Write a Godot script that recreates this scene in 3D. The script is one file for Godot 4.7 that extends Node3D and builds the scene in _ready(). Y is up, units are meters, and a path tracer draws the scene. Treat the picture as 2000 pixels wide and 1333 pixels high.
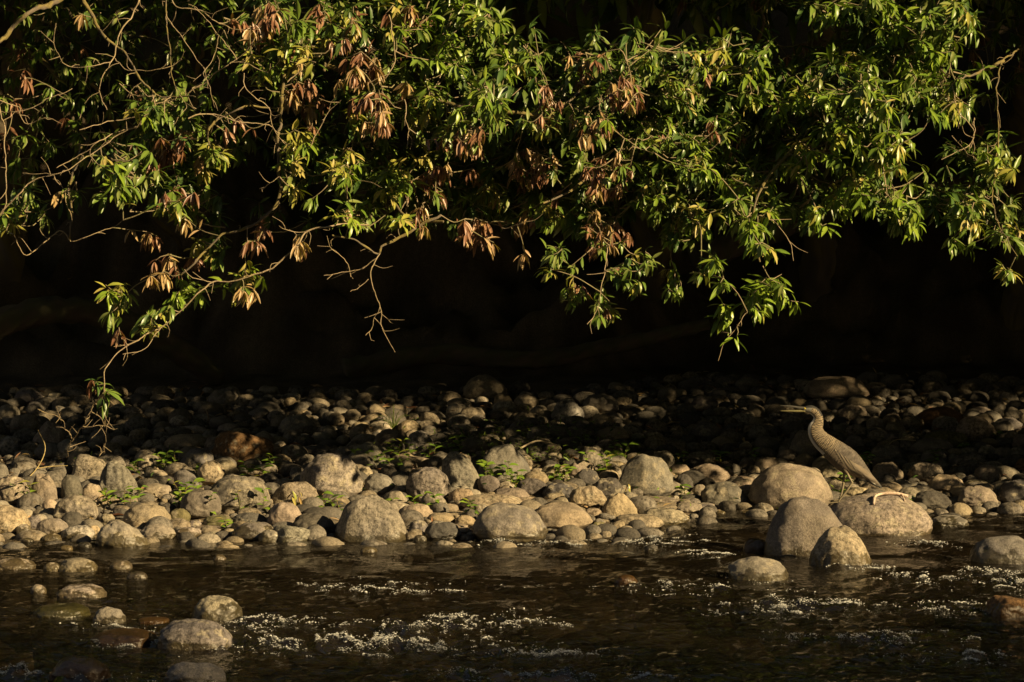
extends Node3D
# A shaded river bank at low sun: rounded stones, running water, an overhanging forest edge and a heron on a boulder.

# x, y, z, half width, half height, half depth, colour, squareness, lean, taper, turn, flat faces, detail, kind, label
var rock_table := [
	[-1.550, 0.014, 5.638, 0.150, 0.081, 0.125, 3, 2.30, 0.00, 0.10, 0.00, 0, 4, "boulder", "large grey flat boulder in water in front of the widest midstream stone", 0, 225],
	[-2.124, 0.017, 5.557, 0.151, 0.095, 0.126, 5, 2.30, 0.00, 0.10, 0.00, 0, 4, "boulder", "large brown domed boulder in water in front, left of the widest midstream stone", 2, 224],
	[-1.667, 0.020, 4.545, 0.196, 0.115, 0.163, 3, 2.30, 0.00, 0.10, 0.00, 0, 4, "boulder", "widest grey stone in midstream, shaded, near the lower left corner", 0, 222],
	[-2.046, 0.009, 4.423, 0.168, 0.051, 0.166, 5, 2.60, 0.00, 0.10, 0.00, 0, 4, "boulder", "large brown flat boulder in water some way left of the widest midstream stone", 2, 223],
	[-2.220, 0.012, 3.776, 0.087, 0.068, 0.073, 3, 2.30, 0.00, 0.10, 0.00, 0, 4, "stone", "medium grey domed stone in water in front, right of the sunlit shallows stone", 0, 219],
	[-1.978, 0.003, 3.749, 0.082, 0.016, 0.082, 5, 2.60, 0.00, 0.10, 0.00, 0, 4, "stone", "medium brown flat stone in water behind, left of the widest midstream stone", 0, 220],
	[-1.645, 0.018, 3.603, 0.137, 0.101, 0.114, 2, 2.30, 0.00, 0.10, 0.00, 0, 4, "boulder", "rounded stone in the stream, tan on top and wet below", 0, 221],
	[-2.523, 0.008, 3.509, 0.158, 0.045, 0.156, 6, 2.60, 0.00, 0.10, 0.00, 0, 4, "boulder", "large mossy flat boulder in water in front, left of the sunlit shallows stone", 0, 218],
	[2.804, 0.013, 3.457, 0.125, 0.073, 0.096, 5, 5.00, 0.00, 0.00, 0.40, 0, 4, "boulder", "large brown angular boulder in water in front of the stream boulder at right", 0, 151],
	[-2.519, 0.009, 2.803, 0.137, 0.050, 0.136, 2, 2.60, 0.00, 0.10, 0.00, 0, 4, "boulder", "large tan flat boulder in water in front of the sunlit shallows stone", 0, 217],
	[-2.786, 0.007, 2.682, 0.045, 0.037, 0.038, 2, 2.30, 0.00, 0.10, 0.00, 0, 3, "cobble", "small tan domed cobble in water in front, left of the sunlit shallows stone", 0, 216],
	[0.683, 0.007, 2.286, 0.068, 0.038, 0.057, 5, 2.30, 0.00, 0.10, 0.00, 0, 3, "cobble", "small brown flat cobble in water in front, right of the broad sunlit boulder", 2, 230],
	[1.493, 0.018, 2.088, 0.183, 0.104, 0.153, 3, 2.30, 0.00, 0.10, 0.00, 0, 4, "boulder", "low dome stone standing alone in the stream left of the conical boulder", 0, 148],
	[-2.272, 0.007, 2.129, 0.062, 0.037, 0.052, 3, 2.30, 0.00, 0.10, 0.00, 0, 3, "cobble", "small grey flat cobble in water in front, right of the sunlit shallows stone", 0, 215],
	[-2.687, 0.011, 1.752, 0.117, 0.064, 0.098, 2, 2.30, 0.00, 0.10, 0.00, 0, 4, "stone", "largest of the small sunlit stones in the left shallows", 0, 213],
	[-2.845, 0.007, 1.774, 0.054, 0.042, 0.045, 2, 2.30, 0.00, 0.10, 0.00, 0, 3, "cobble", "small tan domed cobble in water close left of the sunlit shallows stone", 0, 212],
	[-3.105, 0.009, 1.679, 0.137, 0.050, 0.114, 2, 2.30, 0.00, 0.10, 0.00, 0, 4, "boulder", "large tan flat boulder in water some way left of the sunlit shallows stone", 0, 211],
	[-2.430, 0.007, 1.683, 0.070, 0.040, 0.059, 2, 2.30, 0.00, 0.10, 0.00, 0, 3, "cobble", "small tan flat cobble in water close right of the sunlit shallows stone", 0, 214],
	[2.066, 0.024, 1.465, 0.186, 0.213, 0.156, 2, 2.30, 0.00, 0.24, 0.00, 0, 4, "boulder", "speckled conical boulder leaning before the tall grey boulder in the stream", 0, 146],
	[3.129, 0.023, 1.324, 0.219, 0.130, 0.182, 3, 2.30, 0.00, 0.10, 0.00, 0, 4, "boulder", "wide grey boulder half out of the picture in the stream at right", 0, 149],
	[-1.857, 0.005, 1.301, 0.042, 0.028, 0.035, 2, 2.30, 0.00, 0.10, 0.00, 0, 3, "cobble", "small tan domed cobble in water behind the two-tone stream stone", 0, 226],
	[1.910, 0.036, 0.964, 0.277, 0.323, 0.214, 3, 2.30, -0.06, 0.24, 0.00, 0, 4, "boulder", "tall grey boulder standing in the stream below the heron", 0, 145],
	[1.579, 0.012, 0.890, 0.083, 0.069, 0.064, 5, 2.30, 0.00, 0.10, 0.00, 0, 3, "stone", "medium brown domed stone in water right behind the lone low stream stone", 2, 232],
	[-0.928, 0.006, 0.971, 0.056, 0.035, 0.047, 2, 2.30, 0.00, 0.10, 0.00, 0, 3, "cobble", "small tan flat cobble in water in front of the pitted waterline boulder", 0, 229],
	[0.904, 0.006, 0.857, 0.046, 0.033, 0.039, 4, 2.30, 0.00, 0.10, 0.00, 0, 3, "cobble", "small dark domed cobble in water in front, right of the broad sunlit boulder", 0, 126],
	[-2.906, 0.003, 0.779, 0.043, 0.018, 0.036, 0, 2.30, 0.00, 0.10, 0.00, 0, 3, "cobble", "small golden tan flat cobble in water right behind the sunlit shallows stone", 0, 227],
	[-2.568, 0.015, 0.557, 0.165, 0.139, 0.138, 1, 2.30, -0.20, 0.24, 0.00, 0, 4, "boulder", "pale wedge-shaped boulder standing in the water's edge, left part", 0, 8],
	[-2.803, 0.004, 0.658, 0.044, 0.025, 0.037, 4, 2.30, 0.00, 0.10, 0.00, 0, 3, "cobble", "small dark flat cobble in water right behind the sunlit shallows stone", 0, 228],
	[-0.017, 0.067, 0.324, 0.246, 0.172, 0.205, 3, 2.30, -0.08, 0.10, 0.00, 0, 4, "boulder", "smooth domed boulder at the waterline with a bluish chipped left flank", 0, 98],
	[-3.215, 0.008, 0.455, 0.047, 0.021, 0.040, 4, 2.30, 0.00, 0.10, 0.00, 0, 3, "cobble", "small dark flat cobble behind, left of the sunlit shallows stone", 0, 4],
	[-0.945, 0.029, 0.266, 0.241, 0.261, 0.201, 3, 2.30, 0.00, 0.24, 0.00, 3, 4, "boulder", "large pitted grey boulder at the waterline, pale crust along its foot", 0, 67],
	[-1.477, 0.027, 0.383, 0.103, 0.069, 0.080, 3, 5.00, 0.00, 0.00, 0.70, 0, 3, "stone", "medium grey angular stone in front, right of the whale-backed boulder", 0, 51],
	[-1.609, 0.020, 0.397, 0.075, 0.053, 0.063, 3, 2.30, 0.00, 0.10, 0.00, 0, 3, "cobble", "small grey domed cobble in front, right of the whale-backed boulder", 0, 52],
	[-3.060, 0.013, 0.384, 0.065, 0.034, 0.054, 0, 2.30, 0.00, 0.10, 0.00, 0, 3, "cobble", "small golden tan domed cobble behind, left of the sunlit shallows stone", 0, 5],
	[-0.612, 0.012, 0.397, 0.044, 0.030, 0.037, 3, 2.30, 0.00, 0.10, 0.00, 0, 3, "cobble", "small grey domed cobble some way right of the pitted waterline boulder", 0, 92],
	[-1.732, 0.031, 0.241, 0.134, 0.073, 0.133, 3, 2.60, 0.00, 0.10, 0.00, 0, 4, "boulder", "large grey flat boulder in front of the whale-backed boulder", 0, 53],
	[-0.459, 0.031, 0.265, 0.123, 0.080, 0.103, 4, 2.30, 0.00, 0.10, 0.00, 0, 4, "stone", "medium dark domed stone some way left of the chipped-flank boulder", 0, 90],
	[-2.376, 0.026, 0.267, 0.120, 0.068, 0.100, 2, 2.30, 0.00, 0.10, 0.00, 0, 4, "stone", "medium tan domed stone in front of the pale speckled dome", 0, 9],
	[-2.906, 0.023, 0.231, 0.113, 0.060, 0.095, 1, 2.30, 0.00, 0.10, 0.00, 0, 4, "stone", "medium pale flat stone close left of the pale waterline wedge", 0, 6],
	[-3.277, 0.033, 0.184, 0.057, 0.050, 0.054, 1, 2.30, 0.00, 0.10, 0.00, 0, 3, "cobble", "small pale round cobble behind, left of the sunlit shallows stone", 0, 2],
	[-3.102, 0.033, 0.114, 0.109, 0.084, 0.091, 2, 2.30, 0.00, 0.10, 0.00, 0, 4, "stone", "medium tan domed stone behind, left of the sunlit shallows stone", 0, 3],
	[-3.434, 0.055, 0.051, 0.173, 0.138, 0.144, 0, 2.30, 0.00, 0.10, 0.00, 0, 4, "boulder", "large golden tan domed boulder behind, left of the sunlit shallows stone", 0, 1],
	[-1.997, 0.009, 0.157, 0.045, 0.023, 0.037, 2, 2.30, 0.00, 0.10, 0.00, 0, 3, "cobble", "small tan domed cobble in front of the flaked round boulder", 0, 60],
	[-1.346, 0.041, 0.065, 0.152, 0.104, 0.127, 4, 2.30, 0.00, 0.10, 0.00, 0, 4, "boulder", "large dark domed boulder some way left of the pitted waterline boulder", 0, 49],
	[-2.182, 0.016, 0.101, 0.083, 0.037, 0.082, 1, 2.60, 0.00, 0.10, 0.00, 0, 3, "stone", "medium pale flat stone in front of the flaked round boulder", 0, 57],
	[-1.449, 0.026, 0.112, 0.045, 0.039, 0.042, 3, 2.30, 0.00, 0.10, 0.00, 0, 3, "cobble", "small grey round cobble some way left of the pitted waterline boulder", 0, 50],
	[2.497, 0.050, -0.156, 0.365, 0.198, 0.303, 2, 2.30, 0.00, 0.10, 0.00, 0, 4, "boulder", "wide flat-topped boulder that the heron stands on", 0, 147],
	[-0.633, 0.029, 0.062, 0.066, 0.070, 0.055, 3, 2.30, 0.00, 0.10, 0.00, 0, 3, "cobble", "small grey round cobble close right of the pitted waterline boulder", 0, 91],
	[-2.827, 0.017, 0.055, 0.047, 0.043, 0.039, 0, 2.30, 0.00, 0.10, 0.00, 0, 3, "cobble", "small golden tan round cobble close left of the pale waterline wedge", 0, 7],
	[-1.914, 0.011, 0.056, 0.045, 0.029, 0.038, 0, 2.30, 0.00, 0.10, 0.00, 0, 3, "cobble", "small golden tan domed cobble in front, right of the flaked round boulder", 0, 59],
	[-0.326, 0.017, 0.005, 0.052, 0.023, 0.052, 2, 2.60, 0.00, 0.10, 0.00, 0, 3, "cobble", "nearest small tan flat cobble close left of the chipped-flank boulder", 0, 96],
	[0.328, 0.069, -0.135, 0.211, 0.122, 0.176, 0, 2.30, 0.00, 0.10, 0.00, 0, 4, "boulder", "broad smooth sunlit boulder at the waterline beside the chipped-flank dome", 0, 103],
	[-2.066, 0.019, -0.115, 0.101, 0.012, 0.096, 2, 2.60, 0.00, 0.10, 0.00, 0, 4, "stone", "medium tan flat stone in front of the flaked round boulder", 0, 58],
	[0.592, 0.026, -0.072, 0.056, 0.043, 0.047, 6, 2.30, 0.00, 0.10, 0.00, 0, 3, "cobble", "small mossy round cobble close right of the broad sunlit boulder", 0, 121],
	[-0.363, 0.027, -0.125, 0.063, 0.020, 0.063, 2, 2.60, 0.00, 0.10, 0.00, 0, 3, "cobble", "second nearest small tan flat cobble close left of the chipped-flank boulder", 0, 95],
	[-3.262, 0.041, -0.132, 0.056, 0.062, 0.047, 3, 2.30, 0.00, 0.10, 0.00, 0, 3, "cobble", "small grey round cobble behind, left of the sunlit shallows stone", 0, 16],
	[-1.549, 0.068, -0.195, 0.119, 0.119, 0.100, 2, 2.30, -0.10, 0.10, 0.00, 0, 4, "stone", "medium tan round stone in front, right of the whale-backed boulder", 0, 48],
	[-2.501, 0.065, -0.244, 0.163, 0.102, 0.130, 0, 2.30, 0.00, 0.10, 0.00, 0, 4, "boulder", "pale speckled dome boulder in the second row, left part of bank", 0, 10],
	[-2.017, 0.040, -0.256, 0.105, 0.052, 0.080, 6, 2.30, 0.00, 0.10, 0.00, 0, 4, "stone", "medium mossy flat stone in front, right of the flaked round boulder", 0, 55],
	[-3.015, 0.049, -0.207, 0.077, 0.069, 0.065, 4, 2.30, 0.00, 0.10, 0.00, 0, 3, "cobble", "small dark round cobble behind, left of the pale waterline wedge", 0, 13],
	[-2.173, 0.033, -0.205, 0.044, 0.030, 0.037, 3, 2.30, 0.00, 0.10, 0.00, 0, 3, "pebble", "tiny grey domed pebble in front of the flaked round boulder", 0, 56],
	[-1.806, 0.049, -0.291, 0.116, 0.059, 0.093, 4, 2.30, 0.00, 0.10, 0.00, 0, 4, "stone", "medium dark domed stone in front of the whale-backed boulder", 0, 54],
	[0.872, 0.030, -0.349, 0.169, 0.057, 0.158, 2, 2.60, 0.00, 0.10, 0.00, 0, 4, "boulder", "third nearest large tan flat boulder in front of the hollow-faced grey boulder", 0, 116],
	[-0.323, 0.048, -0.269, 0.067, 0.039, 0.067, 0, 2.60, 0.00, 0.10, 0.00, 0, 3, "cobble", "small golden tan flat cobble close left of the chipped-flank boulder", 0, 94],
	[-2.779, 0.057, -0.256, 0.053, 0.045, 0.050, 2, 2.30, 0.00, 0.10, 0.00, 0, 3, "cobble", "small tan round cobble right behind the pale waterline wedge", 0, 11],
	[-2.290, 0.068, -0.312, 0.074, 0.063, 0.067, 6, 2.30, 0.00, 0.10, 0.00, 0, 3, "cobble", "small mossy round cobble close left of the flaked round boulder", 0, 29],
	[-0.490, 0.054, -0.329, 0.092, 0.043, 0.091, 0, 2.60, 0.00, 0.10, 0.00, 0, 3, "stone", "medium golden tan flat stone some way left of the chipped-flank boulder", 0, 89],
	[-3.018, 0.088, -0.421, 0.156, 0.122, 0.130, 2, 2.30, 0.00, 0.10, 0.00, 0, 4, "boulder", "large tan domed boulder behind, left of the pale waterline wedge", 0, 12],
	[-0.662, 0.073, -0.417, 0.120, 0.077, 0.101, 0, 2.30, 0.00, 0.10, 0.00, 0, 4, "stone", "medium golden tan domed stone close right of the pitted waterline boulder", 0, 70],
	[0.619, 0.037, -0.379, 0.053, 0.010, 0.053, 0, 2.60, 0.00, 0.10, 0.00, 0, 3, "cobble", "small golden tan flat cobble close right of the broad sunlit boulder", 0, 123],
	[1.056, 0.025, -0.560, 0.175, 0.079, 0.137, 2, 2.30, 0.00, 0.10, 0.00, 3, 4, "boulder", "second nearest large tan flat boulder in front of the hollow-faced grey boulder", 0, 117],
	[3.033, 0.009, -0.496, 0.128, 0.049, 0.127, 3, 2.60, 0.00, 0.10, 0.00, 0, 4, "stone", "medium grey flat stone in water in front, left of the tan right-hand waterline boulder", 0, 150],
	[-2.164, 0.123, -0.522, 0.139, 0.111, 0.131, 3, 2.30, 0.00, 0.10, 0.00, 0, 4, "boulder", "round grey boulder with a flaked lower face", 0, 30],
	[-2.720, 0.065, -0.500, 0.064, 0.046, 0.054, 4, 2.30, 0.00, 0.10, 0.00, 0, 3, "cobble", "small dark domed cobble close left of the pale speckled dome", 0, 28],
	[-0.392, 0.062, -0.552, 0.093, 0.017, 0.092, 0, 2.60, 0.00, 0.10, 0.00, 0, 3, "stone", "medium golden tan flat stone close left of the chipped-flank boulder", 0, 93],
	[-3.379, 0.064, -0.531, 0.050, 0.036, 0.042, 1, 2.30, 0.00, 0.10, 0.00, 0, 3, "cobble", "small pale domed cobble behind, left of the sunlit shallows stone", 0, 15],
	[0.564, 0.066, -0.563, 0.068, 0.037, 0.057, 0, 2.30, 0.00, 0.10, 0.00, 0, 3, "cobble", "small golden tan domed cobble close right of the broad sunlit boulder", 0, 122],
	[-1.372, 0.071, -0.607, 0.086, 0.031, 0.085, 0, 2.60, 0.00, 0.10, 0.00, 0, 3, "stone", "medium golden tan flat stone close left of the pitted waterline boulder", 0, 61],
	[0.755, 0.065, -0.639, 0.122, 0.130, 0.102, 0, 2.30, -0.10, 0.24, 0.00, 0, 4, "stone", "medium golden tan cone-shaped stone in front, left of the hollow-faced grey boulder", 0, 115],
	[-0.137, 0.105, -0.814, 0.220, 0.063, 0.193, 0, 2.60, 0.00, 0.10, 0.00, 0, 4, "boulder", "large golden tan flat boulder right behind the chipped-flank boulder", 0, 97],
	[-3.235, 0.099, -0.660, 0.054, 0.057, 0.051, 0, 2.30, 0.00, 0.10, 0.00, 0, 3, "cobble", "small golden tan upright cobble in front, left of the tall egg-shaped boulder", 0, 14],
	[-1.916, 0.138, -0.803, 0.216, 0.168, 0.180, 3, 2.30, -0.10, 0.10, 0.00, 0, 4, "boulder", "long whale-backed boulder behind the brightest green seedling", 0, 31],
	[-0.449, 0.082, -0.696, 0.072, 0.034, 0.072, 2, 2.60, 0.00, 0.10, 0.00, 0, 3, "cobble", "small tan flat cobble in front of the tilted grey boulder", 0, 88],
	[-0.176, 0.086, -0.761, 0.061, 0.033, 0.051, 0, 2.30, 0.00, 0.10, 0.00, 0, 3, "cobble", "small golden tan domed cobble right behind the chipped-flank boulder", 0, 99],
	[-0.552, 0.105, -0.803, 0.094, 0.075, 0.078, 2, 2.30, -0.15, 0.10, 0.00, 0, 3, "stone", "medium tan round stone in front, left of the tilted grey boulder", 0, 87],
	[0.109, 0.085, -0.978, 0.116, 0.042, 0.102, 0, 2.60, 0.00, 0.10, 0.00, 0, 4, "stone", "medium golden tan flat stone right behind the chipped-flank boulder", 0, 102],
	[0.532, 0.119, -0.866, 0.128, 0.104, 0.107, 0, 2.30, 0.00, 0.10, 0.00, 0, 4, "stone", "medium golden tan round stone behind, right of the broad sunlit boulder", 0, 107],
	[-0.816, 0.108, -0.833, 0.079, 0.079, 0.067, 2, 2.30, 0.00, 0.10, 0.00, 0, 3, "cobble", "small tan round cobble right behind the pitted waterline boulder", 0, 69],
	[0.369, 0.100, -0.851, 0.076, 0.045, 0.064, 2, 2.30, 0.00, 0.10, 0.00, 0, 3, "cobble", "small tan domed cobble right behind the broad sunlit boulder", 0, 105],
	[-1.533, 0.130, -0.947, 0.160, 0.113, 0.133, 2, 2.30, 0.00, 0.10, 0.00, 0, 4, "boulder", "large tan domed boulder close left of the furrowed grey boulder", 0, 46],
	[-1.341, 0.090, -0.841, 0.027, 0.019, 0.026, 0, 2.30, 0.00, 0.10, 0.00, 0, 3, "pebble", "tiny golden tan round pebble in front of the furrowed grey boulder", 0, 62],
	[-3.553, 0.168, -0.951, 0.120, 0.122, 0.113, 2, 2.30, 0.00, 0.10, 0.00, 0, 4, "stone", "medium tan round stone in front, left of the shaded pointed boulder", 0, 17],
	[-0.360, 0.114, -0.968, 0.094, 0.083, 0.075, 0, 2.30, 0.00, 0.10, 0.00, 0, 3, "stone", "medium golden tan round stone in front of the tilted grey boulder", 0, 86],
	[-2.880, 0.098, -0.917, 0.026, 0.039, 0.020, 0, 5.00, 0.00, 0.00, 0.00, 0, 3, "pebble", "tiny golden tan angular pebble in front of the tall egg-shaped boulder", 0, 26],
	[-2.826, 0.106, -0.951, 0.040, 0.031, 0.038, 2, 2.30, 0.00, 0.10, 0.00, 0, 3, "pebble", "tiny tan round pebble in front of the tall egg-shaped boulder", 0, 25],
	[-3.330, 0.112, -1.012, 0.106, 0.189, 0.088, 2, 2.30, -0.10, 0.24, 0.00, 0, 4, "stone", "medium tan cone-shaped stone some way left of the tall egg-shaped boulder", 0, 18],
	[-0.603, 0.192, -1.077, 0.153, 0.139, 0.145, 3, 2.30, 0.00, 0.10, 0.00, 3, 4, "boulder", "large grey round boulder close left of the tilted grey boulder", 0, 71],
	[-3.138, 0.168, -1.019, 0.076, 0.115, 0.072, 4, 2.30, 0.00, 0.10, 0.00, 0, 3, "cobble", "small dark upright cobble close left of the tall egg-shaped boulder", 0, 19],
	[0.306, 0.113, -1.015, 0.080, 0.045, 0.067, 0, 2.30, 0.00, 0.10, 0.00, 0, 3, "cobble", "small golden tan domed cobble right behind the broad sunlit boulder", 0, 104],
	[0.878, 0.077, -1.016, 0.055, 0.041, 0.046, 2, 2.30, 0.00, 0.10, 0.00, 0, 3, "cobble", "small tan domed cobble in front of the hollow-faced grey boulder", 0, 120],
	[1.041, 0.051, -1.138, 0.150, 0.016, 0.145, 2, 2.60, 0.00, 0.10, 0.00, 0, 4, "boulder", "nearest large tan flat boulder in front of the hollow-faced grey boulder", 0, 119],
	[-0.007, 0.125, -1.134, 0.124, 0.053, 0.110, 2, 2.60, 0.00, 0.10, 0.00, 0, 4, "stone", "medium tan flat stone right behind the chipped-flank boulder", 0, 100],
	[-3.000, 0.130, -1.076, 0.080, 0.087, 0.067, 0, 2.30, 0.00, 0.10, 0.00, 0, 3, "cobble", "small golden tan round cobble close left of the tall egg-shaped boulder", 0, 20],
	[1.263, 0.031, -1.107, 0.106, 0.047, 0.089, 2, 2.30, 0.00, 0.10, 0.00, 0, 4, "stone", "medium tan flat stone in front, left of the grey domed boulder", 0, 139],
	[1.490, 0.004, -1.060, 0.036, 0.021, 0.031, 2, 2.30, 0.00, 0.10, 0.00, 0, 3, "pebble", "tiny tan flat pebble in water in front of the grey domed boulder", 0, 142],
	[0.338, 0.138, -1.160, 0.115, 0.077, 0.095, 4, 2.30, 0.00, 0.10, 0.00, 0, 4, "stone", "medium dark domed stone right behind the broad sunlit boulder", 0, 106],
	[-1.304, 0.195, -1.252, 0.225, 0.213, 0.187, 3, 2.30, 0.00, 0.10, 0.00, 3, 4, "boulder", "large furrowed grey boulder with a dark dent, behind the waterline row", 0, 41],
	[-2.624, 0.118, -1.136, 0.081, 0.045, 0.067, 2, 2.30, 0.00, 0.10, 0.00, 0, 3, "cobble", "small tan domed cobble right behind the pale speckled dome", 0, 23],
	[1.694, 0.003, -1.138, 0.053, 0.016, 0.053, 0, 2.60, 0.00, 0.10, 0.00, 0, 3, "cobble", "small golden tan flat cobble in water in front, right of the grey domed boulder", 0, 143],
	[0.140, 0.156, -1.267, 0.112, 0.077, 0.097, 4, 2.30, 0.00, 0.10, 0.00, 0, 4, "stone", "medium dark round stone in front, right of the grey cone boulder", 0, 101],
	[0.687, 0.140, -1.203, 0.121, 0.100, 0.101, 4, 2.30, 0.00, 0.10, 0.00, 0, 4, "stone", "medium dark round stone close left of the hollow-faced grey boulder", 0, 108],
	[-2.840, 0.138, -1.299, 0.144, 0.207, 0.120, 3, 2.30, -0.25, 0.24, 0.00, 0, 4, "boulder", "tall egg-shaped boulder, its left side in deep shade", 0, 22],
	[-0.956, 0.175, -1.287, 0.111, 0.089, 0.105, 3, 2.30, 0.00, 0.10, 0.00, 0, 4, "stone", "medium grey round stone close right of the furrowed grey boulder", 0, 68],
	[1.067, 0.065, -1.360, 0.129, 0.023, 0.119, 2, 2.60, 0.00, 0.10, 0.00, 0, 4, "stone", "medium tan flat stone in front of the hollow-faced grey boulder", 0, 118],
	[-2.573, 0.138, -1.329, 0.107, 0.048, 0.107, 2, 2.60, 0.00, 0.10, 0.00, 0, 4, "stone", "medium tan flat stone close right of the tall egg-shaped boulder", 0, 24],
	[1.396, 0.024, -1.293, 0.070, 0.028, 0.070, 3, 2.60, 0.00, 0.10, 0.00, 0, 3, "cobble", "small grey flat cobble in front of the grey domed boulder", 0, 140],
	[2.030, 0.092, -1.476, 0.299, 0.222, 0.249, 2, 2.30, 0.00, 0.10, 0.00, 0, 4, "boulder", "huge smooth dome boulder beside the heron, shadow at its foot", 0, 144],
	[1.143, 0.058, -1.331, 0.048, 0.031, 0.040, 3, 2.30, 0.00, 0.10, 0.00, 0, 3, "cobble", "small grey domed cobble in front, right of the hollow-faced grey boulder", 0, 138],
	[-0.171, 0.174, -1.383, 0.078, 0.072, 0.071, 3, 2.30, 0.00, 0.10, 0.00, 0, 3, "cobble", "small grey round cobble close right of the tilted grey boulder", 0, 73],
	[3.054, 0.037, -1.426, 0.134, 0.085, 0.112, 4, 2.30, -0.10, 0.10, 0.00, 0, 4, "stone", "medium dark domed stone close left of the tan right-hand waterline boulder", 0, 175],
	[-0.376, 0.158, -1.459, 0.156, 0.248, 0.127, 3, 2.30, -0.15, 0.24, 0.00, 3, 4, "boulder", "upright tilted grey boulder with its left face in shade", 0, 72],
	[1.541, 0.059, -1.512, 0.171, 0.117, 0.137, 3, 2.30, 0.00, 0.10, 0.00, 0, 4, "boulder", "grey domed boulder at the water's edge left of the huge dome", 0, 133],
	[0.984, 0.163, -1.578, 0.200, 0.204, 0.145, 3, 2.30, 0.00, 0.10, 0.00, 3, 4, "boulder", "big grey boulder with a shadowed hollow in its face, high on the bank", 0, 113],
	[1.304, 0.045, -1.420, 0.061, 0.029, 0.051, 3, 2.30, 0.00, 0.10, 0.00, 0, 3, "cobble", "small grey flat cobble close left of the grey domed boulder", 0, 137],
	[-2.364, 0.167, -1.444, 0.089, 0.103, 0.075, 3, 2.30, -0.20, 0.10, 0.00, 0, 3, "stone", "medium grey round stone right behind the flaked round boulder", 0, 34],
	[3.395, 0.048, -1.494, 0.145, 0.100, 0.121, 2, 2.30, -0.10, 0.10, 0.00, 0, 4, "boulder", "tan boulder at the waterline below the rightmost bank", 0, 179],
	[-1.666, 0.154, -1.500, 0.082, 0.054, 0.069, 2, 2.30, 0.00, 0.10, 0.00, 0, 3, "cobble", "small tan domed cobble close right of the whale-backed boulder", 0, 47],
	[1.301, 0.053, -1.554, 0.082, 0.031, 0.077, 4, 2.60, 0.00, 0.10, 0.00, 0, 3, "cobble", "small dark flat cobble close left of the grey domed boulder", 0, 136],
	[1.183, 0.073, -1.728, 0.117, 0.079, 0.087, 2, 2.30, -0.20, 0.10, 0.00, 0, 4, "stone", "medium tan domed stone close right of the hollow-faced grey boulder", 0, 114],
	[3.708, 0.067, -1.603, 0.157, 0.125, 0.131, 4, 2.30, 0.00, 0.10, 0.00, 0, 4, "boulder", "large dark domed boulder close right of the tan right-hand waterline boulder", 0, 184],
	[-2.210, 0.216, -1.683, 0.101, 0.103, 0.096, 0, 2.30, 0.00, 0.10, 0.00, 0, 3, "stone", "medium golden tan round stone behind, left of the whale-backed boulder", 0, 32],
	[0.548, 0.177, -1.668, 0.092, 0.079, 0.077, 4, 2.30, 0.00, 0.10, 0.00, 0, 3, "stone", "medium dark round stone in front of the sunlit cone boulder", 0, 109],
	[2.930, 0.053, -1.724, 0.098, 0.061, 0.082, 2, 2.30, 0.00, 0.10, 0.00, 0, 3, "stone", "second nearest medium tan domed stone right behind the heron's boulder", 0, 174],
	[0.789, 0.144, -1.686, 0.030, 0.027, 0.025, 3, 2.30, 0.00, 0.10, 0.00, 0, 3, "pebble", "tiny grey round pebble close left of the hollow-faced grey boulder", 0, 125],
	[2.523, 0.055, -1.782, 0.124, 0.056, 0.104, 0, 2.30, 0.00, 0.10, 0.00, 0, 4, "stone", "medium golden tan flat stone right behind the heron's boulder", 0, 166],
	[2.739, 0.055, -1.760, 0.090, 0.059, 0.076, 2, 2.30, 0.00, 0.10, 0.00, 0, 3, "stone", "nearest medium tan domed stone right behind the heron's boulder", 0, 168],
	[0.310, 0.191, -1.781, 0.109, 0.076, 0.092, 2, 2.30, 0.00, 0.10, 0.00, 3, 4, "stone", "medium tan domed stone in front, left of the sunlit cone boulder", 0, 112],
	[-0.061, 0.192, -1.862, 0.201, 0.226, 0.167, 3, 2.30, 0.00, 0.24, 0.00, 0, 4, "boulder", "tall grey cone boulder rising above the tangle of seedlings", 0, 74],
	[1.384, 0.085, -1.761, 0.053, 0.048, 0.050, 2, 2.30, 0.00, 0.10, 0.00, 0, 3, "cobble", "small tan round cobble close left of the grey domed boulder", 0, 135],
	[-1.088, 0.188, -1.808, 0.060, 0.072, 0.051, 2, 2.30, 0.00, 0.10, 0.00, 0, 3, "cobble", "small tan round cobble close right of the furrowed grey boulder", 0, 82],
	[1.272, 0.125, -1.831, 0.064, 0.079, 0.061, 4, 2.30, 0.00, 0.10, 0.00, 0, 3, "cobble", "small dark upright cobble close left of the round speckled boulder", 0, 129],
	[-3.136, 0.209, -1.857, 0.113, 0.118, 0.087, 2, 5.00, 0.00, 0.00, 0.00, 0, 3, "stone", "medium tan angular stone close left of the tall egg-shaped boulder", 0, 21],
	[1.718, 0.079, -1.876, 0.114, 0.105, 0.095, 0, 2.30, 0.00, 0.10, 0.00, 0, 4, "stone", "medium golden tan round stone close right of the grey domed boulder", 0, 134],
	[-1.599, 0.201, -1.862, 0.045, 0.057, 0.043, 3, 2.30, 0.00, 0.10, 0.00, 0, 3, "pebble", "tiny grey upright pebble close left of the furrowed grey boulder", 0, 40],
	[-2.646, 0.184, -1.935, 0.084, 0.036, 0.083, 0, 2.60, 0.00, 0.10, 0.00, 0, 3, "cobble", "small golden tan flat cobble close right of the tall egg-shaped boulder", 0, 27],
	[3.230, 0.088, -1.975, 0.141, 0.097, 0.118, 0, 2.30, 0.00, 0.10, 0.00, 0, 4, "stone", "medium golden tan domed stone behind, left of the tan right-hand waterline boulder", 0, 178],
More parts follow.
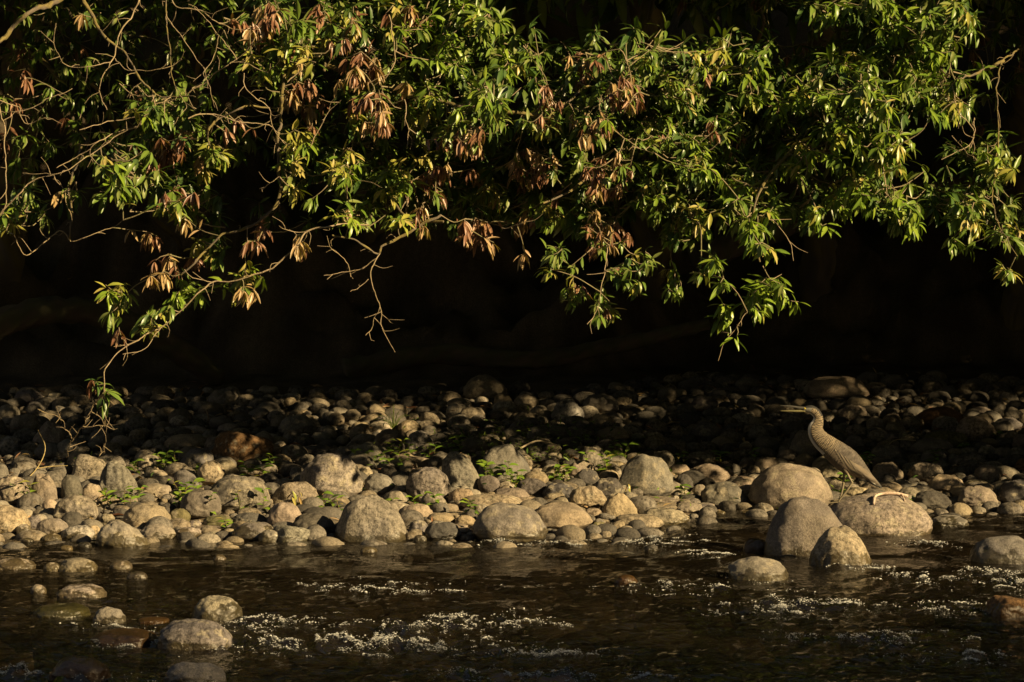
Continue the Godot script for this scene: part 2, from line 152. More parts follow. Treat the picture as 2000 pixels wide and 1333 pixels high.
	[2.404, 0.074, -1.941, 0.091, 0.069, 0.076, 2, 2.30, 0.00, 0.10, 0.00, 0, 3, "stone", "nearest medium tan domed stone close right of the huge dome boulder", 0, 165],
	[0.518, 0.206, -1.980, 0.107, 0.082, 0.089, 2, 2.30, 0.00, 0.10, 0.00, 0, 3, "stone", "medium tan domed stone in front of the sunlit cone boulder", 0, 110],
	[3.655, 0.074, -1.987, 0.099, 0.060, 0.083, 2, 2.30, 0.00, 0.10, 0.00, 0, 3, "stone", "medium tan domed stone behind, right of the tan right-hand waterline boulder", 0, 183],
	[2.662, 0.070, -1.972, 0.076, 0.051, 0.064, 0, 2.30, 0.00, 0.10, 0.00, 0, 3, "cobble", "small golden tan domed cobble right behind the heron's boulder", 0, 167],
	[-2.132, 0.207, -2.008, 0.088, 0.082, 0.073, 0, 2.30, 0.00, 0.10, 0.00, 0, 3, "stone", "medium golden tan round stone in front of the angular brown block", 0, 33],
	[-1.854, 0.185, -1.972, 0.034, 0.031, 0.029, 0, 2.30, 0.00, 0.10, 0.00, 0, 3, "pebble", "tiny golden tan round pebble right behind the whale-backed boulder", 0, 63],
	[2.985, 0.074, -2.078, 0.096, 0.035, 0.091, 3, 2.60, 0.00, 0.10, 0.00, 0, 3, "stone", "medium grey flat stone behind the heron's boulder", 0, 173],
	[-0.574, 0.197, -2.078, 0.042, 0.034, 0.035, 3, 2.30, 0.00, 0.10, 0.00, 0, 3, "pebble", "tiny grey round pebble close left of the tilted grey boulder", 0, 85],
	[3.494, 0.083, -2.179, 0.096, 0.037, 0.096, 0, 2.60, 0.00, 0.10, 0.00, 0, 3, "stone", "medium golden tan flat stone right behind the tan right-hand waterline boulder", 0, 182],
	[2.930, 0.078, -2.187, 0.073, 0.045, 0.055, 3, 2.30, 0.00, 0.10, 0.00, 0, 3, "cobble", "small grey domed cobble behind the heron's boulder", 0, 172],
	[-2.359, 0.211, -2.243, 0.139, 0.146, 0.116, 3, 2.30, 0.00, 0.24, 0.00, 0, 4, "stone", "medium grey cone-shaped stone close left of the angular brown block", 0, 35],
	[1.483, 0.143, -2.276, 0.148, 0.086, 0.140, 2, 2.30, 0.00, 0.10, 0.00, 0, 4, "boulder", "round speckled tan boulder above the grey domed boulder", 0, 130],
	[2.833, 0.092, -2.241, 0.064, 0.068, 0.048, 4, 2.30, 0.00, 0.10, 0.00, 0, 3, "cobble", "small dark round cobble behind the heron's boulder", 0, 171],
	[-1.698, 0.221, -2.229, 0.050, 0.040, 0.047, 2, 2.30, 0.00, 0.10, 0.00, 0, 3, "cobble", "small tan round cobble close left of the furrowed grey boulder", 0, 39],
	[-0.776, 0.226, -2.294, 0.134, 0.060, 0.103, 0, 5.00, 0.00, 0.00, 0.40, 0, 4, "stone", "medium golden tan angular stone close left of the tilted grey boulder", 0, 83],
	[2.428, 0.112, -2.303, 0.120, 0.087, 0.100, 2, 2.30, 0.00, 0.10, 0.00, 0, 4, "stone", "second nearest medium tan domed stone close right of the huge dome boulder", 0, 164],
	[2.836, 0.123, -2.357, 0.118, 0.110, 0.094, 2, 2.30, 0.00, 0.10, 0.00, 0, 4, "stone", "medium tan round stone in front, left of the long low grey slab", 0, 169],
	[0.612, 0.218, -2.353, 0.122, 0.143, 0.102, 2, 2.30, 0.00, 0.24, 0.00, 0, 4, "stone", "sunlit cone-shaped boulder behind two dark round cobbles", 0, 111],
	[3.137, 0.145, -2.403, 0.132, 0.087, 0.125, 2, 2.30, 0.00, 0.10, 0.00, 0, 4, "stone", "medium tan round stone in front of the long low grey slab", 0, 176],
	[-1.548, 0.230, -2.338, 0.070, 0.067, 0.058, 4, 2.30, 0.00, 0.10, 0.00, 0, 3, "cobble", "small dark round cobble right behind the furrowed grey boulder", 0, 42],
	[0.785, 0.205, -2.332, 0.062, 0.041, 0.052, 0, 2.30, 0.00, 0.10, 0.00, 0, 3, "cobble", "small golden tan domed cobble close right of the sunlit cone boulder", 0, 127],
	[-2.052, 0.276, -2.431, 0.194, 0.167, 0.149, 5, 5.00, 0.00, 0.00, 0.50, 0, 4, "boulder", "angular rust-brown layered block lying among the rounded stones", 0, 36],
	[3.602, 0.135, -2.394, 0.093, 0.074, 0.088, 2, 2.30, 0.00, 0.10, 0.00, 0, 3, "stone", "medium tan round stone right behind the tan right-hand waterline boulder", 0, 180],
	[-1.084, 0.257, -2.433, 0.151, 0.112, 0.127, 3, 2.30, 0.00, 0.10, 0.00, 0, 4, "boulder", "large grey domed boulder behind, right of the furrowed grey boulder", 0, 80],
	[3.396, 0.105, -2.423, 0.058, 0.043, 0.049, 3, 2.30, 0.00, 0.10, 0.00, 0, 3, "cobble", "small grey domed cobble behind, left of the tan right-hand waterline boulder", 0, 185],
	[1.275, 0.151, -2.502, 0.082, 0.055, 0.069, 0, 2.30, 0.00, 0.10, 0.00, 0, 3, "cobble", "small golden tan domed cobble close left of the round speckled boulder", 0, 128],
	[1.629, 0.114, -2.489, 0.066, 0.062, 0.055, 0, 2.30, 0.00, 0.10, 0.00, 0, 3, "cobble", "small golden tan round cobble close right of the round speckled boulder", 0, 131],
	[1.853, 0.106, -2.509, 0.066, 0.035, 0.056, 3, 2.30, 0.00, 0.10, 0.00, 0, 3, "cobble", "small grey domed cobble close left of the huge dome boulder", 0, 162],
	[3.008, 0.115, -2.540, 0.053, 0.043, 0.044, 3, 2.30, 0.00, 0.10, 0.00, 0, 3, "cobble", "small grey round cobble in front, left of the long low grey slab", 0, 177],
	[-1.286, 0.235, -2.568, 0.082, 0.093, 0.069, 3, 2.30, 0.00, 0.24, 0.00, 0, 3, "cobble", "small grey cone-shaped cobble right behind the furrowed grey boulder", 0, 44],
	[0.317, 0.245, -2.598, 0.066, 0.037, 0.056, 2, 2.30, 0.00, 0.10, 0.00, 0, 3, "cobble", "small tan domed cobble close left of the sunlit cone boulder", 0, 124],
	[-3.543, 0.265, -2.673, 0.118, 0.084, 0.099, 3, 2.30, 0.00, 0.10, 0.00, 0, 4, "stone", "medium grey domed stone in front of the shaded pointed boulder", 0, 250],
	[3.355, 0.115, -2.620, 0.051, 0.026, 0.043, 2, 2.30, 0.00, 0.10, 0.00, 0, 3, "cobble", "small tan domed cobble in front, right of the long low grey slab", 0, 186],
	[-3.407, 0.292, -2.659, 0.086, 0.090, 0.082, 3, 2.30, 0.00, 0.10, 0.00, 0, 3, "cobble", "small grey upright cobble in front, right of the shaded pointed boulder", 0, 238],
	[2.411, 0.149, -2.697, 0.106, 0.095, 0.089, 2, 2.30, 0.00, 0.10, 0.00, 0, 3, "stone", "medium tan round stone behind, right of the huge dome boulder", 0, 163],
	[-0.790, 0.249, -2.694, 0.059, 0.034, 0.049, 0, 2.30, 0.00, 0.10, 0.00, 0, 3, "cobble", "small golden tan domed cobble some way left of the tilted grey boulder", 0, 84],
	[3.943, 0.145, -2.757, 0.075, 0.073, 0.063, 5, 2.30, 0.00, 0.10, 0.00, 0, 3, "cobble", "small brown round cobble behind, right of the tan right-hand waterline boulder", 0, 206],
	[-1.492, 0.268, -2.842, 0.134, 0.048, 0.124, 4, 2.60, 0.00, 0.10, 0.00, 0, 4, "stone", "medium dark flat stone right behind the furrowed grey boulder", 0, 43],
	[3.439, 0.132, -2.764, 0.055, 0.038, 0.046, 5, 2.30, 0.00, 0.10, 0.00, 0, 3, "cobble", "small brown domed cobble in front, right of the long low grey slab", 0, 187],
	[-1.715, 0.260, -2.922, 0.111, 0.049, 0.102, 2, 2.60, 0.00, 0.10, 0.00, 0, 3, "stone", "medium tan flat stone close right of the angular brown block", 0, 64],
	[-0.285, 0.300, -2.835, 0.105, 0.076, 0.099, 3, 2.30, 0.00, 0.10, 0.00, 0, 3, "stone", "medium grey round stone close left of the grey cone boulder", 0, 75],
	[-3.880, 0.286, -2.813, 0.087, 0.105, 0.073, 3, 2.30, 0.00, 0.10, 0.00, 0, 3, "cobble", "small grey round cobble close left of the shaded pointed boulder", 0, 237],
	[1.970, 0.149, -2.835, 0.101, 0.073, 0.084, 2, 2.30, 0.00, 0.10, 0.00, 0, 3, "stone", "medium tan domed stone right behind the huge dome boulder", 0, 154],
	[-0.648, 0.271, -2.828, 0.079, 0.059, 0.066, 4, 2.30, 0.00, 0.10, 0.00, 0, 3, "cobble", "small dark domed cobble behind, left of the tilted grey boulder", 0, 77],
	[1.826, 0.151, -2.913, 0.067, 0.062, 0.057, 2, 2.30, 0.00, 0.10, 0.00, 0, 3, "cobble", "second nearest small tan round cobble behind, right of the round speckled boulder", 0, 153],
	[-0.708, 0.276, -2.979, 0.123, 0.139, 0.103, 3, 2.30, -0.15, 0.24, 0.00, 0, 4, "stone", "medium grey cone-shaped stone behind, left of the tilted grey boulder", 0, 76],
	[-2.302, 0.288, -2.954, 0.087, 0.085, 0.073, 2, 2.30, 0.00, 0.10, 0.00, 0, 3, "cobble", "small tan round cobble close left of the angular brown block", 0, 37],
	[3.562, 0.165, -2.999, 0.135, 0.072, 0.108, 3, 2.30, 0.00, 0.10, 0.00, 0, 4, "stone", "medium grey domed stone in front, right of the long low grey slab", 0, 181],
	[-2.538, 0.300, -3.079, 0.180, 0.080, 0.179, 0, 2.60, 0.00, 0.10, 0.00, 0, 4, "boulder", "large golden tan flat boulder close left of the angular brown block", 0, 38],
	[1.467, 0.177, -3.006, 0.115, 0.071, 0.097, 2, 2.30, 0.00, 0.10, 0.00, 0, 4, "stone", "medium tan domed stone right behind the round speckled boulder", 0, 132],
	[2.876, 0.156, -2.990, 0.092, 0.050, 0.077, 2, 2.30, 0.00, 0.10, 0.00, 0, 3, "stone", "medium tan domed stone in front, left of the long low grey slab", 0, 170],
	[1.654, 0.143, -2.955, 0.040, 0.034, 0.033, 2, 2.30, 0.00, 0.10, 0.00, 0, 3, "pebble", "tiny tan round pebble behind, right of the round speckled boulder", 0, 161],
	[-0.944, 0.311, -3.085, 0.132, 0.109, 0.102, 2, 2.30, 0.00, 0.10, 0.00, 0, 4, "stone", "medium tan round stone behind, right of the furrowed grey boulder", 0, 78],
	[-1.149, 0.290, -3.190, 0.132, 0.080, 0.102, 2, 2.30, 0.00, 0.10, 0.00, 0, 4, "stone", "medium tan domed stone behind, right of the furrowed grey boulder", 0, 79],
	[-1.808, 0.282, -3.049, 0.048, 0.046, 0.040, 1, 2.30, 0.00, 0.10, 0.00, 0, 3, "pebble", "tiny pale round pebble close right of the angular brown block", 0, 66],
	[3.297, 0.176, -3.096, 0.100, 0.079, 0.084, 3, 2.30, 0.00, 0.10, 0.00, 0, 3, "stone", "medium grey domed stone in front of the long low grey slab", 0, 189],
	[3.443, 0.175, -3.081, 0.040, 0.053, 0.036, 3, 2.30, 0.00, 0.10, 0.00, 0, 3, "pebble", "tiny grey upright pebble in front, right of the long low grey slab", 0, 190],
	[-3.055, 0.297, -3.119, 0.092, 0.068, 0.077, 2, 2.30, 0.00, 0.10, 0.00, 0, 3, "stone", "medium tan domed stone behind the tall egg-shaped boulder", 0, 240],
	[-1.945, 0.305, -3.111, 0.080, 0.093, 0.067, 2, 2.30, 0.00, 0.10, 0.00, 0, 3, "cobble", "small tan round cobble close right of the angular brown block", 0, 65],
	[2.947, 0.192, -3.209, 0.125, 0.087, 0.124, 3, 2.60, 0.00, 0.10, 0.00, 0, 4, "stone", "medium grey flat stone close left of the long low grey slab", 0, 194],
	[-3.625, 0.296, -3.206, 0.133, 0.165, 0.111, 2, 2.30, 0.00, 0.24, 0.00, 0, 4, "stone", "grey pointed boulder in shade behind the pale twigs", 0, 235],
	[-3.227, 0.313, -3.177, 0.088, 0.098, 0.074, 3, 2.30, 0.00, 0.10, 0.00, 0, 3, "cobble", "small grey round cobble close right of the shaded pointed boulder", 0, 239],
	[1.732, 0.172, -3.197, 0.070, 0.056, 0.059, 2, 2.30, 0.00, 0.10, 0.00, 0, 3, "cobble", "nearest small tan round cobble behind, right of the round speckled boulder", 0, 152],
	[2.164, 0.180, -3.224, 0.080, 0.065, 0.064, 3, 2.30, 0.00, 0.10, 0.00, 0, 3, "cobble", "small grey round cobble behind the huge dome boulder", 0, 158],
	[3.990, 0.179, -3.219, 0.072, 0.060, 0.060, 3, 2.30, 0.00, 0.10, 0.00, 0, 3, "cobble", "small grey round cobble in front, right of the dark shaded egg boulder", 0, 205],
	[2.306, 0.247, -3.313, 0.109, 0.131, 0.098, 3, 2.30, 0.00, 0.10, 0.00, 0, 3, "stone", "medium grey upright stone behind the huge dome boulder", 0, 155],
	[-1.504, 0.311, -3.281, 0.093, 0.067, 0.078, 3, 2.30, 0.00, 0.10, 0.00, 0, 3, "stone", "medium grey domed stone behind the furrowed grey boulder", 0, 45],
	[3.882, 0.187, -3.295, 0.089, 0.067, 0.073, 3, 2.30, 0.00, 0.10, 0.00, 0, 3, "cobble", "small grey domed cobble in front, right of the dark shaded egg boulder", 0, 204],
	[-3.839, 0.319, -3.335, 0.113, 0.077, 0.095, 4, 2.30, 0.00, 0.10, 0.00, 0, 3, "stone", "medium dark domed stone close left of the shaded pointed boulder", 0, 236],
	[0.797, 0.317, -3.483, 0.126, 0.082, 0.105, 2, 2.30, 0.00, 0.10, 0.00, 0, 4, "stone", "medium tan domed stone behind, right of the sunlit cone boulder", 0, 254],
	[3.352, 0.219, -3.545, 0.167, 0.084, 0.166, 3, 2.60, 0.00, 0.10, 0.00, 0, 4, "boulder", "long low grey slab of rock on the shaded right bank", 0, 188],
	[1.979, 0.194, -3.505, 0.049, 0.040, 0.041, 3, 2.30, 0.00, 0.10, 0.00, 0, 3, "pebble", "tiny grey round pebble behind, right of the round speckled boulder", 0, 160],
	[3.765, 0.208, -3.548, 0.047, 0.037, 0.044, 3, 2.30, 0.00, 0.10, 0.00, 0, 3, "pebble", "tiny grey round pebble in front of the dark shaded egg boulder", 0, 203],
	[2.735, 0.225, -3.608, 0.082, 0.093, 0.068, 3, 2.30, 0.00, 0.10, 0.00, 0, 3, "cobble", "small grey round cobble some way left of the long low grey slab", 0, 198],
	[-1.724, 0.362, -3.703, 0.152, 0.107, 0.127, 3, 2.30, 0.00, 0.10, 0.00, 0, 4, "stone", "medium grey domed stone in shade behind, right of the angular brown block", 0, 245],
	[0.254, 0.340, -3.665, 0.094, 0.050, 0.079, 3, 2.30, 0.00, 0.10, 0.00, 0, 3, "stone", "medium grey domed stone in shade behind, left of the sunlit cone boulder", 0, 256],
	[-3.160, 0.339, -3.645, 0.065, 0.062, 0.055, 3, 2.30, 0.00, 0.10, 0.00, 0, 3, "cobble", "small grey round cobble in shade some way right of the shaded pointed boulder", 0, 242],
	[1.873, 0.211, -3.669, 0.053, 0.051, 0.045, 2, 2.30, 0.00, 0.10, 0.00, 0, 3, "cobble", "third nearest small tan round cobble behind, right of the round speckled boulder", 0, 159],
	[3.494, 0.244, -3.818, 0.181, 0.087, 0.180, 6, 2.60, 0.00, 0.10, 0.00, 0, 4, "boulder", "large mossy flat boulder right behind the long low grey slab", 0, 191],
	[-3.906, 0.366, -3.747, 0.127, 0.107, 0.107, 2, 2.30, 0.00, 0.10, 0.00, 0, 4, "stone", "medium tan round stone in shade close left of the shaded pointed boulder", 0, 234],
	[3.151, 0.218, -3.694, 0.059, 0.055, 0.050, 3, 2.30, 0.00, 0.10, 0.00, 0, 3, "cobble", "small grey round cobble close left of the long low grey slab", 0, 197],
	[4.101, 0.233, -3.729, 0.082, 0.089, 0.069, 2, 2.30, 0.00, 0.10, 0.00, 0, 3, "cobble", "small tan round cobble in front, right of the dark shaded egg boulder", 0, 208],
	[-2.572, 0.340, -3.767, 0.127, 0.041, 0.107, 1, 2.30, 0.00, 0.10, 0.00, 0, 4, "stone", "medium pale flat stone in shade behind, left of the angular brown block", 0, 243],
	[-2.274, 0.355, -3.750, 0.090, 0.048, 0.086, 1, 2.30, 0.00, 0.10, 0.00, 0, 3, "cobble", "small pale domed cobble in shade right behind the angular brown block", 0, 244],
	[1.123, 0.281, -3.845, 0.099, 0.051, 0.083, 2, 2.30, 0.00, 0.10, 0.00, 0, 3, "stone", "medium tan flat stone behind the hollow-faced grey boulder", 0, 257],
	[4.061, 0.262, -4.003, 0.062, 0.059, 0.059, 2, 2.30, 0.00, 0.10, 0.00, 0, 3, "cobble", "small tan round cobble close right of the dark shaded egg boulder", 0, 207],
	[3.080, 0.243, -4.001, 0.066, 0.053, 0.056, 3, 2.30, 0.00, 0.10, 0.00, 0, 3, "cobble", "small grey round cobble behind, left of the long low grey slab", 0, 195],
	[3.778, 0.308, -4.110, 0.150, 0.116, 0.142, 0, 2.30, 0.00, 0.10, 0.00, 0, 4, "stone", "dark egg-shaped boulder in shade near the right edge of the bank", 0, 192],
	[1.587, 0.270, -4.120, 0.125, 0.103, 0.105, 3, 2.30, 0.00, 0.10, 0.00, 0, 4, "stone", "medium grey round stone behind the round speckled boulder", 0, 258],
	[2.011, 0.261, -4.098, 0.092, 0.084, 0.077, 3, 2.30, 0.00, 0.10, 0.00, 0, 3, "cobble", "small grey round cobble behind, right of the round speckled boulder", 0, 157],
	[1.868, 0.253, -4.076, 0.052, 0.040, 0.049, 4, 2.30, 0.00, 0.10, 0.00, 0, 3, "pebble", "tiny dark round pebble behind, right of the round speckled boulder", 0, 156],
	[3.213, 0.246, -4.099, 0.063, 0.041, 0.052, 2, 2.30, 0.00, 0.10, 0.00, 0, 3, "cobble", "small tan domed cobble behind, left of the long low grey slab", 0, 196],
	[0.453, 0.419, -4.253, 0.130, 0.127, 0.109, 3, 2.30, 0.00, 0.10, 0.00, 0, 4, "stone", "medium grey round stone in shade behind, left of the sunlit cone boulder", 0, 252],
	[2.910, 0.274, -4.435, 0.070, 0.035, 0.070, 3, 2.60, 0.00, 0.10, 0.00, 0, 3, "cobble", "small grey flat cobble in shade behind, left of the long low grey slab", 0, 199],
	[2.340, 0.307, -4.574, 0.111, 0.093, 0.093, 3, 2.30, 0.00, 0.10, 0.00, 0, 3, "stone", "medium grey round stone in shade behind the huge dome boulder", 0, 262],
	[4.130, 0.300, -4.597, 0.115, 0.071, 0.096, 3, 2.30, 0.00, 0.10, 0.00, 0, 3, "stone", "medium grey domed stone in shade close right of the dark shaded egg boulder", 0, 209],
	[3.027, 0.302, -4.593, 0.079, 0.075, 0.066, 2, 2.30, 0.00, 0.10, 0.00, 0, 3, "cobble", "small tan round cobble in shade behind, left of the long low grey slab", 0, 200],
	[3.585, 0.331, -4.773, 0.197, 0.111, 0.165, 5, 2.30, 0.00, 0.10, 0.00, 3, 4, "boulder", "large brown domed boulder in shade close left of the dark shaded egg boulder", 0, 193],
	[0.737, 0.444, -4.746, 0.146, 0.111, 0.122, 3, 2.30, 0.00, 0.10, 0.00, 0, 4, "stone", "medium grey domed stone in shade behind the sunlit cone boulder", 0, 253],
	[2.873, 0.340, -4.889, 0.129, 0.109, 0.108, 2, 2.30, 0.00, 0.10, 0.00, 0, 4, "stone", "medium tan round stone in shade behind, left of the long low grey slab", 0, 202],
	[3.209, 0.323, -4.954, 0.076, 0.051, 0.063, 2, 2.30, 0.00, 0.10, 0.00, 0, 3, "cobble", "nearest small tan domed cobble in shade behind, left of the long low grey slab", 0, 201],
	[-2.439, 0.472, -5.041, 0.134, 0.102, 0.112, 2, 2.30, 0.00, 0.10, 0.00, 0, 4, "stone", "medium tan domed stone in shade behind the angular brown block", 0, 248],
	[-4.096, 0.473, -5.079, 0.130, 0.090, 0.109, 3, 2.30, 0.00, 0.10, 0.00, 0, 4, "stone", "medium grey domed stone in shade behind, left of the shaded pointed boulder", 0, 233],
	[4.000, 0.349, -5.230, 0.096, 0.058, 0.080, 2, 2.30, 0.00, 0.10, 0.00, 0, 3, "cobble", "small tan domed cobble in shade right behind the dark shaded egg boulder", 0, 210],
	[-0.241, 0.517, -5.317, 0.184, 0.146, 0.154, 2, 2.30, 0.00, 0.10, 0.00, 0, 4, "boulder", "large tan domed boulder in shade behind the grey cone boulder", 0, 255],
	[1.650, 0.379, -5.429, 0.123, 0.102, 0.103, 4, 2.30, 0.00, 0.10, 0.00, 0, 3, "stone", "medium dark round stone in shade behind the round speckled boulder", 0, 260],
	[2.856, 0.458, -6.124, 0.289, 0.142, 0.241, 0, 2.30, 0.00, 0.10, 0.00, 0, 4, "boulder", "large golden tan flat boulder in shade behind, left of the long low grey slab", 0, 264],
	[-0.622, 0.184, -1.969, 0.031, 0.021, 0.027, 2, 2.10, 0.01, 0.05, -0.44, 0, 3, "pebble", "tiny tan domed pebble close left of the tilted grey boulder", 0, 900],
	[1.007, 0.330, -4.203, 0.067, 0.043, 0.053, 0, 2.70, 0.07, 0.05, -0.42, 0, 3, "cobble", "nearest small golden tan domed cobble in shade behind, right of the sunlit cone boulder", 0, 901],
	[-0.685, 0.361, -3.924, 0.085, 0.044, 0.074, 2, 2.30, 0.05, 0.05, 0.09, 2, 3, "cobble", "small tan domed cobble in shade behind, left of the tilted grey boulder", 0, 902],
	[-3.623, 0.324, -3.581, 0.050, 0.031, 0.045, 3, 2.30, -0.03, 0.05, 0.11, 0, 3, "pebble", "tiny grey domed pebble in shade right behind the shaded pointed boulder", 0, 903],
	[-3.883, 0.473, -5.193, 0.087, 0.056, 0.065, 4, 2.70, -0.05, 0.05, -0.36, 0, 3, "cobble", "small dark domed cobble in shade behind the shaded pointed boulder", 0, 904],
	[-3.032, 0.437, -4.851, 0.081, 0.045, 0.064, 0, 2.30, 0.01, 0.05, 0.11, 0, 3, "cobble", "small golden tan domed cobble in shade behind, right of the shaded pointed boulder", 0, 905],
	[-0.329, 0.161, -1.687, 0.035, 0.022, 0.026, 4, 2.10, -0.07, 0.05, 0.48, 0, 3, "pebble", "tiny dark domed pebble in front of the tilted grey boulder", 0, 906],
	[4.100, 0.416, -6.132, 0.049, 0.028, 0.039, 2, 2.30, -0.09, 0.05, 0.35, 0, 3, "pebble", "tiny tan domed pebble in shade behind the dark shaded egg boulder", 0, 907],
	[-0.148, 0.147, -1.506, 0.032, 0.024, 0.024, 3, 2.10, 0.11, 0.05, 0.03, 0, 3, "pebble", "tiny grey domed pebble in front of the grey cone boulder", 0, 908],
	[1.549, 0.179, -3.291, 0.049, 0.035, 0.038, 2, 2.10, -0.03, 0.05, -0.28, 2, 3, "pebble", "tiny tan domed pebble right behind the round speckled boulder", 0, 909],
	[2.496, 0.385, -5.588, 0.082, 0.061, 0.076, 0, 2.10, 0.00, 0.05, -0.14, 0, 3, "cobble", "second nearest small golden tan domed cobble in shade behind the huge dome boulder", 0, 910],
	[4.038, 0.200, -3.573, 0.052, 0.033, 0.051, 2, 2.30, -0.10, 0.05, -0.40, 0, 3, "pebble", "tiny tan domed pebble in front, right of the dark shaded egg boulder", 0, 911],
	[-2.666, 0.462, -5.153, 0.064, 0.045, 0.060, 3, 2.70, -0.09, 0.05, -0.11, 2, 3, "cobble", "small grey domed cobble in shade behind, left of the angular brown block", 0, 912],
	[2.251, 0.386, -5.750, 0.045, 0.035, 0.041, 4, 2.30, 0.06, 0.05, -0.42, 0, 3, "pebble", "tiny dark domed pebble in shade behind, right of the round speckled boulder", 0, 913],
	[-2.448, 0.114, -1.183, 0.029, 0.022, 0.029, 2, 2.10, 0.01, 0.05, -0.37, 0, 3, "pebble", "tiny tan domed pebble close left of the flaked round boulder", 0, 914],
	[2.586, 0.303, -4.702, 0.061, 0.046, 0.057, 0, 2.10, -0.06, 0.05, -0.21, 0, 3, "cobble", "nearest small golden tan domed cobble in shade behind the huge dome boulder", 0, 915],
	[-1.215, 0.353, -3.763, 0.078, 0.059, 0.057, 0, 2.70, 0.00, 0.05, 0.37, 0, 3, "cobble", "small golden tan domed cobble in shade behind, right of the furrowed grey boulder", 0, 916],
	[0.882, 0.262, -3.217, 0.045, 0.030, 0.036, 2, 2.70, 0.01, 0.05, 0.28, 0, 3, "pebble", "tiny tan domed pebble behind, right of the sunlit cone boulder", 0, 917],
	[3.513, 0.433, -6.233, 0.068, 0.046, 0.063, 3, 2.30, -0.04, 0.05, 0.47, 2, 3, "cobble", "small grey domed cobble in shade behind, left of the dark shaded egg boulder", 0, 918],
	[0.103, 0.378, -4.146, 0.063, 0.036, 0.054, 2, 2.70, 0.09, 0.05, -0.30, 0, 3, "cobble", "small tan domed cobble in shade behind the grey cone boulder", 0, 919],
	[-3.215, 0.476, -5.355, 0.062, 0.035, 0.049, 3, 2.10, 0.11, 0.05, 0.14, 0, 3, "cobble", "small grey domed cobble in shade behind, right of the shaded pointed boulder", 0, 920],
	[-2.957, 0.334, -3.682, 0.056, 0.036, 0.056, 0, 2.10, 0.05, 0.05, 0.49, 0, 3, "cobble", "small golden tan domed cobble in shade behind, right of the tall egg-shaped boulder", 0, 921],
	[-1.415, 0.462, -5.173, 0.057, 0.036, 0.052, 4, 2.30, 0.00, 0.05, -0.20, 0, 3, "cobble", "small dark domed cobble in shade behind the furrowed grey boulder", 0, 922],
	[-3.980, 0.434, -4.730, 0.082, 0.058, 0.081, 4, 2.10, 0.01, 0.05, 0.01, 0, 3, "cobble", "small dark domed cobble in shade behind, left of the shaded pointed boulder", 0, 923],
	[1.834, 0.429, -6.193, 0.089, 0.052, 0.063, 3, 2.30, -0.10, 0.05, 0.36, 0, 3, "cobble", "small grey domed cobble in shade behind the round speckled boulder", 0, 924],
	[-2.107, 0.503, -5.596, 0.089, 0.052, 0.066, 2, 2.70, -0.06, 0.05, -0.39, 0, 3, "cobble", "small tan domed cobble in shade behind, right of the angular brown block", 0, 925],
	[-1.819, 0.172, -1.828, 0.043, 0.026, 0.037, 0, 2.30, -0.04, 0.05, -0.48, 0, 3, "pebble", "tiny golden tan domed pebble behind, right of the whale-backed boulder", 0, 926],
	[2.821, 0.275, -4.279, 0.087, 0.065, 0.061, 2, 2.30, -0.08, 0.05, -0.42, 0, 3, "cobble", "second nearest small tan domed cobble in shade behind, left of the long low grey slab", 0, 927],
	[3.291, 0.352, -5.407, 0.042, 0.023, 0.033, 3, 2.30, -0.03, 0.05, -0.17, 2, 3, "pebble", "tiny grey domed pebble in shade behind, left of the long low grey slab", 0, 928],
	[-1.576, 0.489, -5.556, 0.040, 0.024, 0.033, 2, 2.70, -0.07, 0.05, 0.00, 0, 3, "pebble", "tiny tan domed pebble in shade behind, right of the angular brown block", 0, 929],
	[-3.597, 0.454, -5.153, 0.040, 0.024, 0.031, 2, 2.70, 0.08, 0.05, -0.34, 2, 3, "pebble", "tiny tan domed pebble in shade behind, right of the shaded pointed boulder", 0, 930],
	[2.376, 0.225, -3.916, 0.033, 0.023, 0.029, 3, 2.70, 0.09, 0.05, 0.13, 2, 3, "pebble", "tiny grey domed pebble behind the huge dome boulder", 0, 931],
	[2.326, 0.050, -1.800, 0.048, 0.033, 0.035, 3, 2.10, 0.03, 0.05, 0.46, 0, 3, "pebble", "tiny grey domed pebble close right of the huge dome boulder", 0, 932],
	[2.639, 0.099, -2.445, 0.033, 0.019, 0.027, 3, 2.70, 0.10, 0.05, 0.40, 0, 3, "pebble", "tiny grey domed pebble behind the heron's boulder", 0, 933],
	[1.455, 0.439, -6.133, 0.086, 0.049, 0.080, 0, 2.70, 0.04, 0.05, -0.04, 0, 3, "cobble", "second nearest small golden tan domed cobble in shade behind, right of the sunlit cone boulder", 0, 934],
	[-3.452, 0.298, -3.319, 0.044, 0.023, 0.032, 2, 2.70, 0.06, 0.05, -0.20, 2, 3, "pebble", "tiny tan domed pebble close right of the shaded pointed boulder", 0, 935],
	[-3.143, 0.413, -4.528, 0.073, 0.051, 0.058, 2, 2.30, -0.01, 0.05, -0.03, 0, 3, "cobble", "small tan domed cobble in shade behind, right of the shaded pointed boulder", 0, 936],
	[4.364, 0.344, -5.306, 0.040, 0.026, 0.038, 4, 2.30, -0.03, 0.05, 0.42, 0, 3, "pebble", "tiny dark domed pebble in shade behind, right of the dark shaded egg boulder", 0, 937],
	[2.817, 0.344, -5.165, 0.065, 0.050, 0.053, 0, 2.10, 0.11, 0.05, 0.18, 0, 3, "cobble", "small golden tan domed cobble in shade behind, left of the long low grey slab", 0, 938],
	[-1.697, 0.401, -4.508, 0.038, 0.028, 0.036, 3, 2.10, 0.05, 0.05, 0.40, 0, 3, "pebble", "tiny grey domed pebble in shade behind, right of the angular brown block", 0, 939],
	[-2.199, 0.488, -5.496, 0.059, 0.037, 0.046, 3, 2.30, -0.10, 0.05, 0.33, 0, 3, "cobble", "small grey domed cobble in shade behind the angular brown block", 0, 940],
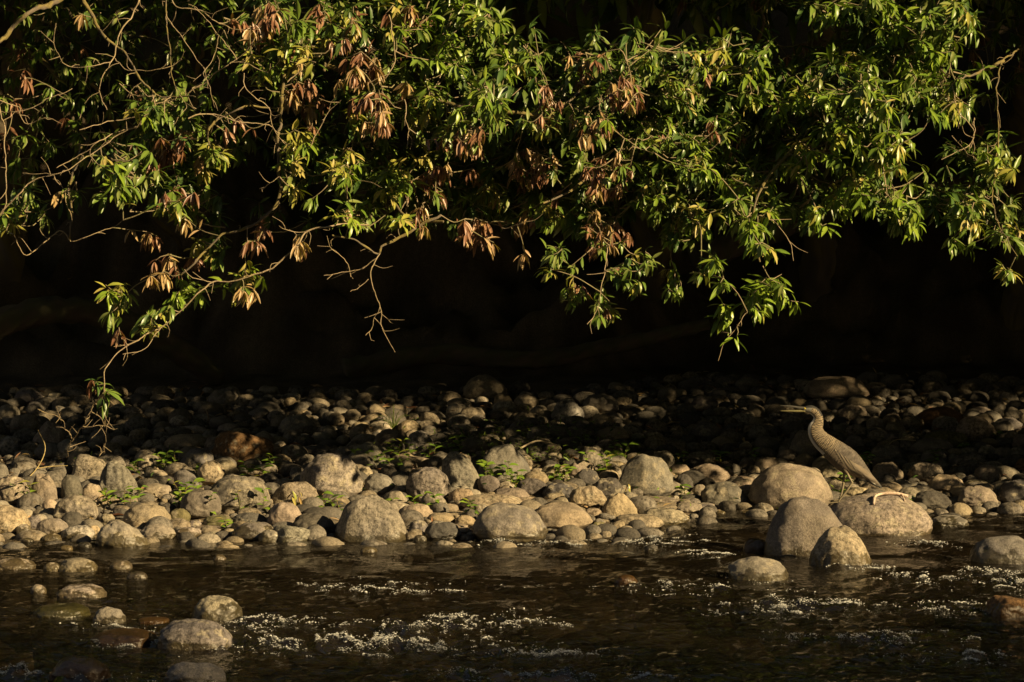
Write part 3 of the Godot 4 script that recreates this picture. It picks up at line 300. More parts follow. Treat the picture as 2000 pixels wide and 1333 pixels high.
	[1.087, 0.205, -3.013, 0.032, 0.020, 0.032, 3, 2.70, -0.02, 0.05, 0.38, 2, 3, "pebble", "tiny grey domed pebble right behind the hollow-faced grey boulder", 0, 941],
	[0.438, 0.490, -5.456, 0.072, 0.039, 0.069, 4, 2.10, 0.10, 0.05, 0.05, 0, 3, "cobble", "second nearest small dark domed cobble in shade behind, left of the sunlit cone boulder", 0, 942],
	[-0.210, 0.150, -1.546, 0.032, 0.022, 0.025, 2, 2.70, -0.03, 0.05, -0.33, 0, 3, "pebble", "tiny tan domed pebble close right of the tilted grey boulder", 0, 943],
	[-3.433, 0.287, -3.098, 0.050, 0.040, 0.041, 0, 2.70, -0.07, 0.05, -0.41, 0, 3, "pebble", "tiny golden tan domed pebble close right of the shaded pointed boulder", 0, 944],
	[0.486, 0.450, -4.891, 0.084, 0.061, 0.069, 4, 2.70, 0.01, 0.05, -0.12, 0, 3, "cobble", "nearest small dark domed cobble in shade behind, left of the sunlit cone boulder", 0, 945],
	[2.042, 0.160, -3.150, 0.040, 0.028, 0.038, 0, 2.10, -0.05, 0.05, -0.25, 0, 3, "pebble", "tiny golden tan domed pebble behind the huge dome boulder", 0, 946],
]
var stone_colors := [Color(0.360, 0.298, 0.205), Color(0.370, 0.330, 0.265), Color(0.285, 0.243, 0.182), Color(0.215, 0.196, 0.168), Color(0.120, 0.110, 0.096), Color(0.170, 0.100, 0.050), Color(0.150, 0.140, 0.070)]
# trees: name, label, branches [name, base radius mm, tip radius mm, mossy, points mm], sprigs [x, y, z mm, leaf kind, parent sprig or -1, then the point it grows from]
var tree_table := [
	{"name": "overhanging_tree", "label": "tree with bare pale twigs and mossy branches hanging over the bank at upper left", "branches": [
		["branch", 14, 7, 1, [-2939, 3724, -435, -2930, 3616, -363, -2854, 3493, -337, -2788, 3390, -203, -2691, 3308, -204, -2625, 3257, -141, -2552, 3155, -51, -2488, 3047, 0, -2390, 2968, 17, -2295, 2944, 9, -2105, 2949, 148]],
		["twig", 9, 4, 0, [-2530, 3684, -350, -2530, 3609, -234, -2570, 3512, -221, -2640, 3379, -83, -2663, 3279, -67, -2686, 3180, 26, -2751, 3069, 81, -2769, 2998, 59, -2728, 2914, 186, -2686, 2859, 221]],
		["twig", 5, 2.5, 0, [-2677, 3182, 89, -2807, 3145, 186, -2958, 3153, 137, -3022, 3244, 267, -3030, 3348, 275, -3021, 3433, 261]],
		["twig", 5, 2.5, 0, [-2657, 3203, 59, -2570, 3138, 184, -2445, 3113, 230, -2323, 3129, 258, -2230, 3174, 238, -2154, 3244, 270]],
		["branch", 8, 4, 1, [-2332, 3672, -120, -2327, 3505, -69, -2300, 3357, 30, -2290, 3214, 38, -2271, 3093, 94, -2208, 2961, 235]],
		["twig", 7, 2.5, 0, [-2277, 3597, 7, -2224, 3537, 55, -2068, 3522, 75, -1955, 3439, 117, -1807, 3386, 165, -1712, 3413, 165, -1674, 3482, 210, -1659, 3533, 347]],
		["twig", 7, 3, 0, [-2188, 2965, -21, -2037, 3070, 35, -1919, 3146, 149, -1835, 3194, 140, -1773, 3247, 178, -1684, 3364, 217, -1670, 3433, 253]],
		["twig", 6, 3, 0, [-1830, 3192, 191, -1866, 3256, 208, -1956, 3354, 114, -2029, 3464, 91, -2123, 3545, 101]],
		["twig", 5, 2, 0, [-1819, 3178, 202, -1726, 3152, 295, -1644, 3111, 308, -1592, 3123, 361, -1586, 3164, 354]],
		["branch", 11, 9, 1, [-2036, 2725, 66, -1960, 2807, 0, -1845, 2868, 47, -1758, 2894, -54, -1644, 2881, -131]],
		["twig", 7, 4, 0, [-2152, 2805, 227, -2083, 2836, 201, -1980, 2830, 146, -1882, 2792, 172, -1741, 2772, 145, -1623, 2765, 124, -1586, 2711, 2, -1533, 2653, 65, -1465, 2598, 9]],
		["twig", 8, 4, 0, [-2386, 2960, 250, -2384, 2876, 216, -2435, 2817, 330, -2609, 2794, 270, -2717, 2770, 350, -2845, 2732, 445]],
		["twig", 7, 4, 0, [-2453, 2819, 181, -2500, 2748, 196, -2628, 2710, 232, -2742, 2639, 345, -2890, 2544, 310, -3015, 2473, 361]],
		["twig", 6, 3, 0, [-2481, 2747, 343, -2593, 2699, 317, -2719, 2605, 342, -2851, 2511, 416, -2980, 2441, 503, -3213, 2444, 457]],
		["twig", 6, 4, 0, [-1787, 3105, 150, -1776, 3020, 159, -1701, 2937, 210, -1623, 2878, 122, -1600, 2758, 122, -1555, 2700, 127]],
		["twig", 7, 4, 0, [-3515, 2880, -46, -3424, 2854, 83, -3323, 2844, 115, -3172, 2891, 159, -3049, 2948, 175, -2928, 2996, 185]],
		["twig", 6, 3, 0, [-3450, 2925, 127, -3410, 2915, 160, -3293, 2878, 84, -3280, 2829, 166, -3238, 2772, 134, -3112, 2812, 178, -2986, 2758, 223]],
		["twig", 9, 5, 0, [-3404, 2909, 314, -3377, 2827, 360, -3367, 2757, 284, -3351, 2639, 322, -3349, 2463, 345, -3343, 2251, 414, -3377, 2167, 402]],
		["branch", 12, 9, 1, [-2921, 2553, -235, -2993, 2421, -213, -3016, 2324, -203, -2977, 2204, -91, -2982, 2046, -72, -3011, 1988, -142]],
		["twig", 7, 4, 0, [-2989, 1975, -111, -3064, 2048, -108, -3175, 1953, -38, -3260, 1894, 39, -3306, 1932, 46, -3351, 2029, 60]],
		["twig", 5, 3, 0, [-2974, 1976, -82, -2849, 2011, -59, -2706, 2072, -107, -2626, 2122, -52]],
		["branch", 22, 16, 1, [-2995, 3676, -196, -3062, 3606, -171, -3151, 3552, -55, -3245, 3500, 49, -3356, 3405, 22, -3418, 3321, 89, -3492, 3265, 250]],
		["twig", 9, 5, 0, [-3459, 2144, 127, -3417, 2162, 168, -3291, 2295, 200, -3197, 2377, 184, -3048, 2435, 215]],
		["twig", 5, 3, 0, [-3074, 2423, 51, -3011, 2328, 83, -2977, 2247, 179, -2942, 2162, 189]],
		["twig", 5, 3, 0, [-2267, 2940, 258, -2293, 2892, 325, -2295, 2807, 371]],
		["twig", 5, 2.5, 0, [-2602, 3034, 277, -2521, 2976, 309, -2411, 2948, 375, -2340, 2960, 433]],
		["twig", 4, 2, 0, [-1948, 3351, 187, -1979, 3233, 195, -2029, 3128, 310, -2101, 3043, 343]],
		["twig", 4, 2, 0, [-2217, 2962, 152, -2169, 2893, 217, -2180, 2835, 311, -2222, 2801, 274]],
		["twig", 5, 2.5, 0, [-2310, 3498, 80, -2229, 3386, 167, -2151, 3269, 116, -2069, 3165, 182, -2032, 3065, 119, -1998, 2944, 233, -1978, 2877, 160]],
		["trunk", 190, 110, 1, [-4700, 1195, -7600, -4600, 2000, -7300, -4300, 3400, -6200, -3900, 5200, -5000, -3700, 7000, -4600]],
		["branch", 70, 15, 1, [-4200, 4000, -5800, -3900, 4200, -3000, -3300, 4050, -1400, -2934, 3722, -400]],
		["branch", 50, 22, 1, [-3900, 4000, -3000, -3600, 3900, -1200, -2996, 3676, -200]],
		["branch", 30, 10, 1, [-4200, 4000, -5800, -3900, 3600, -3400, -3245, 2796, -2200, -2916, 2553, -200]],
	], "sprigs": [
		[-2417, 2811, 343, 0, -1, -2435, 2817, 330],
		[-2406, 2841, 241, 2, -1, -2384, 2876, 216],
		[-2355, 2883, 164, 2, -1, -2384, 2876, 216],
		[-2354, 2882, 126, 2, 2],
		[-2402, 2869, 302, 3, -1, -2435, 2817, 330],
		[-2361, 2869, 318, 3, 4],
		[-2416, 2907, 73, 2, -1, -2390, 2968, 17],
		[-3089, 2306, -156, 5, -1, -3016, 2324, -203],
		[-2519, 2923, 234, 2, -1, -2521, 2976, 309],
		[-2493, 2871, 377, 1, -1, -2435, 2817, 330],
		[-2688, 2524, 301, 1, -1, -2719, 2605, 342],
		[-1903, 2723, -3, 4, -1, -1960, 2807, 0],
		[-2945, 3524, -300, 5, -1, -2854, 3493, -337],
		[-1990, 3287, 13, 6, -1, -1956, 3354, 114],
		[-2672, 2478, 502, 2, -1, -2785, 2558, 379],
		[-2581, 2511, 549, 0, 14],
		[-2594, 2424, 384, 0, 10],
		[-2592, 2331, 369, 2, 16],
		[-1867, 3476, -62, 4, -1, -1955, 3439, 117],
		[-2013, 2572, -66, 2, -1, -2036, 2725, 66],
		[-2681, 2369, 224, 0, 10],
		[-2605, 2365, 211, 2, 20],
		[-2594, 2355, 199, 2, 21],
		[-2606, 2335, 231, 0, 21],
		[-2575, 2419, 191, 2, 21],
		[-2596, 2303, 170, 2, 22],
		[-2544, 2334, 149, 2, 22],
		[-2521, 2358, 92, 2, 26],
		[-2617, 2331, 67, 1, -1, -2626, 2122, -52],
		[-2049, 2601, -268, 2, 19],
		[-1974, 2575, -280, 1, 29],
		[-2068, 2653, -337, 1, 29],
		[-2078, 2574, -387, 2, 31],
		[-2490, 2036, -294, 5, -1, -2706, 2072, -107],
		[-2434, 2006, -330, 4, 33],
		[-2519, 1995, -412, 4, 33],
		[-3408, 2117, -215, 1, -1, -3351, 2029, 60],
		[-3462, 2174, -187, 2, 36],
		[-3430, 2123, -314, 2, 36],
		[-3414, 2219, -269, 2, 36],
		[-3376, 2223, -260, 0, 39],
		[-2356, 2243, -32, 2, -1, -2626, 2122, -52],
		[-2341, 2313, -57, 4, 41],
		[-2359, 2264, -116, 3, 41],
		[-2242, 2248, -28, 2, 41],
		[-2305, 2296, -207, 5, 43],
		[-2358, 2255, -231, 1, 45],
		[-2268, 2363, -192, 4, 45],
		[-2277, 2186, -197, 1, 43],
		[-2268, 2172, -211, 2, 48],
		[-1987, 2559, -406, 0, 30],
		[-2246, 2673, -143, 4, -1, -2036, 2725, 66],
		[-2255, 2704, -239, 3, 51],
		[-2256, 2686, -255, 5, 52],
		[-2266, 2722, -367, 5, 53],
		[-2326, 2726, -368, 4, 54],
		[-2385, 2681, -225, 4, 51],
		[-2282, 2603, -353, 4, 53],
		[-2353, 2627, -422, 4, 57],
		[-2395, 2628, -450, 4, 58],
		[-3511, 2139, -459, 0, 38],
		[-2405, 2692, -465, 3, 59],
		[-2364, 2258, -354, 4, 46],
		[-2327, 2266, -387, 2, 62],
		[-2312, 2655, -503, 4, 58],
		[-2165, 2536, -486, 5, 32],
		[-2470, 2547, -401, 4, 59],
		[-2486, 2536, -421, 5, 66],
		[-2113, 2605, -559, 2, 65],
		[-2122, 2462, -570, 1, 65],
		[-2131, 2300, 172, 4, 44],
		[-2440, 2650, -571, 5, 59],
		[-2459, 2601, -646, 5, 71],
		[-2379, 2551, -581, 4, 59],
		[-2440, 2542, -596, 4, 73],
		[-2441, 2507, -546, 4, 74],
		[-2492, 2515, -535, 5, 75],
		[-2162, 2445, -667, 1, 69],
		[-2194, 2538, -674, 0, 77],
		[-2070, 2992, -458, 6, -1, -2188, 2965, -21],
		[-2342, 2599, -771, 2, 72],
		[-2197, 2472, -912, 0, 77],
	]},
	{"name": "overhanging_tree", "label": "tree with drooping brown and yellow-green leaves, long bough dipping to the stones", "branches": [
		["twig", 6, 3, 0, [-1494, 3042, 236, -1399, 3113, 225, -1302, 3173, 252]],
		["twig", 6, 3, 0, [-1342, 2615, 249, -1281, 2734, 237, -1200, 2866, 228, -1137, 2923, 258]],
		["twig", 6, 3, 0, [-1685, 2335, 153, -1602, 2368, 287, -1541, 2415, 280]],
		["branch", 15, 11, 1, [-1563, 2951, -165, -1568, 2834, -218, -1576, 2701, -90, -1581, 2519, -60, -1566, 2302, -30, -1637, 2182, -1, -1787, 2074, -55, -1969, 2012, -39, -2063, 1906, -1, -2114, 1848, 105, -2222, 1762, 93]],
		["twig", 10, 6, 0, [-962, 2091, 73, -1097, 2099, 108, -1235, 2080, 202, -1366, 2056, 181, -1437, 1963, 251, -1592, 1817, 275, -1795, 1740, 296, -1988, 1711, 272, -2077, 1653, 336, -2212, 1520, 324, -2345, 1414, 321, -2474, 1347, 437, -2565, 1291, 468, -2633, 1222, 494, -2682, 1125, 513, -2695, 996, 501]],
		["twig", 5, 3, 0, [-2323, 1422, 392, -2378, 1337, 451, -2445, 1272, 486, -2555, 1256, 548]],
		["twig", 4, 2.5, 0, [-2484, 1342, 359, -2549, 1311, 410, -2631, 1294, 458]],
		["branch", 13, 9, 1, [-483, 2157, -36, -621, 2089, -9, -758, 2014, 20, -876, 1954, 78, -900, 1895, 85, -1025, 1985, 191, -1194, 2033, 214]],
		["twig", 6, 3, 0, [-880, 1907, 228, -946, 1756, 275, -882, 1547, 200, -870, 1414, 253, -774, 1256, 348]],
		["twig", 4, 2.5, 0, [-878, 1552, 278, -939, 1412, 226, -969, 1363, 311]],
		["twig", 4, 2, 0, [-871, 1498, 229, -799, 1468, 301, -713, 1462, 329]],
		["twig", 5, 2.5, 0, [-905, 1872, 193, -1026, 1803, 183, -1160, 1770, 218, -1252, 1756, 274]],
		["twig", 5, 2.5, 0, [-1061, 1734, 154, -1126, 1873, 223, -1189, 1934, 301, -1225, 2028, 262]],
		["twig", 4, 2, 0, [-958, 1734, 173, -1025, 1667, 200, -1075, 1654, 290]],
		["twig", 5, 3, 0, [-1980, 1715, 348, -2048, 1733, 381, -2113, 1761, 407, -2159, 1814, 448]],
		["twig", 5, 3, 0, [-1358, 2059, 302, -1444, 2046, 293, -1506, 2081, 366, -1541, 2098, 350]],
		["branch", 20, 15, 1, [-1270, 3168, -539, -1056, 3104, -493, -860, 3032, -429, -674, 2957, -310, -487, 2917, -223, -340, 2895, -165, 0, 2847, -115, 242, 2809, -138]],
		["twig", 7, 4, 0, [-824, 3496, -13, -805, 3391, 51, -781, 3255, 39, -813, 3116, 124, -923, 3014, 94]],
		["twig", 6, 3, 0, [-720, 2930, 50, -709, 2809, 166, -693, 2741, 162, -708, 2605, 216]],
		["twig", 6, 3, 0, [-1198, 2400, 115, -1028, 2393, 100, -867, 2350, 250]],
		["twig", 6, 3, 0, [-69, 2074, 91, 34, 2093, 174, 119, 2136, 231]],
		["twig", 7, 4, 0, [-2702, 992, 450, -2759, 939, 312, -2811, 873, 138, -2886, 783, -92, -2957, 687, -335, -3062, 585, -588, -3126, 490, -819, -3171, 407, -1015]],
		["twig", 5, 3, 0, [-2958, 683, -346, -2864, 701, -300, -2781, 706, -288, -2621, 756, -162]],
		["twig", 5, 2.5, 0, [-3069, 585, -588, -3069, 669, -381, -3079, 770, -127, -3190, 855, 92]],
		["twig", 4, 2, 0, [-3076, 751, -173, -3066, 837, 46, -3069, 864, 115]],
		["twig", 5, 3, 0, [-2702, 992, 450, -2744, 851, 81, -2801, 669, -381, -2840, 566, -635, -2954, 389, -1050]],
		["twig", 4, 2, 0, [-2785, 706, -288, -2745, 669, -381]],
		["trunk", 200, 120, 1, [-1400, 1728, -8200, -1300, 2200, -7800, -1350, 3900, -6300, -1200, 5400, -4600, -1100, 7200, -4300]],
		["branch", 60, 17, 1, [-1350, 3900, -6300, -1400, 4000, -3200, -1300, 3450, -1600, -1267, 3167, -500]],
		["branch", 45, 15, 1, [-1400, 4000, -3200, -1700, 3500, -1400, -1566, 2951, -200]],
		["branch", 40, 13, 1, [-1350, 3900, -6300, -1100, 3400, -2600, -843, 2289, -400, -482, 2158, 0]],
	], "sprigs": [
		[-1411, 1972, 265, 5, -1, -1437, 1963, 251],
		[-2648, 1006, 500, 2, -1, -2695, 996, 501],
		[-613, 2215, -88, 4, -1, -603, 2202, -133],
		[-740, 2972, -408, 4, -1, -767, 2995, -370],
		[-609, 2232, -177, 5, -1, -603, 2202, -133],
		[-1529, 2536, -53, 2, -1, -1581, 2519, -60],
		[-2699, 938, 500, 3, -1, -2695, 996, 501],
		[-1095, 2428, 61, 0, -1, -1113, 2396, 108],
		[-2688, 1053, 450, 2, -1, -2702, 992, 450],
		[-1355, 3193, 225, 1, -1, -1302, 3173, 252],
		[-1376, 2615, 191, 0, -1, -1342, 2615, 249],
		[-645, 2153, -15, 4, -1, -621, 2089, -9],
		[-1512, 2998, -211, 4, -1, -1566, 2951, -200],
		[-1492, 3000, -198, 5, 12],
		[-1153, 2156, 129, 2, -1, -1166, 2090, 155],
		[-1087, 2447, 156, 0, -1, -1113, 2396, 108],
		[-1393, 1992, 149, 5, -1, -1366, 2056, 181],
		[-1674, 1743, 208, 0, -1, -1694, 1778, 285],
		[-1447, 2025, 156, 5, -1, -1366, 2056, 181],
		[-2755, 1070, 450, 3, 8],
		[-2779, 1060, 450, 4, 19],
		[-1790, 1980, -65, 4, -1, -1787, 2074, -55],
		[-1491, 2588, -115, 0, -1, -1578, 2610, -75],
		[-1450, 2622, -95, 1, 22],
		[-1405, 1972, 81, 4, 16],
		[-1780, 1657, 350, 5, -1, -1795, 1740, 296],
		[-1793, 1677, 400, 5, 25],
		[-2267, 1558, 400, 2, -1, -2212, 1520, 324],
		[-605, 2094, -110, 5, -1, -621, 2089, -9],
		[-1455, 3056, -224, 4, 13],
		[-1521, 2948, -398, 5, -1, -1582, 3020, -350],
		[-1461, 2938, -363, 5, 30],
		[-1479, 2600, -19, 0, 5],
		[-1196, 2476, 197, 1, -1, -1198, 2400, 115],
		[-644, 2947, -171, 2, -1, -580, 2937, -267],
		[-680, 2116, -133, 0, -1, -603, 2202, -133],
		[-1465, 2728, -65, 1, -1, -1576, 2701, -90],
		[-1409, 2705, -54, 1, 36],
		[-1098, 2202, 50, 5, -1, -1097, 2099, 108],
		[-564, 2954, -141, 1, -1, -487, 2917, -223],
		[-1367, 3284, 192, 1, 9],
		[-577, 2830, -213, 1, -1, -580, 2937, -267],
		[-575, 3025, -172, 2, 39],
		[-1385, 2720, -105, 1, 37],
		[-2336, 1783, 61, 5, -1, -2222, 1762, 93],
		[-2341, 1775, 65, 5, 44],
		[-1178, 2519, 121, 1, -1, -1198, 2400, 115],
		[-1386, 3272, 131, 1, 40],
		[-1012, 2127, -31, 2, -1, -962, 2091, 73],
		[-1057, 2141, -93, 1, 48],
		[-553, 2969, -381, 2, -1, -580, 2937, -267],
		[-2600, 1422, 400, 4, -1, -2549, 1311, 410],
		[-1034, 2509, 46, 0, 7],
		[-1446, 2337, -44, 1, -1, -1566, 2302, -30],
		[-2415, 1747, 79, 4, 45],
		[-716, 2371, -360, 4, -1, -783, 2268, -333],
		[-718, 2408, -391, 5, 55],
		[-1102, 2269, 136, 2, -1, -1113, 2396, 108],
		[-622, 2110, -252, 2, -1, -663, 2224, -200],
		[-1460, 2339, 208, 1, -1, -1541, 2415, 280],
		[-1188, 2196, 28, 1, 38],
		[-1418, 2643, -166, 2, 23],
		[-759, 2458, -354, 2, 56],
		[-2423, 1523, 360, 3, -1, -2345, 1414, 321],
		[-649, 2869, -416, 0, -1, -674, 2957, -310],
		[-639, 2795, -422, 1, 64],
		[-648, 2820, -351, 1, 64],
		[-996, 2926, 174, 4, -1, -923, 3014, 94],
		[-882, 2974, 222, 4, -1, -923, 3014, 94],
		[-871, 2923, 245, 4, 68],
		[-878, 2934, 269, 5, 69],
		[-525, 2933, -51, 0, 39],
		[-519, 2313, -195, 2, 4],
		[-473, 2314, -249, 4, 72],
		[-1372, 3044, -228, 4, 29],
		[-878, 2879, 78, 4, -1, -923, 3014, 94],
		[-881, 2792, 73, 5, 75],
		[-883, 2763, 71, 4, 76],
		[-935, 2776, 88, 5, 76],
		[-1464, 3175, 112, 1, -1, -1399, 3113, 225],
		[-1434, 3183, 61, 5, 79],
		[-514, 2341, -282, 4, 73],
		[-600, 3034, -448, 0, 50],
		[-717, 3058, -214, 5, -1, -674, 2957, -310],
		[-767, 2456, -294, 1, 62],
		[-774, 2126, -197, 0, -1, -723, 2246, -267],
		[-2400, 1540, 255, 2, -1, -2345, 1414, 321],
		[-1745, 1650, 164, 5, 17],
		[-1028, 2510, -55, 2, 52],
		[-749, 2386, -199, 2, -1, -723, 2246, -267],
		[-780, 3336, -98, 2, -1, -781, 3255, 39],
		[-745, 3395, -156, 0, 90],
		[-896, 2793, 149, 4, 76],
		[-2411, 1430, 177, 1, -1, -2345, 1414, 321],
		[-2398, 1470, 130, 3, 93],
		[-2361, 1537, 149, 1, 94],
		[-1465, 3051, -583, 4, -1, -1608, 3123, -575],
		[-1725, 1982, -174, 4, 21],
		[-1058, 2148, 268, 0, -1, -1109, 2009, 202],
		[-1445, 2521, 62, 1, 5],
		[-1447, 2505, 72, 1, 99],
		[-1473, 3301, 174, 0, 40],
		[-1478, 3302, 182, 4, 101],
		[-1464, 2666, 74, 1, 32],
		[-994, 2785, 65, 5, 78],
		[-579, 2887, -511, 1, 64],
		[-638, 2869, -545, 2, 105],
		[-928, 3174, -26, 4, -1, -797, 3185, 81],
		[-942, 3147, -96, 4, 107],
		[-888, 3135, -103, 5, 108],
		[-977, 3130, -139, 4, 108],
		[-1002, 3138, -116, 5, 110],
		[-1018, 3099, -103, 5, 111],
		[-1048, 3109, -120, 4, 112],
		[-928, 3231, -121, 5, 107],
		[-1459, 2967, -665, 4, 96],
		[-1375, 2868, -368, 5, 31],
		[-1014, 3254, -28, 4, 107],
		[-1059, 3235, -38, 4, 117],
		[-740, 2141, 142, 1, -1, -758, 2014, 20],
		[-1047, 2247, -88, 0, 49],
		[-2279, 1839, -56, 4, -1, -2222, 1762, 93],
		[-1424, 2885, -480, 4, 30],
		[-1493, 3375, 215, 2, 102],
		[-580, 2375, -354, 4, 55],
		[-587, 2414, -300, 4, 124],
		[-810, 2343, -96, 0, 89],
		[-782, 2315, -29, 1, 126],
		[-888, 2316, -94, 1, 126],
		[-860, 2873, -54, 1, -1, -720, 2930, 50],
		[-837, 2776, -44, 4, 129],
		[-1162, 2548, -27, 0, 7],
		[-1099, 2597, -53, 1, 131],
		[-1074, 2583, -109, 1, 132],
		[-2410, 1766, 188, 5, 54],
		[-1343, 2617, -230, 0, 61],
		[-1026, 3101, -291, 4, -1, -958, 3068, -461],
		[-1071, 3084, -274, 5, 136],
		[-910, 2381, -252, 0, -1, -843, 2289, -400],
		[-889, 2433, -238, 0, 138],
		[-1420, 2886, -680, 5, 115],
		[-1039, 3153, 145, 5, -1, -923, 3014, 94],
		[-1207, 3349, -505, 4, -1, -1270, 3187, -579],
		[-1253, 3352, -415, 1, 142],
		[-1277, 3377, -434, 1, 143],
		[-1249, 3348, -350, 2, 143],
		[-1143, 3422, -569, 4, 142],
		[-1144, 3390, -610, 4, 146],
		[-1231, 3311, -302, 4, 145],
		[-322, 2127, -136, 4, -1, -483, 2157, -36],
		[-316, 2072, -180, 4, 149],
		[-325, 2078, -198, 5, 150],
		[-322, 2126, -231, 4, 151],
		[-900, 2424, -131, 2, 139],
		[-744, 2313, 26, 0, 127],
		[-1065, 3116, -71, 4, 112],
		[-1595, 3125, 79, 0, 79],
		[-1067, 2906, 20, 4, -1, -923, 3014, 94],
		[-1058, 2873, -61, 1, 157],
		[-1058, 2814, -113, 1, 158],
		[-1117, 2608, -152, 5, 133],
		[-1127, 3213, -78, 4, 118],
		[84, 1909, 106, 5, -1, 34, 2093, 174],
		[-1387, 3079, -357, 4, -1, -1582, 3020, -350],
		[-1372, 3060, -358, 4, 163],
		[-1349, 2262, 118, 2, -1, -1198, 2400, 115],
		[-1433, 3402, 257, 2, 123],
		[-1159, 3421, -397, 2, 142],
		[-1098, 3434, -380, 1, 167],
		[-1095, 3483, -399, 5, 168],
		[-1086, 3455, -327, 2, 168],
		[-1123, 3454, -662, 4, 146],
		[-1116, 3497, -658, 2, 171],
		[-1242, 3464, -388, 2, 167],
		[-958, 2921, 370, 4, 70],
		[-1409, 3302, -2, 2, 80],
		[-1150, 3517, -624, 1, 172],
		[-521, 2478, -312, 4, 125],
		[-784, 2535, -180, 1, 89],
		[-1420, 3389, -26, 2, 175],
		[-735, 2392, -31, 0, 126],
		[-1340, 2908, -684, 4, 140],
		[-1720, 3109, -184, 1, -1, -1574, 2986, -275],
		[-1764, 3236, -199, 1, 182],
		[-458, 2466, -321, 4, 177],
		[-684, 2775, -552, 1, 65],
		[-2332, 1883, -192, 5, 121],
		[-1001, 3250, -211, 4, 114],
		[-2423, 1846, -172, 4, 186],
		[-1328, 2968, -615, 4, 96],
		[-435, 2511, -319, 5, 184],
		[-842, 2451, -51, 0, 126],
		[-859, 2466, -49, 2, 191],
		[-612, 2430, -513, 4, 56],
		[-538, 2471, -546, 5, 193],
		[-514, 2418, -565, 4, 194],
		[-1678, 2074, -279, 4, 97],
		[-540, 2496, -465, 4, 193],
		[-871, 2828, 373, 5, 70],
		[-850, 2747, 361, 4, 198],
		[-1105, 2495, 363, 1, 33],
		[-1149, 2455, 385, 1, 200],
		[-1106, 2454, 464, 1, 200],
		[-1101, 2423, 520, 0, 202],
		[-606, 3407, -193, 2, 91],
		[-1294, 2942, -455, 4, 122],
		[-1676, 3150, -38, 0, 182],
		[-1517, 3293, -35, 0, 175],
		[-1559, 3257, -39, 1, 207],
		[-2334, 1882, -312, 4, 186],
		[-1373, 2730, -356, 4, 116],
		[-1369, 2701, -315, 0, 210],
		[-1764, 1979, -332, 2, 97],
		[-624, 3213, -140, 2, -1, -781, 3255, 39],
		[-504, 3208, -209, 0, 213],
		[-514, 3233, -304, 0, 214],
		[-1053, 3476, -476, 5, 169],
		[-499, 2493, -202, 4, 72],
		[-456, 2684, 174, 4, -1, -693, 2741, 162],
		[-349, 2687, 116, 4, 218],
		[-283, 2716, 153, 5, 219],
		[-263, 2670, 155, 5, 220],
		[-226, 2672, 147, 5, 221],
		[-313, 2628, 63, 5, 219],
		[-424, 2747, 286, 2, 218],
		[-355, 2796, 290, 2, 224],
		[-347, 2779, 340, 1, 225],
		[-321, 2788, 335, 2, 226],
		[-362, 2742, 42, 4, 219],
		[-350, 2627, 9, 4, 223],
		[-447, 3139, -351, 0, 50],
		[-391, 3154, -362, 2, 230],
		[-357, 3139, -262, 0, 230],
		[-382, 3181, -209, 2, 232],
		[-1771, 1998, -442, 4, 212],
		[-389, 2842, 353, 0, 225],
		[-240, 2653, -44, 4, -1, -170, 2871, -140],
		[-596, 3205, -448, 2, 82],
		[-1324, 3495, -331, 4, 173],
		[-736, 3353, -316, 4, 91],
		[-798, 3362, -348, 0, 239],
		[-834, 3391, -296, 1, 240],
		[-475, 3310, -303, 0, 215],
		[-1748, 3232, 34, 1, 206],
		[-1069, 3568, -721, 4, 172],
		[-1110, 3350, -275, 4, 167],
		[-1331, 3573, -345, 4, 238],
		[-1330, 3574, -372, 4, 246],
		[-254, 2129, -360, 4, 152],
		[-253, 2123, -391, 4, 248],
		[-314, 2099, -377, 5, 248],
		[-166, 2099, -345, 4, 248],
		[-1171, 3051, -121, 5, 137],
		[-585, 2566, -377, 1, 56],
		[-518, 3303, -504, 1, 237],
		[-531, 3293, -542, 0, 254],
		[-448, 3306, -489, 0, 254],
		[-430, 3288, -443, 2, 256],
		[-1284, 3548, -476, 5, 173],
		[-1340, 3523, -481, 4, 258],
		[-1723, 2089, -441, 4, 234],
		[-753, 3420, -429, 0, 239],
		[-345, 2854, 429, 0, 235],
		[-2528, 1411, -20, 2, 94],
		[-330, 2649, 358, 4, 224],
		[-1119, 3565, -800, 1, 244],
		[-1804, 1766, -203, 1, 21],
		[-1787, 1777, -264, 0, 266],
		[-1773, 1787, -261, 1, 267],
		[-1825, 1729, -132, 1, 266],
		[-1857, 1720, -248, 2, 266],
		[-1806, 1659, -75, 2, 269],
		[-1962, 1701, -239, 0, 270],
		[-1855, 1621, -201, 1, 270],
		[-1852, 1775, -364, 2, 267],
		[-259, 2681, 282, 2, 220],
		[-469, 3398, -501, 0, 254],
		[-2176, 1869, -278, 4, 186],
		[-2183, 1875, -331, 4, 277],
		[-1737, 3403, -247, 4, 183],
		[-1660, 3442, -242, 5, 279],
		[-623, 3453, -354, 0, 239],
		[-226, 2749, 378, 5, 227],
		[-223, 2711, 395, 4, 282],
		[-1868, 2822, -273, 4, -1, -1568, 2834, -218],
		[-1080, 3508, -838, 4, 265],
		[-1659, 3517, -184, 4, 280],
		[-456, 3388, -583, 2, 276],
		[-203, 2000, -392, 4, 248],
		[-430, 3181, -545, 0, 230],
		[-358, 3304, -539, 0, 256],
		[-42, 3135, -274, 0, -1, -85, 2859, -127],
		[-25, 3150, -372, 0, 291],
		[-55, 3162, -395, 0, 292],
		[-34, 3237, -487, 0, 293],
		[-53, 3290, -534, 0, 294],
		[-72, 3258, -574, 0, 295],
		[-122, 3253, -469, 2, 294],
		[-55, 3184, -570, 0, 294],
		[-233, 2950, 161, 2, -1, -170, 2871, -140],
		[-207, 3006, 204, 2, 299],
		[-222, 2978, 234, 0, 300],
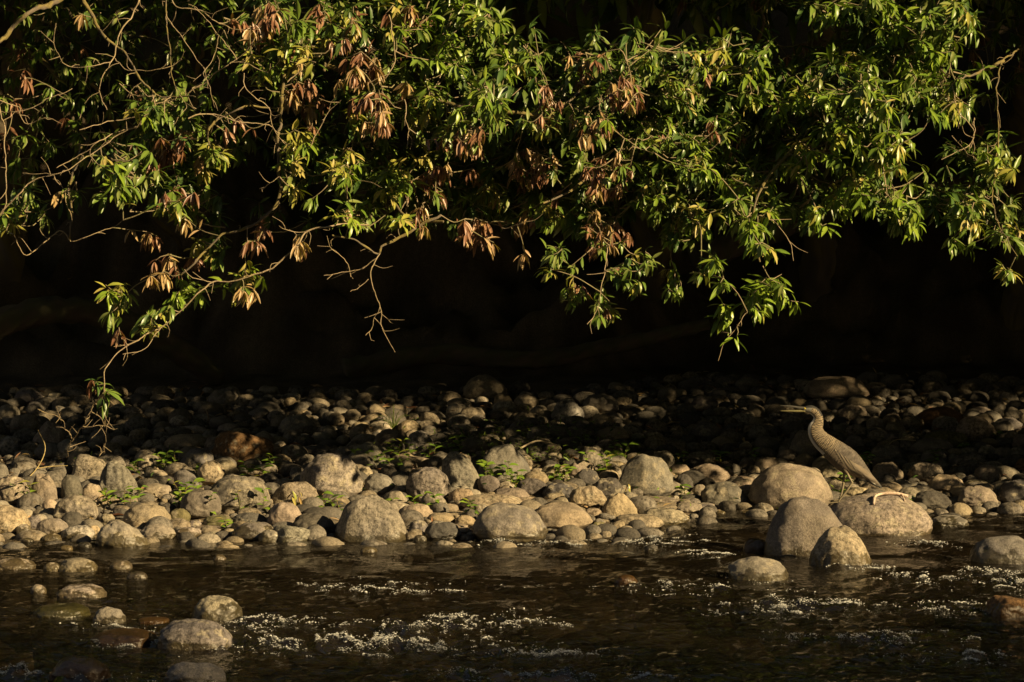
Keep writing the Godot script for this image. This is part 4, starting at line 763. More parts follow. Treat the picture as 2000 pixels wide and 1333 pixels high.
		[-176, 3057, 231, 0, 300],
		[-167, 2971, 343, 2, 301],
		[-126, 2892, 350, 1, 303],
		[-76, 2917, 375, 0, 304],
		[-146, 2834, 360, 2, 304],
		[-1237, 3560, -768, 2, -1, -1277, 3248, -814],
		[-543, 3527, -402, 0, 281],
		[-1675, 3482, -119, 4, 286],
		[-1631, 3476, -106, 4, 309],
		[-1605, 3478, -94, 5, 310],
		[-1774, 3399, -509, 4, -1, -1616, 3157, -650],
		[-1831, 3489, -344, 4, 312],
		[-124, 1964, -256, 5, 150],
		[-210, 2059, -511, 4, 249],
		[-200, 2043, -526, 5, 315],
		[-231, 2136, -554, 5, 315],
		[-661, 3474, -511, 4, 261],
		[-598, 3456, -503, 2, 318],
		[-1601, 3534, -272, 5, 280],
		[-1599, 3488, -65, 4, 311],
		[-45, 2914, 288, 2, 304],
		[-481, 3395, -657, 0, 287],
		[-289, 1997, -536, 4, 315],
		[-594, 3450, -577, 0, 318],
		[-592, 3514, -586, 4, 325],
		[-699, 3481, -602, 0, 318],
		[2, 3170, -661, 0, 298],
		[-63, 3271, -672, 2, 296],
		[-2156, 1973, -445, 1, 278],
		[-86, 2885, 472, 2, 305],
		[-188, 2932, 495, 0, 303],
		[-2230, 2138, -244, 5, -1, -1969, 2012, -39],
		[-2247, 2128, -272, 5, 333],
		[-2235, 2147, -311, 5, 334],
		[-781, 3507, -569, 1, 261],
		[-791, 3528, -609, 0, 336],
		[-819, 3586, -515, 1, 336],
		[-2618, 1604, -62, 2, 54],
		[-2679, 1634, -128, 1, 339],
		[-2657, 1599, -208, 2, 340],
		[-2684, 1566, -211, 1, 341],
		[-2712, 1551, -221, 0, 342],
		[-2752, 1684, -84, 1, 340],
		[-2711, 1643, 52, 0, 339],
		[-2728, 1478, -43, 2, 339],
		[-2682, 1682, -289, 1, 341],
		[-1610, 3574, 248, 4, 123],
		[-2709, 1473, -274, 2, 343],
		[-1575, 3557, -373, 2, 320],
		[-870, 3532, -506, 4, 338],
		[-61, 2794, 256, 2, 299],
		[-743, 3608, -639, 1, 337],
		[-2048, 1939, -443, 2, 330],
		[-2019, 1915, -493, 2, 354],
		[-2017, 1931, -507, 2, 355],
		[-2074, 1885, -464, 1, 354],
		[-2036, 1864, -468, 2, 357],
		[-702, 3584, -462, 5, 318],
		[-702, 3592, -486, 4, 359],
		[-1758, 3423, 3, 5, 243],
		[-1725, 3430, -33, 4, 361],
		[-1691, 3551, 109, 5, 348],
		[-2081, 1873, -525, 2, 357],
		[-2139, 1653, -276, 0, 272],
		[-2148, 1622, -383, 2, 365],
		[-2256, 1681, -368, 0, 209],
		[-2231, 1635, -446, 2, 367],
		[-2259, 1607, -426, 2, 368],
		[-2229, 1688, -462, 2, 368],
		[-2216, 1696, -474, 2, 370],
		[-2305, 1604, -302, 0, 367],
		[-2307, 1580, -313, 0, 372],
		[-2247, 1560, -493, 0, 368],
		[-269, 2468, -412, 4, 184],
		[9, 2530, -352, 5, -1, 81, 2834, -122],
		[39, 2476, -587, 5, 376],
		[-160, 2445, -562, 3, 376],
		[-168, 2499, -577, 3, 378],
		[-229, 2408, -631, 5, 378],
		[-177, 2389, -699, 1, 380],
		[-188, 2317, -555, 2, 378],
		[-181, 2323, -669, 1, 381],
		[-213, 2305, -648, 1, 383],
		[-109, 2315, -609, 1, 382],
		[-106, 2266, -626, 5, 385],
		[-62, 2279, -600, 2, 385],
		[-184, 2408, -780, 2, 381],
		[-130, 2334, -756, 0, 381],
		[-187, 2488, -732, 1, 380],
		[-298, 2271, -611, 0, 382],
		[-90, 2265, -739, 0, 389],
		[-2035, 1983, -592, 3, 356],
		[-290, 3465, -300, 0, 242],
		[-269, 3489, -218, 1, 394],
		[-246, 3509, -216, 0, 395],
		[-184, 3472, -297, 2, 394],
		[-342, 3561, -356, 0, 394],
		[-331, 3593, -389, 0, 398],
		[-289, 3584, -443, 0, 399],
		[-193, 3415, -182, 0, 395],
		[-221, 3572, -450, 0, 400],
		[-167, 3473, -113, 2, 401],
		[-2041, 2015, -697, 2, 393],
		[-87, 3462, -131, 0, 403],
		[-2089, 2021, -791, 2, 404],
		[-182, 3475, 4, 2, 403],
		[-2161, 1976, -702, 0, 330],
		[-2227, 1907, -687, 1, 408],
		[50, 2079, -617, 4, 316],
		[53, 2128, -692, 0, 410],
		[-393, 3626, -671, 0, 287],
	]},
	{"name": "overhanging_tree", "label": "tree with a dense mass of small green leaves hanging in the middle", "branches": [
		["branch", 16, 9, 1, [885, 3100, -617, 669, 2999, -500, 524, 3024, -347, 382, 2917, -193, 206, 2794, 13]],
		["twig", 6, 3, 0, [580, 2894, 149, 650, 2963, 100, 731, 2985, 213]],
		["twig", 6, 3, 0, [636, 1953, 71, 615, 1786, 188, 586, 1652, 247, 567, 1549, 227, 503, 1431, 314]],
		["twig", 6, 3, 0, [685, 2724, 96, 822, 2622, 104, 952, 2571, 233]],
		["twig", 6, 3, 0, [725, 3267, 70, 780, 3151, 84, 799, 3046, 216, 805, 2945, 151]],
		["trunk", 210, 120, 1, [1300, 1113, -8600, 1350, 2400, -8200, 1200, 3900, -6500, 1100, 5400, -4700, 1200, 7200, -4400]],
		["branch", 80, 16, 1, [1200, 3900, -6500, 1150, 4100, -3600, 903, 2943, -1900, 885, 3099, -600]],
		["branch", 34, 9, 1, [1150, 3900, -3100, 900, 3000, -2100, 839, 2569, -1200, 452, 2397, -200, 206, 2263, 100]],
		["branch", 16, 7, 1, [839, 2569, -1200, 749, 2214, -700, 652, 1954, 100]],
		["branch", 16, 7, 1, [839, 2569, -1200, 1141, 2321, -700, 1269, 2057, 100]],
	], "sprigs": [
		[1248, 2100, -62, 1, -1, 1243, 2110, -60],
		[686, 2049, -138, 4, -1, 681, 2032, -140],
		[567, 1547, 200, 2, -1, 567, 1549, 227],
		[662, 2084, -295, 4, -1, 700, 2084, -300],
		[727, 2080, -332, 4, -1, 700, 2084, -300],
		[673, 2998, 97, 4, -1, 650, 2963, 100],
		[754, 3071, 152, 4, -1, 789, 3098, 150],
		[720, 2116, -266, 4, -1, 700, 2084, -300],
		[756, 2955, 139, 4, -1, 805, 2945, 151],
		[679, 1954, -66, 5, -1, 671, 2006, -60],
		[680, 2945, 61, 1, -1, 650, 2963, 100],
		[854, 2929, 164, 4, -1, 805, 2945, 151],
		[732, 3067, 183, 4, 6],
		[711, 2940, 42, 5, 10],
		[759, 3019, 176, 5, -1, 731, 2985, 213],
		[698, 1960, -100, 4, 9],
		[274, 2847, -137, 3, -1, 323, 2876, -124],
		[245, 2891, -57, 2, -1, 265, 2835, -56],
		[262, 2818, 11, 2, -1, 206, 2794, 13],
		[322, 2870, -63, 2, -1, 323, 2876, -124],
		[1276, 2161, -246, 0, -1, 1218, 2163, -220],
		[1206, 2225, -215, 1, -1, 1218, 2163, -220],
		[779, 2904, 195, 5, -1, 805, 2945, 151],
		[656, 2765, 140, 5, -1, 685, 2724, 96],
		[630, 2763, 93, 5, -1, 685, 2724, 96],
		[1166, 2149, -129, 3, -1, 1231, 2136, -140],
		[626, 2049, -275, 4, 3],
		[720, 2951, 106, 4, 8],
		[635, 2097, -214, 2, -1, 691, 2058, -220],
		[730, 1975, -112, 2, 15],
		[645, 2098, -148, 5, 1],
		[217, 2916, -90, 4, 17],
		[715, 2915, 95, 4, 27],
		[714, 2997, 52, 4, 5],
		[790, 3069, 80, 5, -1, 789, 3098, 150],
		[581, 1479, 200, 2, -1, 567, 1549, 227],
		[325, 2933, -73, 4, -1, 323, 2876, -124],
		[588, 2764, 129, 2, 24],
		[669, 1790, 130, 2, -1, 615, 1786, 188],
		[682, 1793, 102, 2, 38],
		[594, 1931, 6, 2, -1, 636, 1953, 71],
		[307, 2810, -173, 4, 16],
		[1206, 2178, -503, 3, -1, 1179, 2242, -460],
		[565, 2793, 143, 5, 37],
		[544, 1937, -15, 4, 40],
		[600, 1966, -93, 2, -1, 671, 2006, -60],
		[581, 1989, -112, 4, 45],
		[598, 2123, -118, 4, 30],
		[312, 2880, -240, 2, -1, 382, 2917, -193],
		[173, 2733, -48, 1, -1, 206, 2794, 13],
		[517, 2838, 110, 5, -1, 580, 2894, 149],
		[534, 1972, -45, 4, 44],
		[658, 3038, 243, 5, -1, 731, 2985, 213],
		[260, 2946, -142, 4, -1, 323, 2876, -124],
		[226, 2992, -164, 4, 53],
		[249, 2746, 85, 2, -1, 206, 2794, 13],
		[785, 2020, -323, 5, 4],
		[724, 1749, 107, 3, 39],
		[723, 1744, 85, 0, 57],
		[738, 3188, 0, 2, -1, 780, 3151, 84],
		[962, 2632, 103, 2, -1, 887, 2596, 168],
		[243, 2863, -216, 4, 16],
		[797, 3085, 0, 2, -1, 780, 3151, 84],
		[809, 3035, -17, 0, 62],
		[808, 3031, -23, 3, 63],
		[820, 3009, 13, 4, 63],
		[800, 2019, -259, 4, 56],
		[1090, 2255, -362, 2, -1, 1192, 2215, -380],
		[1112, 2294, -336, 1, 67],
		[1128, 2307, -322, 2, 68],
		[1063, 2298, -335, 3, 67],
		[1262, 2222, -75, 1, -1, 1231, 2136, -140],
		[843, 3030, -66, 4, 64],
		[658, 1993, -360, 4, -1, 700, 2084, -300],
		[776, 1725, 102, 2, 57],
		[286, 2758, -230, 1, 41],
		[520, 2753, 173, 4, 43],
		[585, 2822, 251, 5, -1, 580, 2894, 149],
		[636, 2794, 257, 0, 77],
		[621, 2752, 257, 4, 78],
		[532, 2091, -211, 4, 28],
		[527, 2069, -173, 4, 80],
		[1279, 2126, -402, 0, -1, 1192, 2215, -380],
		[1229, 2089, -444, 0, 82],
		[520, 3138, -401, 5, -1, 524, 3024, -347],
		[860, 2981, 42, 4, -1, 805, 2945, 151],
		[433, 2804, -166, 5, -1, 382, 2917, -193],
		[432, 2773, -152, 5, 86],
		[239, 2736, -206, 1, 75],
		[460, 3084, -439, 4, -1, 524, 3024, -347],
		[503, 3097, -482, 4, 89],
		[546, 2366, -116, 5, -1, 452, 2397, -200],
		[570, 2332, -72, 5, 91],
		[542, 2339, -37, 1, 92],
		[510, 3220, -377, 5, 84],
		[741, 1833, 43, 4, 39],
		[741, 1839, 43, 0, 95],
		[1181, 2063, -470, 2, 83],
		[1043, 2226, -437, 2, 67],
		[193, 2771, -154, 2, 16],
		[280, 2454, -69, 2, -1, 354, 2343, -80],
		[255, 2509, -119, 3, 100],
		[246, 2548, -119, 4, 101],
		[468, 2739, 179, 4, 76],
		[466, 2734, 165, 2, 103],
		[541, 2017, -221, 3, 80],
		[497, 3155, -522, 4, 90],
		[585, 2071, 140, 4, -1, 652, 1954, 100],
		[473, 2800, 202, 3, 50],
		[1133, 2091, -431, 1, -1, 1192, 2215, -380],
		[1122, 2076, -441, 4, 109],
		[1120, 2035, -409, 3, 110],
		[1144, 2030, -374, 2, 111],
		[496, 2783, -81, 4, 86],
		[528, 2785, -39, 4, 113],
		[482, 3189, -570, 4, 106],
		[200, 2831, 162, 4, -1, 206, 2794, 13],
		[797, 1865, 94, 3, 95],
		[521, 2688, 84, 4, 37],
		[524, 3212, -511, 4, 106],
		[824, 1683, 63, 1, 74],
		[286, 2466, 39, 3, 100],
		[764, 1793, 241, 2, -1, 615, 1786, 188],
		[528, 2066, 13, 4, -1, 662, 1980, 20],
		[494, 2067, 19, 3, 123],
		[696, 2552, 188, 5, -1, 753, 2673, 100],
		[719, 2500, 158, 4, 125],
		[733, 2484, 191, 2, 126],
		[732, 1808, -43, 3, 95],
		[1105, 1968, -360, 0, 111],
		[1207, 2109, -616, 2, 42],
		[1054, 2028, -501, 2, 110],
		[591, 3214, -331, 5, 94],
		[964, 2267, -476, 2, 98],
		[223, 2427, -174, 4, 100],
		[656, 2331, -343, 5, -1, 512, 2423, -354],
		[726, 2341, -326, 2, 135],
		[703, 2331, -280, 4, 136],
		[957, 2231, -384, 2, 98],
		[934, 2277, -354, 2, 138],
		[566, 2403, 22, 5, 93],
		[562, 2417, 43, 5, 140],
		[241, 3034, 0, 4, 17],
		[841, 1721, 170, 2, 74],
		[1075, 2003, -575, 0, 131],
		[85, 2790, 173, 2, 116],
		[742, 2374, -236, 4, 137],
		[562, 2196, 164, 5, 107],
		[554, 2191, 85, 5, 147],
		[619, 2406, 60, 2, 140],
		[1212, 1983, -235, 2, -1, 1218, 2163, -220],
		[567, 3215, 0, 4, -1, 725, 3267, 70],
		[916, 2326, -455, 3, 133],
		[879, 2659, -68, 2, -1, 822, 2622, 104],
		[940, 2689, -139, 2, 153],
		[893, 2730, -184, 2, 154],
		[948, 2678, -219, 1, 154],
		[960, 2655, -251, 1, 156],
		[927, 2627, -193, 0, 154],
		[922, 2776, -204, 1, 155],
		[205, 2431, -268, 4, 134],
		[204, 2416, -324, 4, 160],
		[986, 2147, -366, 2, 67],
		[646, 2328, -215, 4, 135],
		[987, 2283, -231, 0, 70],
		[1113, 1979, -158, 3, 150],
		[729, 2329, -196, 5, 163],
		[1032, 2385, -242, 2, 70],
		[567, 2439, 106, 5, 141],
		[565, 2420, 112, 4, 168],
		[592, 2434, 115, 4, 168],
		[558, 2481, 63, 1, 141],
		[586, 2486, 74, 4, 171],
		[785, 2459, 10, 4, -1, 822, 2622, 104],
		[749, 2441, -19, 2, 173],
		[683, 2461, -34, 3, 174],
		[684, 2448, 8, 5, 175],
		[617, 2476, -21, 4, 175],
		[507, 3152, -638, 4, 115],
		[1007, 2149, -525, 2, 98],
		[506, 3099, -652, 4, 178],
		[496, 2445, 30, 4, 141],
		[288, 2928, -395, 5, 48],
		[825, 1664, -26, 2, 120],
		[845, 1885, -150, 1, 29],
		[588, 2506, -70, 5, 177],
		[563, 2523, -69, 2, 185],
		[1000, 2150, -608, 2, 179],
		[151, 2429, -327, 4, 161],
		[899, 2765, -251, 2, 159],
		[852, 2259, -372, 2, -1, 720, 2136, -460],
		[898, 2269, -289, 2, 190],
		[909, 2374, -365, 2, 190],
		[925, 3264, -4, 2, -1, 780, 3151, 84],
		[937, 3259, -6, 2, 193],
		[975, 3262, -123, 3, 194],
		[277, 2268, -269, 4, -1, 403, 2370, -140],
		[235, 2218, -242, 1, 196],
		[178, 2155, -226, 0, 197],
		[295, 2187, -346, 1, 196],
		[265, 2184, -349, 2, 199],
		[301, 2227, -390, 2, 199],
		[274, 2112, -348, 2, 199],
		[495, 2665, 260, 5, 76],
		[246, 2104, -412, 2, 202],
		[529, 2366, 105, 4, 141],
		[888, 2362, -237, 3, 191],
		[226, 2086, -303, 0, 202],
		[929, 3225, -195, 1, 195],
		[896, 3195, -196, 0, 208],
		[905, 1838, 106, 2, 117],
		[906, 1819, 148, 2, 210],
		[612, 2555, -55, 4, 185],
		[945, 2385, -170, 2, 167],
		[937, 2413, -150, 2, 213],
		[924, 2357, -122, 1, 213],
		[1058, 2682, -153, 2, 154],
		[1052, 2640, -117, 2, 216],
		[861, 1808, -50, 3, 95],
		[918, 1864, 251, 2, 122],
		[1152, 2487, 165, 2, -1, 952, 2571, 233],
		[1145, 2457, 158, 0, 220],
		[1164, 2426, 95, 2, 221],
		[1212, 2426, 60, 0, 222],
		[1252, 2514, 136, 1, 220],
		[1259, 2533, 105, 1, 224],
		[1121, 2510, 59, 2, 220],
		[1240, 2419, 200, 3, 220],
		[1262, 2545, 216, 2, 224],
		[1168, 2467, 299, 2, 220],
		[1266, 2610, 60, 0, 225],
		[1251, 2639, 68, 2, 230],
		[1294, 2576, 24, 0, 230],
		[1282, 2408, 108, 2, 227],
		[1297, 2415, 50, 2, 233],
		[991, 2765, -245, 2, 159],
		[979, 2731, -299, 2, 156],
		[918, 2734, -305, 2, 236],
		[1036, 2708, -284, 4, 236],
		[939, 1873, -25, 2, 218],
		[899, 1909, -24, 2, 239],
		[1022, 2957, -43, 2, 85],
		[1123, 2948, -62, 2, 241],
		[1135, 2935, -102, 2, 242],
		[1177, 2902, -99, 2, 243],
		[1200, 2863, -97, 3, 244],
		[1069, 3050, -102, 2, 241],
		[1065, 3064, -10, 1, 241],
		[1065, 3055, 37, 0, 247],
		[1105, 3054, 82, 2, 248],
		[1172, 3001, -16, 2, 242],
		[1193, 3034, -41, 2, 250],
		[1224, 3008, -37, 5, 250],
		[391, 3259, -537, 5, 115],
		[1271, 2469, 321, 0, 229],
		[161, 2574, -235, 5, 102],
		[123, 2590, -209, 5, 255],
		[468, 2699, 365, 5, 203],
		[214, 2528, -333, 5, 160],
		[144, 2499, -359, 4, 188],
		[1020, 2392, -105, 2, 167],
		[277, 2572, -322, 4, 258],
		[278, 2565, -283, 5, 261],
		[334, 2122, -454, 0, 199],
		[197, 2230, -444, 2, 200],
		[249, 2268, -491, 2, 264],
		[393, 1810, 21, 2, 44],
		[1212, 2669, 127, 0, 231],
		[1093, 2951, -179, 0, 243],
		[1139, 3028, -171, 1, 246],
		[709, 2514, -200, 4, -1, 482, 2410, -277],
		[132, 2146, -368, 4, 200],
		[125, 2194, -501, 2, 264],
		[411, 1672, -27, 1, 266],
		[198, 2493, -427, 4, 258],
		[434, 1607, -100, 2, 273],
		[393, 1575, -105, 2, 275],
		[1037, 2654, -353, 2, 157],
		[262, 1888, 69, 2, 266],
		[262, 1940, 54, 2, 278],
		[311, 1907, 124, 0, 278],
		[287, 1915, 170, 2, 280],
		[287, 1950, 202, 2, 281],
		[52, 2482, -293, 4, 188],
		[484, 2480, 221, 4, 125],
		[1227, 3034, -214, 1, 269],
		[1085, 2955, -271, 2, 268],
		[816, 2882, -208, 1, 72],
		[223, 1791, 22, 2, 278],
		[612, 3256, -682, 4, -1, 741, 3032, -539],
		[153, 2560, -480, 4, 274],
		[1266, 2974, -127, 2, 244],
		[1213, 2649, -169, 2, 216],
		[969, 3110, -311, 2, -1, 885, 3099, -600],
		[447, 3278, -792, 4, 289],
		[122, 2612, -401, 4, 258],
		[71, 2098, -513, 5, 272],
		[1121, 1760, -346, 0, 129],
		[1115, 1700, -294, 2, 297],
		[1114, 1684, -262, 0, 298],
		[1067, 1774, -435, 1, 297],
		[1125, 1632, -218, 0, 299],
		[80, 2602, -502, 4, 290],
		[228, 2124, -582, 3, 263],
		[94, 2183, -621, 5, 272],
		[109, 2224, -625, 2, 304],
		[1190, 2921, -272, 3, 268],
		[333, 1938, 283, 3, 282],
		[1062, 1657, -164, 2, 301],
		[1159, 1627, -410, 2, 297],
		[1369, 2741, 100, 4, 231],
		[1317, 2793, 100, 4, 310],
		[429, 1684, -211, 4, 275],
		[461, 1641, -236, 2, 312],
		[274, 1901, 297, 2, 307],
		[138, 2392, -507, 5, 161],
		[62, 2451, -559, 3, 315],
		[86, 2442, -635, 5, 316],
		[37, 2530, -498, 1, 302],
		[1089, 2775, -454, 0, 277],
		[1331, 3116, -227, 4, 285],
		[1298, 3160, -176, 0, 320],
		[597, 1633, -188, 0, 128],
		[591, 1497, -297, 3, 322],
		[630, 1565, -362, 2, 323],
		[629, 1547, -443, 2, 324],
		[475, 1625, -337, 0, 313],
		[484, 1679, -330, 4, 326],
		[1203, 2901, -407, 1, 306],
		[1150, 2752, -578, 2, 319],
		[645, 1481, -422, 4, 325],
		[58, 2367, -722, 4, 317],
		[1252, 3259, -162, 1, 195],
		[253, 1811, 403, 1, -1, 586, 1652, 247],
		[124, 3244, -378, 2, 54],
		[79, 3270, -473, 0, 334],
		[49, 3159, -429, 1, 334],
		[85, 3221, -604, 2, 335],
		[634, 1593, -511, 2, 325],
		[1232, 1782, 397, 2, -1, 1269, 2057, 100],
		[621, 1465, -476, 2, 330],
		[361, 1625, -343, 2, 312],
		[1328, 3206, -359, 2, 320],
		[701, 1497, -525, 1, 325],
		[668, 1522, -634, 2, 343],
		[707, 1443, -648, 2, 344],
		[1437, 2667, -433, 2, -1, 1166, 2268, -540],
		[1399, 2728, -455, 2, 346],
		[1413, 2777, -527, 3, 347],
		[1407, 2782, -625, 2, 348],
		[1362, 3290, -538, 0, -1, 885, 3099, -600],
	]},
	{"name": "overhanging_tree", "label": "tree with bright glossy green leaf whorls above the heron", "branches": [
		["twig", 6, 3, 0, [1647, 2160, 85, 1748, 2119, 108, 1805, 2061, 245, 1858, 1960, 267, 1868, 1866, 308]],
		["twig", 5, 2.5, 0, [1570, 1515, 237, 1503, 1412, 228, 1418, 1303, 231, 1381, 1192, 267]],
		["twig", 6, 3, 0, [2508, 2447, -38, 2515, 2364, -11, 2526, 2280, 101, 2560, 2228, 50]],
		["twig", 6, 3, 0, [1985, 2570, -236, 1994, 2467, -149, 1983, 2363, -139]],
		["trunk", 190, 110, 1, [3000, 1140, -9000, 2950, 2600, -8400, 2800, 3900, -6400, 2600, 5400, -4800, 2600, 7200, -4500]],
		["branch", 50, 8, 1, [2800, 3900, -6400, 2600, 3900, -3200, 2300, 3200, -1600, 2206, 2854, -700, 1896, 2570, -400, 1662, 2225, -100, 1674, 1821, 200]],
		["branch", 45, 10, 1, [2300, 3200, -1600, 2573, 3069, -800, 2815, 3307, -500]],
		["branch", 45, 10, 1, [2206, 2854, -700, 2457, 2605, -400, 2503, 2447, 0]],
	], "sprigs": [
		[1950, 2593, -462, 0, -1, 1947, 2617, -450],
		[2515, 2497, -138, 2, -1, 2485, 2510, -160],
		[1970, 2655, -429, 1, -1, 1947, 2617, -450],
		[1715, 2097, -4, 0, -1, 1666, 2090, 0],
		[2573, 2199, 91, 0, -1, 2560, 2228, 50],
		[1501, 1362, 250, 0, -1, 1503, 1412, 228],
		[1695, 2062, 79, 0, -1, 1668, 2023, 50],
		[2044, 2571, -231, 0, -1, 1985, 2570, -236],
		[2615, 2236, 23, 0, -1, 2560, 2228, 50],
		[1708, 2174, 81, 1, -1, 1647, 2160, 85],
		[1964, 2678, -550, 1, -1, 1999, 2665, -500],
		[1646, 2094, 111, 2, -1, 1647, 2160, 85],
		[2611, 2176, 5, 1, 8],
		[2828, 3344, -578, 0, -1, 2815, 3307, -500],
		[1719, 1949, 191, 1, -1, 1672, 1888, 150],
		[2664, 2192, 19, 2, 8],
		[1750, 1928, 121, 0, -1, 1670, 1956, 100],
		[1893, 2619, -520, 0, -1, 1947, 2617, -450],
		[1935, 2496, -240, 1, -1, 1985, 2570, -236],
		[2476, 2533, 2, 0, -1, 2503, 2447, 0],
		[2708, 3202, -518, 0, -1, 2767, 3260, -560],
		[2780, 3183, -504, 0, -1, 2767, 3260, -560],
		[1967, 2547, -338, 2, -1, 1896, 2570, -400],
		[2029, 2595, -152, 0, -1, 1985, 2570, -236],
		[2016, 2610, -373, 0, 2],
		[2033, 2581, -384, 1, 24],
		[1756, 2211, 28, 0, 9],
		[2404, 2526, 44, 0, 19],
		[2421, 2496, 79, 0, 27],
		[2546, 2603, -124, 1, -1, 2485, 2510, -160],
		[2811, 3321, -378, 0, -1, 2815, 3307, -500],
		[2672, 3208, -434, 0, 20],
		[1696, 2370, -343, 1, -1, 1779, 2397, -250],
		[1691, 2314, -328, 1, 32],
		[2628, 2501, -49, 2, -1, 2508, 2447, -38],
		[1771, 2341, -390, 0, 32],
		[2780, 3354, -295, 2, 30],
		[1531, 2267, -111, 2, -1, 1662, 2225, -100],
		[1565, 2072, 193, 0, 11],
		[1583, 2087, 268, 1, 38],
		[1622, 2079, 273, 0, 39],
		[1649, 1975, 280, 0, 14],
		[2491, 2634, 56, 0, 19],
		[1600, 2364, -241, 0, -1, 1740, 2340, -200],
		[1658, 2430, -419, 0, 32],
		[1682, 2428, -446, 0, 44],
		[2680, 2233, 158, 2, 4],
		[2690, 2163, 184, 0, 46],
		[1957, 2564, -613, 0, 10],
		[1948, 2499, -658, 0, 48],
		[1911, 2582, -681, 0, 48],
		[2447, 2539, 137, 1, 28],
		[1547, 2073, 317, 2, 39],
		[1984, 2425, -334, 2, -1, 1857, 2512, -350],
		[1574, 2139, 302, 0, 39],
		[1628, 2473, -363, 2, 44],
		[2479, 2589, 130, 0, 42],
		[2685, 2078, 17, 0, 15],
		[2743, 2102, -14, 0, 57],
		[1882, 2493, -553, 0, 0],
		[2582, 2621, 58, 0, 42],
		[2588, 2601, 99, 2, 60],
		[2058, 2214, -115, 3, -1, 1983, 2363, -139],
		[2025, 2196, -139, 0, 62],
		[2057, 2177, -26, 0, 62],
		[2037, 2207, 19, 1, 64],
		[2030, 2240, 19, 2, 65],
		[2066, 2104, -43, 0, 64],
		[2056, 2479, -422, 2, 0],
		[1496, 2306, -254, 0, 43],
		[1467, 2297, -231, 0, 69],
		[1573, 1995, 345, 0, 41],
		[2435, 2609, 192, 2, 56],
		[1864, 2652, -683, 0, 50],
		[2002, 2110, -56, 2, 64],
		[2518, 3264, -868, 0, -1, 2546, 3082, -880],
		[2512, 3306, -806, 2, 75],
		[2149, 2548, -71, 0, 23],
		[2212, 2543, -10, 2, 77],
		[1794, 1702, 116, 2, -1, 1674, 1821, 200],
		[1785, 1683, 81, 0, 79],
		[1803, 1661, 17, 0, 80],
		[2544, 2560, 180, 0, 56],
		[2735, 3142, -348, 2, 31],
		[2590, 2490, 163, 1, -1, 2503, 2447, 0],
		[2128, 2096, -82, 0, 67],
		[1475, 2427, -260, 2, 43],
		[1452, 2392, -204, 0, 86],
		[2209, 2531, -261, 0, 7],
		[1570, 2289, -366, 2, 33],
		[1637, 1972, 404, 2, 41],
		[1811, 1599, 200, 0, 79],
		[1527, 2396, -368, 1, 43],
		[1484, 2352, -431, 0, 92],
		[2324, 2393, -199, 0, -1, 2485, 2510, -160],
		[2254, 2335, -193, 2, 94],
		[2248, 2313, -113, 0, 95],
		[2405, 2298, -202, 0, 94],
		[2315, 2294, -277, 2, 94],
		[2339, 2250, -182, 0, 97],
		[2202, 2250, -195, 0, 95],
		[2312, 2390, -61, 1, -1, 2494, 2479, -80],
		[2319, 2344, -70, 0, 101],
		[2326, 2307, 45, 0, -1, 2515, 2364, -11],
		[2108, 2747, -159, 0, 23],
		[2121, 2765, -131, 2, 104],
		[2170, 2745, -230, 2, 104],
		[1914, 1582, 200, 0, 91],
		[2507, 2728, 166, 0, 42],
		[2709, 2077, -115, 2, 58],
		[2713, 2057, -149, 0, 109],
		[1734, 1681, -74, 0, 81],
		[2623, 3421, -507, 0, -1, 2767, 3260, -560],
		[2646, 3472, -440, 2, 112],
		[2575, 3516, -556, 0, 112],
		[2580, 2638, 221, 1, 84],
		[2179, 2678, -29, 0, 77],
		[2190, 2679, -10, 1, 116],
		[2232, 2691, -32, 1, 116],
		[2610, 3596, -490, 0, 114],
		[2702, 3556, -374, 0, 113],
		[2574, 2282, 327, 0, -1, 2526, 2280, 101],
		[2535, 2295, 358, 0, 121],
		[2386, 3194, -748, 0, -1, 2573, 3069, -800],
		[2380, 3269, -773, 1, 123],
		[2320, 3189, -654, 1, 123],
		[2432, 3236, -648, 1, 123],
		[2305, 3197, -576, 1, 125],
		[2276, 3181, -551, 0, 127],
		[1779, 2363, -603, 0, 59],
		[2684, 3472, -650, 0, 13],
		[1687, 1701, -150, 0, 111],
		[1663, 1703, -178, 0, 131],
		[2307, 2662, -19, 0, 118],
		[2651, 2725, -239, 0, 29],
		[2705, 2645, -239, 0, 134],
		[2233, 2803, -64, 0, 105],
		[2272, 2759, -112, 1, 136],
		[2303, 2754, -155, 0, 137],
		[2525, 3430, -373, 0, 112],
		[2443, 2212, -292, 0, 97],
		[2316, 2712, -160, 0, 138],
		[2819, 3516, -323, 0, 36],
		[2824, 3529, -335, 0, 142],
		[1831, 2846, -487, 0, 10],
		[1860, 2894, -497, 0, 144],
		[1787, 2826, -526, 2, 144],
		[1785, 2898, -491, 2, 144],
		[1866, 2957, -514, 2, 145],
		[2533, 3542, -399, 0, 113],
		[2559, 3608, -405, 0, 149],
		[2505, 3595, -361, 2, 149],
		[2711, 3115, -212, 2, 83],
		[2639, 3076, -211, 0, 152],
		[2654, 3031, -247, 2, 153],
		[2225, 2318, -375, 1, 98],
		[2219, 3241, -721, 0, 125],
		[2673, 2738, -434, 1, -1, 2457, 2605, -400],
		[2440, 3554, -360, 2, 149],
		[1634, 1623, -89, 0, 111],
		[1340, 2174, -41, 1, 37],
		[1682, 2965, -406, 0, 147],
		[1638, 2985, -367, 0, 161],
		[1638, 2924, -384, 1, 161],
		[1564, 2077, 500, 0, 90],
		[2759, 3003, -216, 2, 152],
		[2247, 2760, 87, 0, 117],
		[2796, 3504, -149, 2, 36],
		[1832, 1751, -153, 0, 111],
		[1403, 1745, 308, 2, -1, 1570, 1515, 237],
		[1375, 1718, 416, 0, 169],
		[1336, 1859, 334, 2, 169],
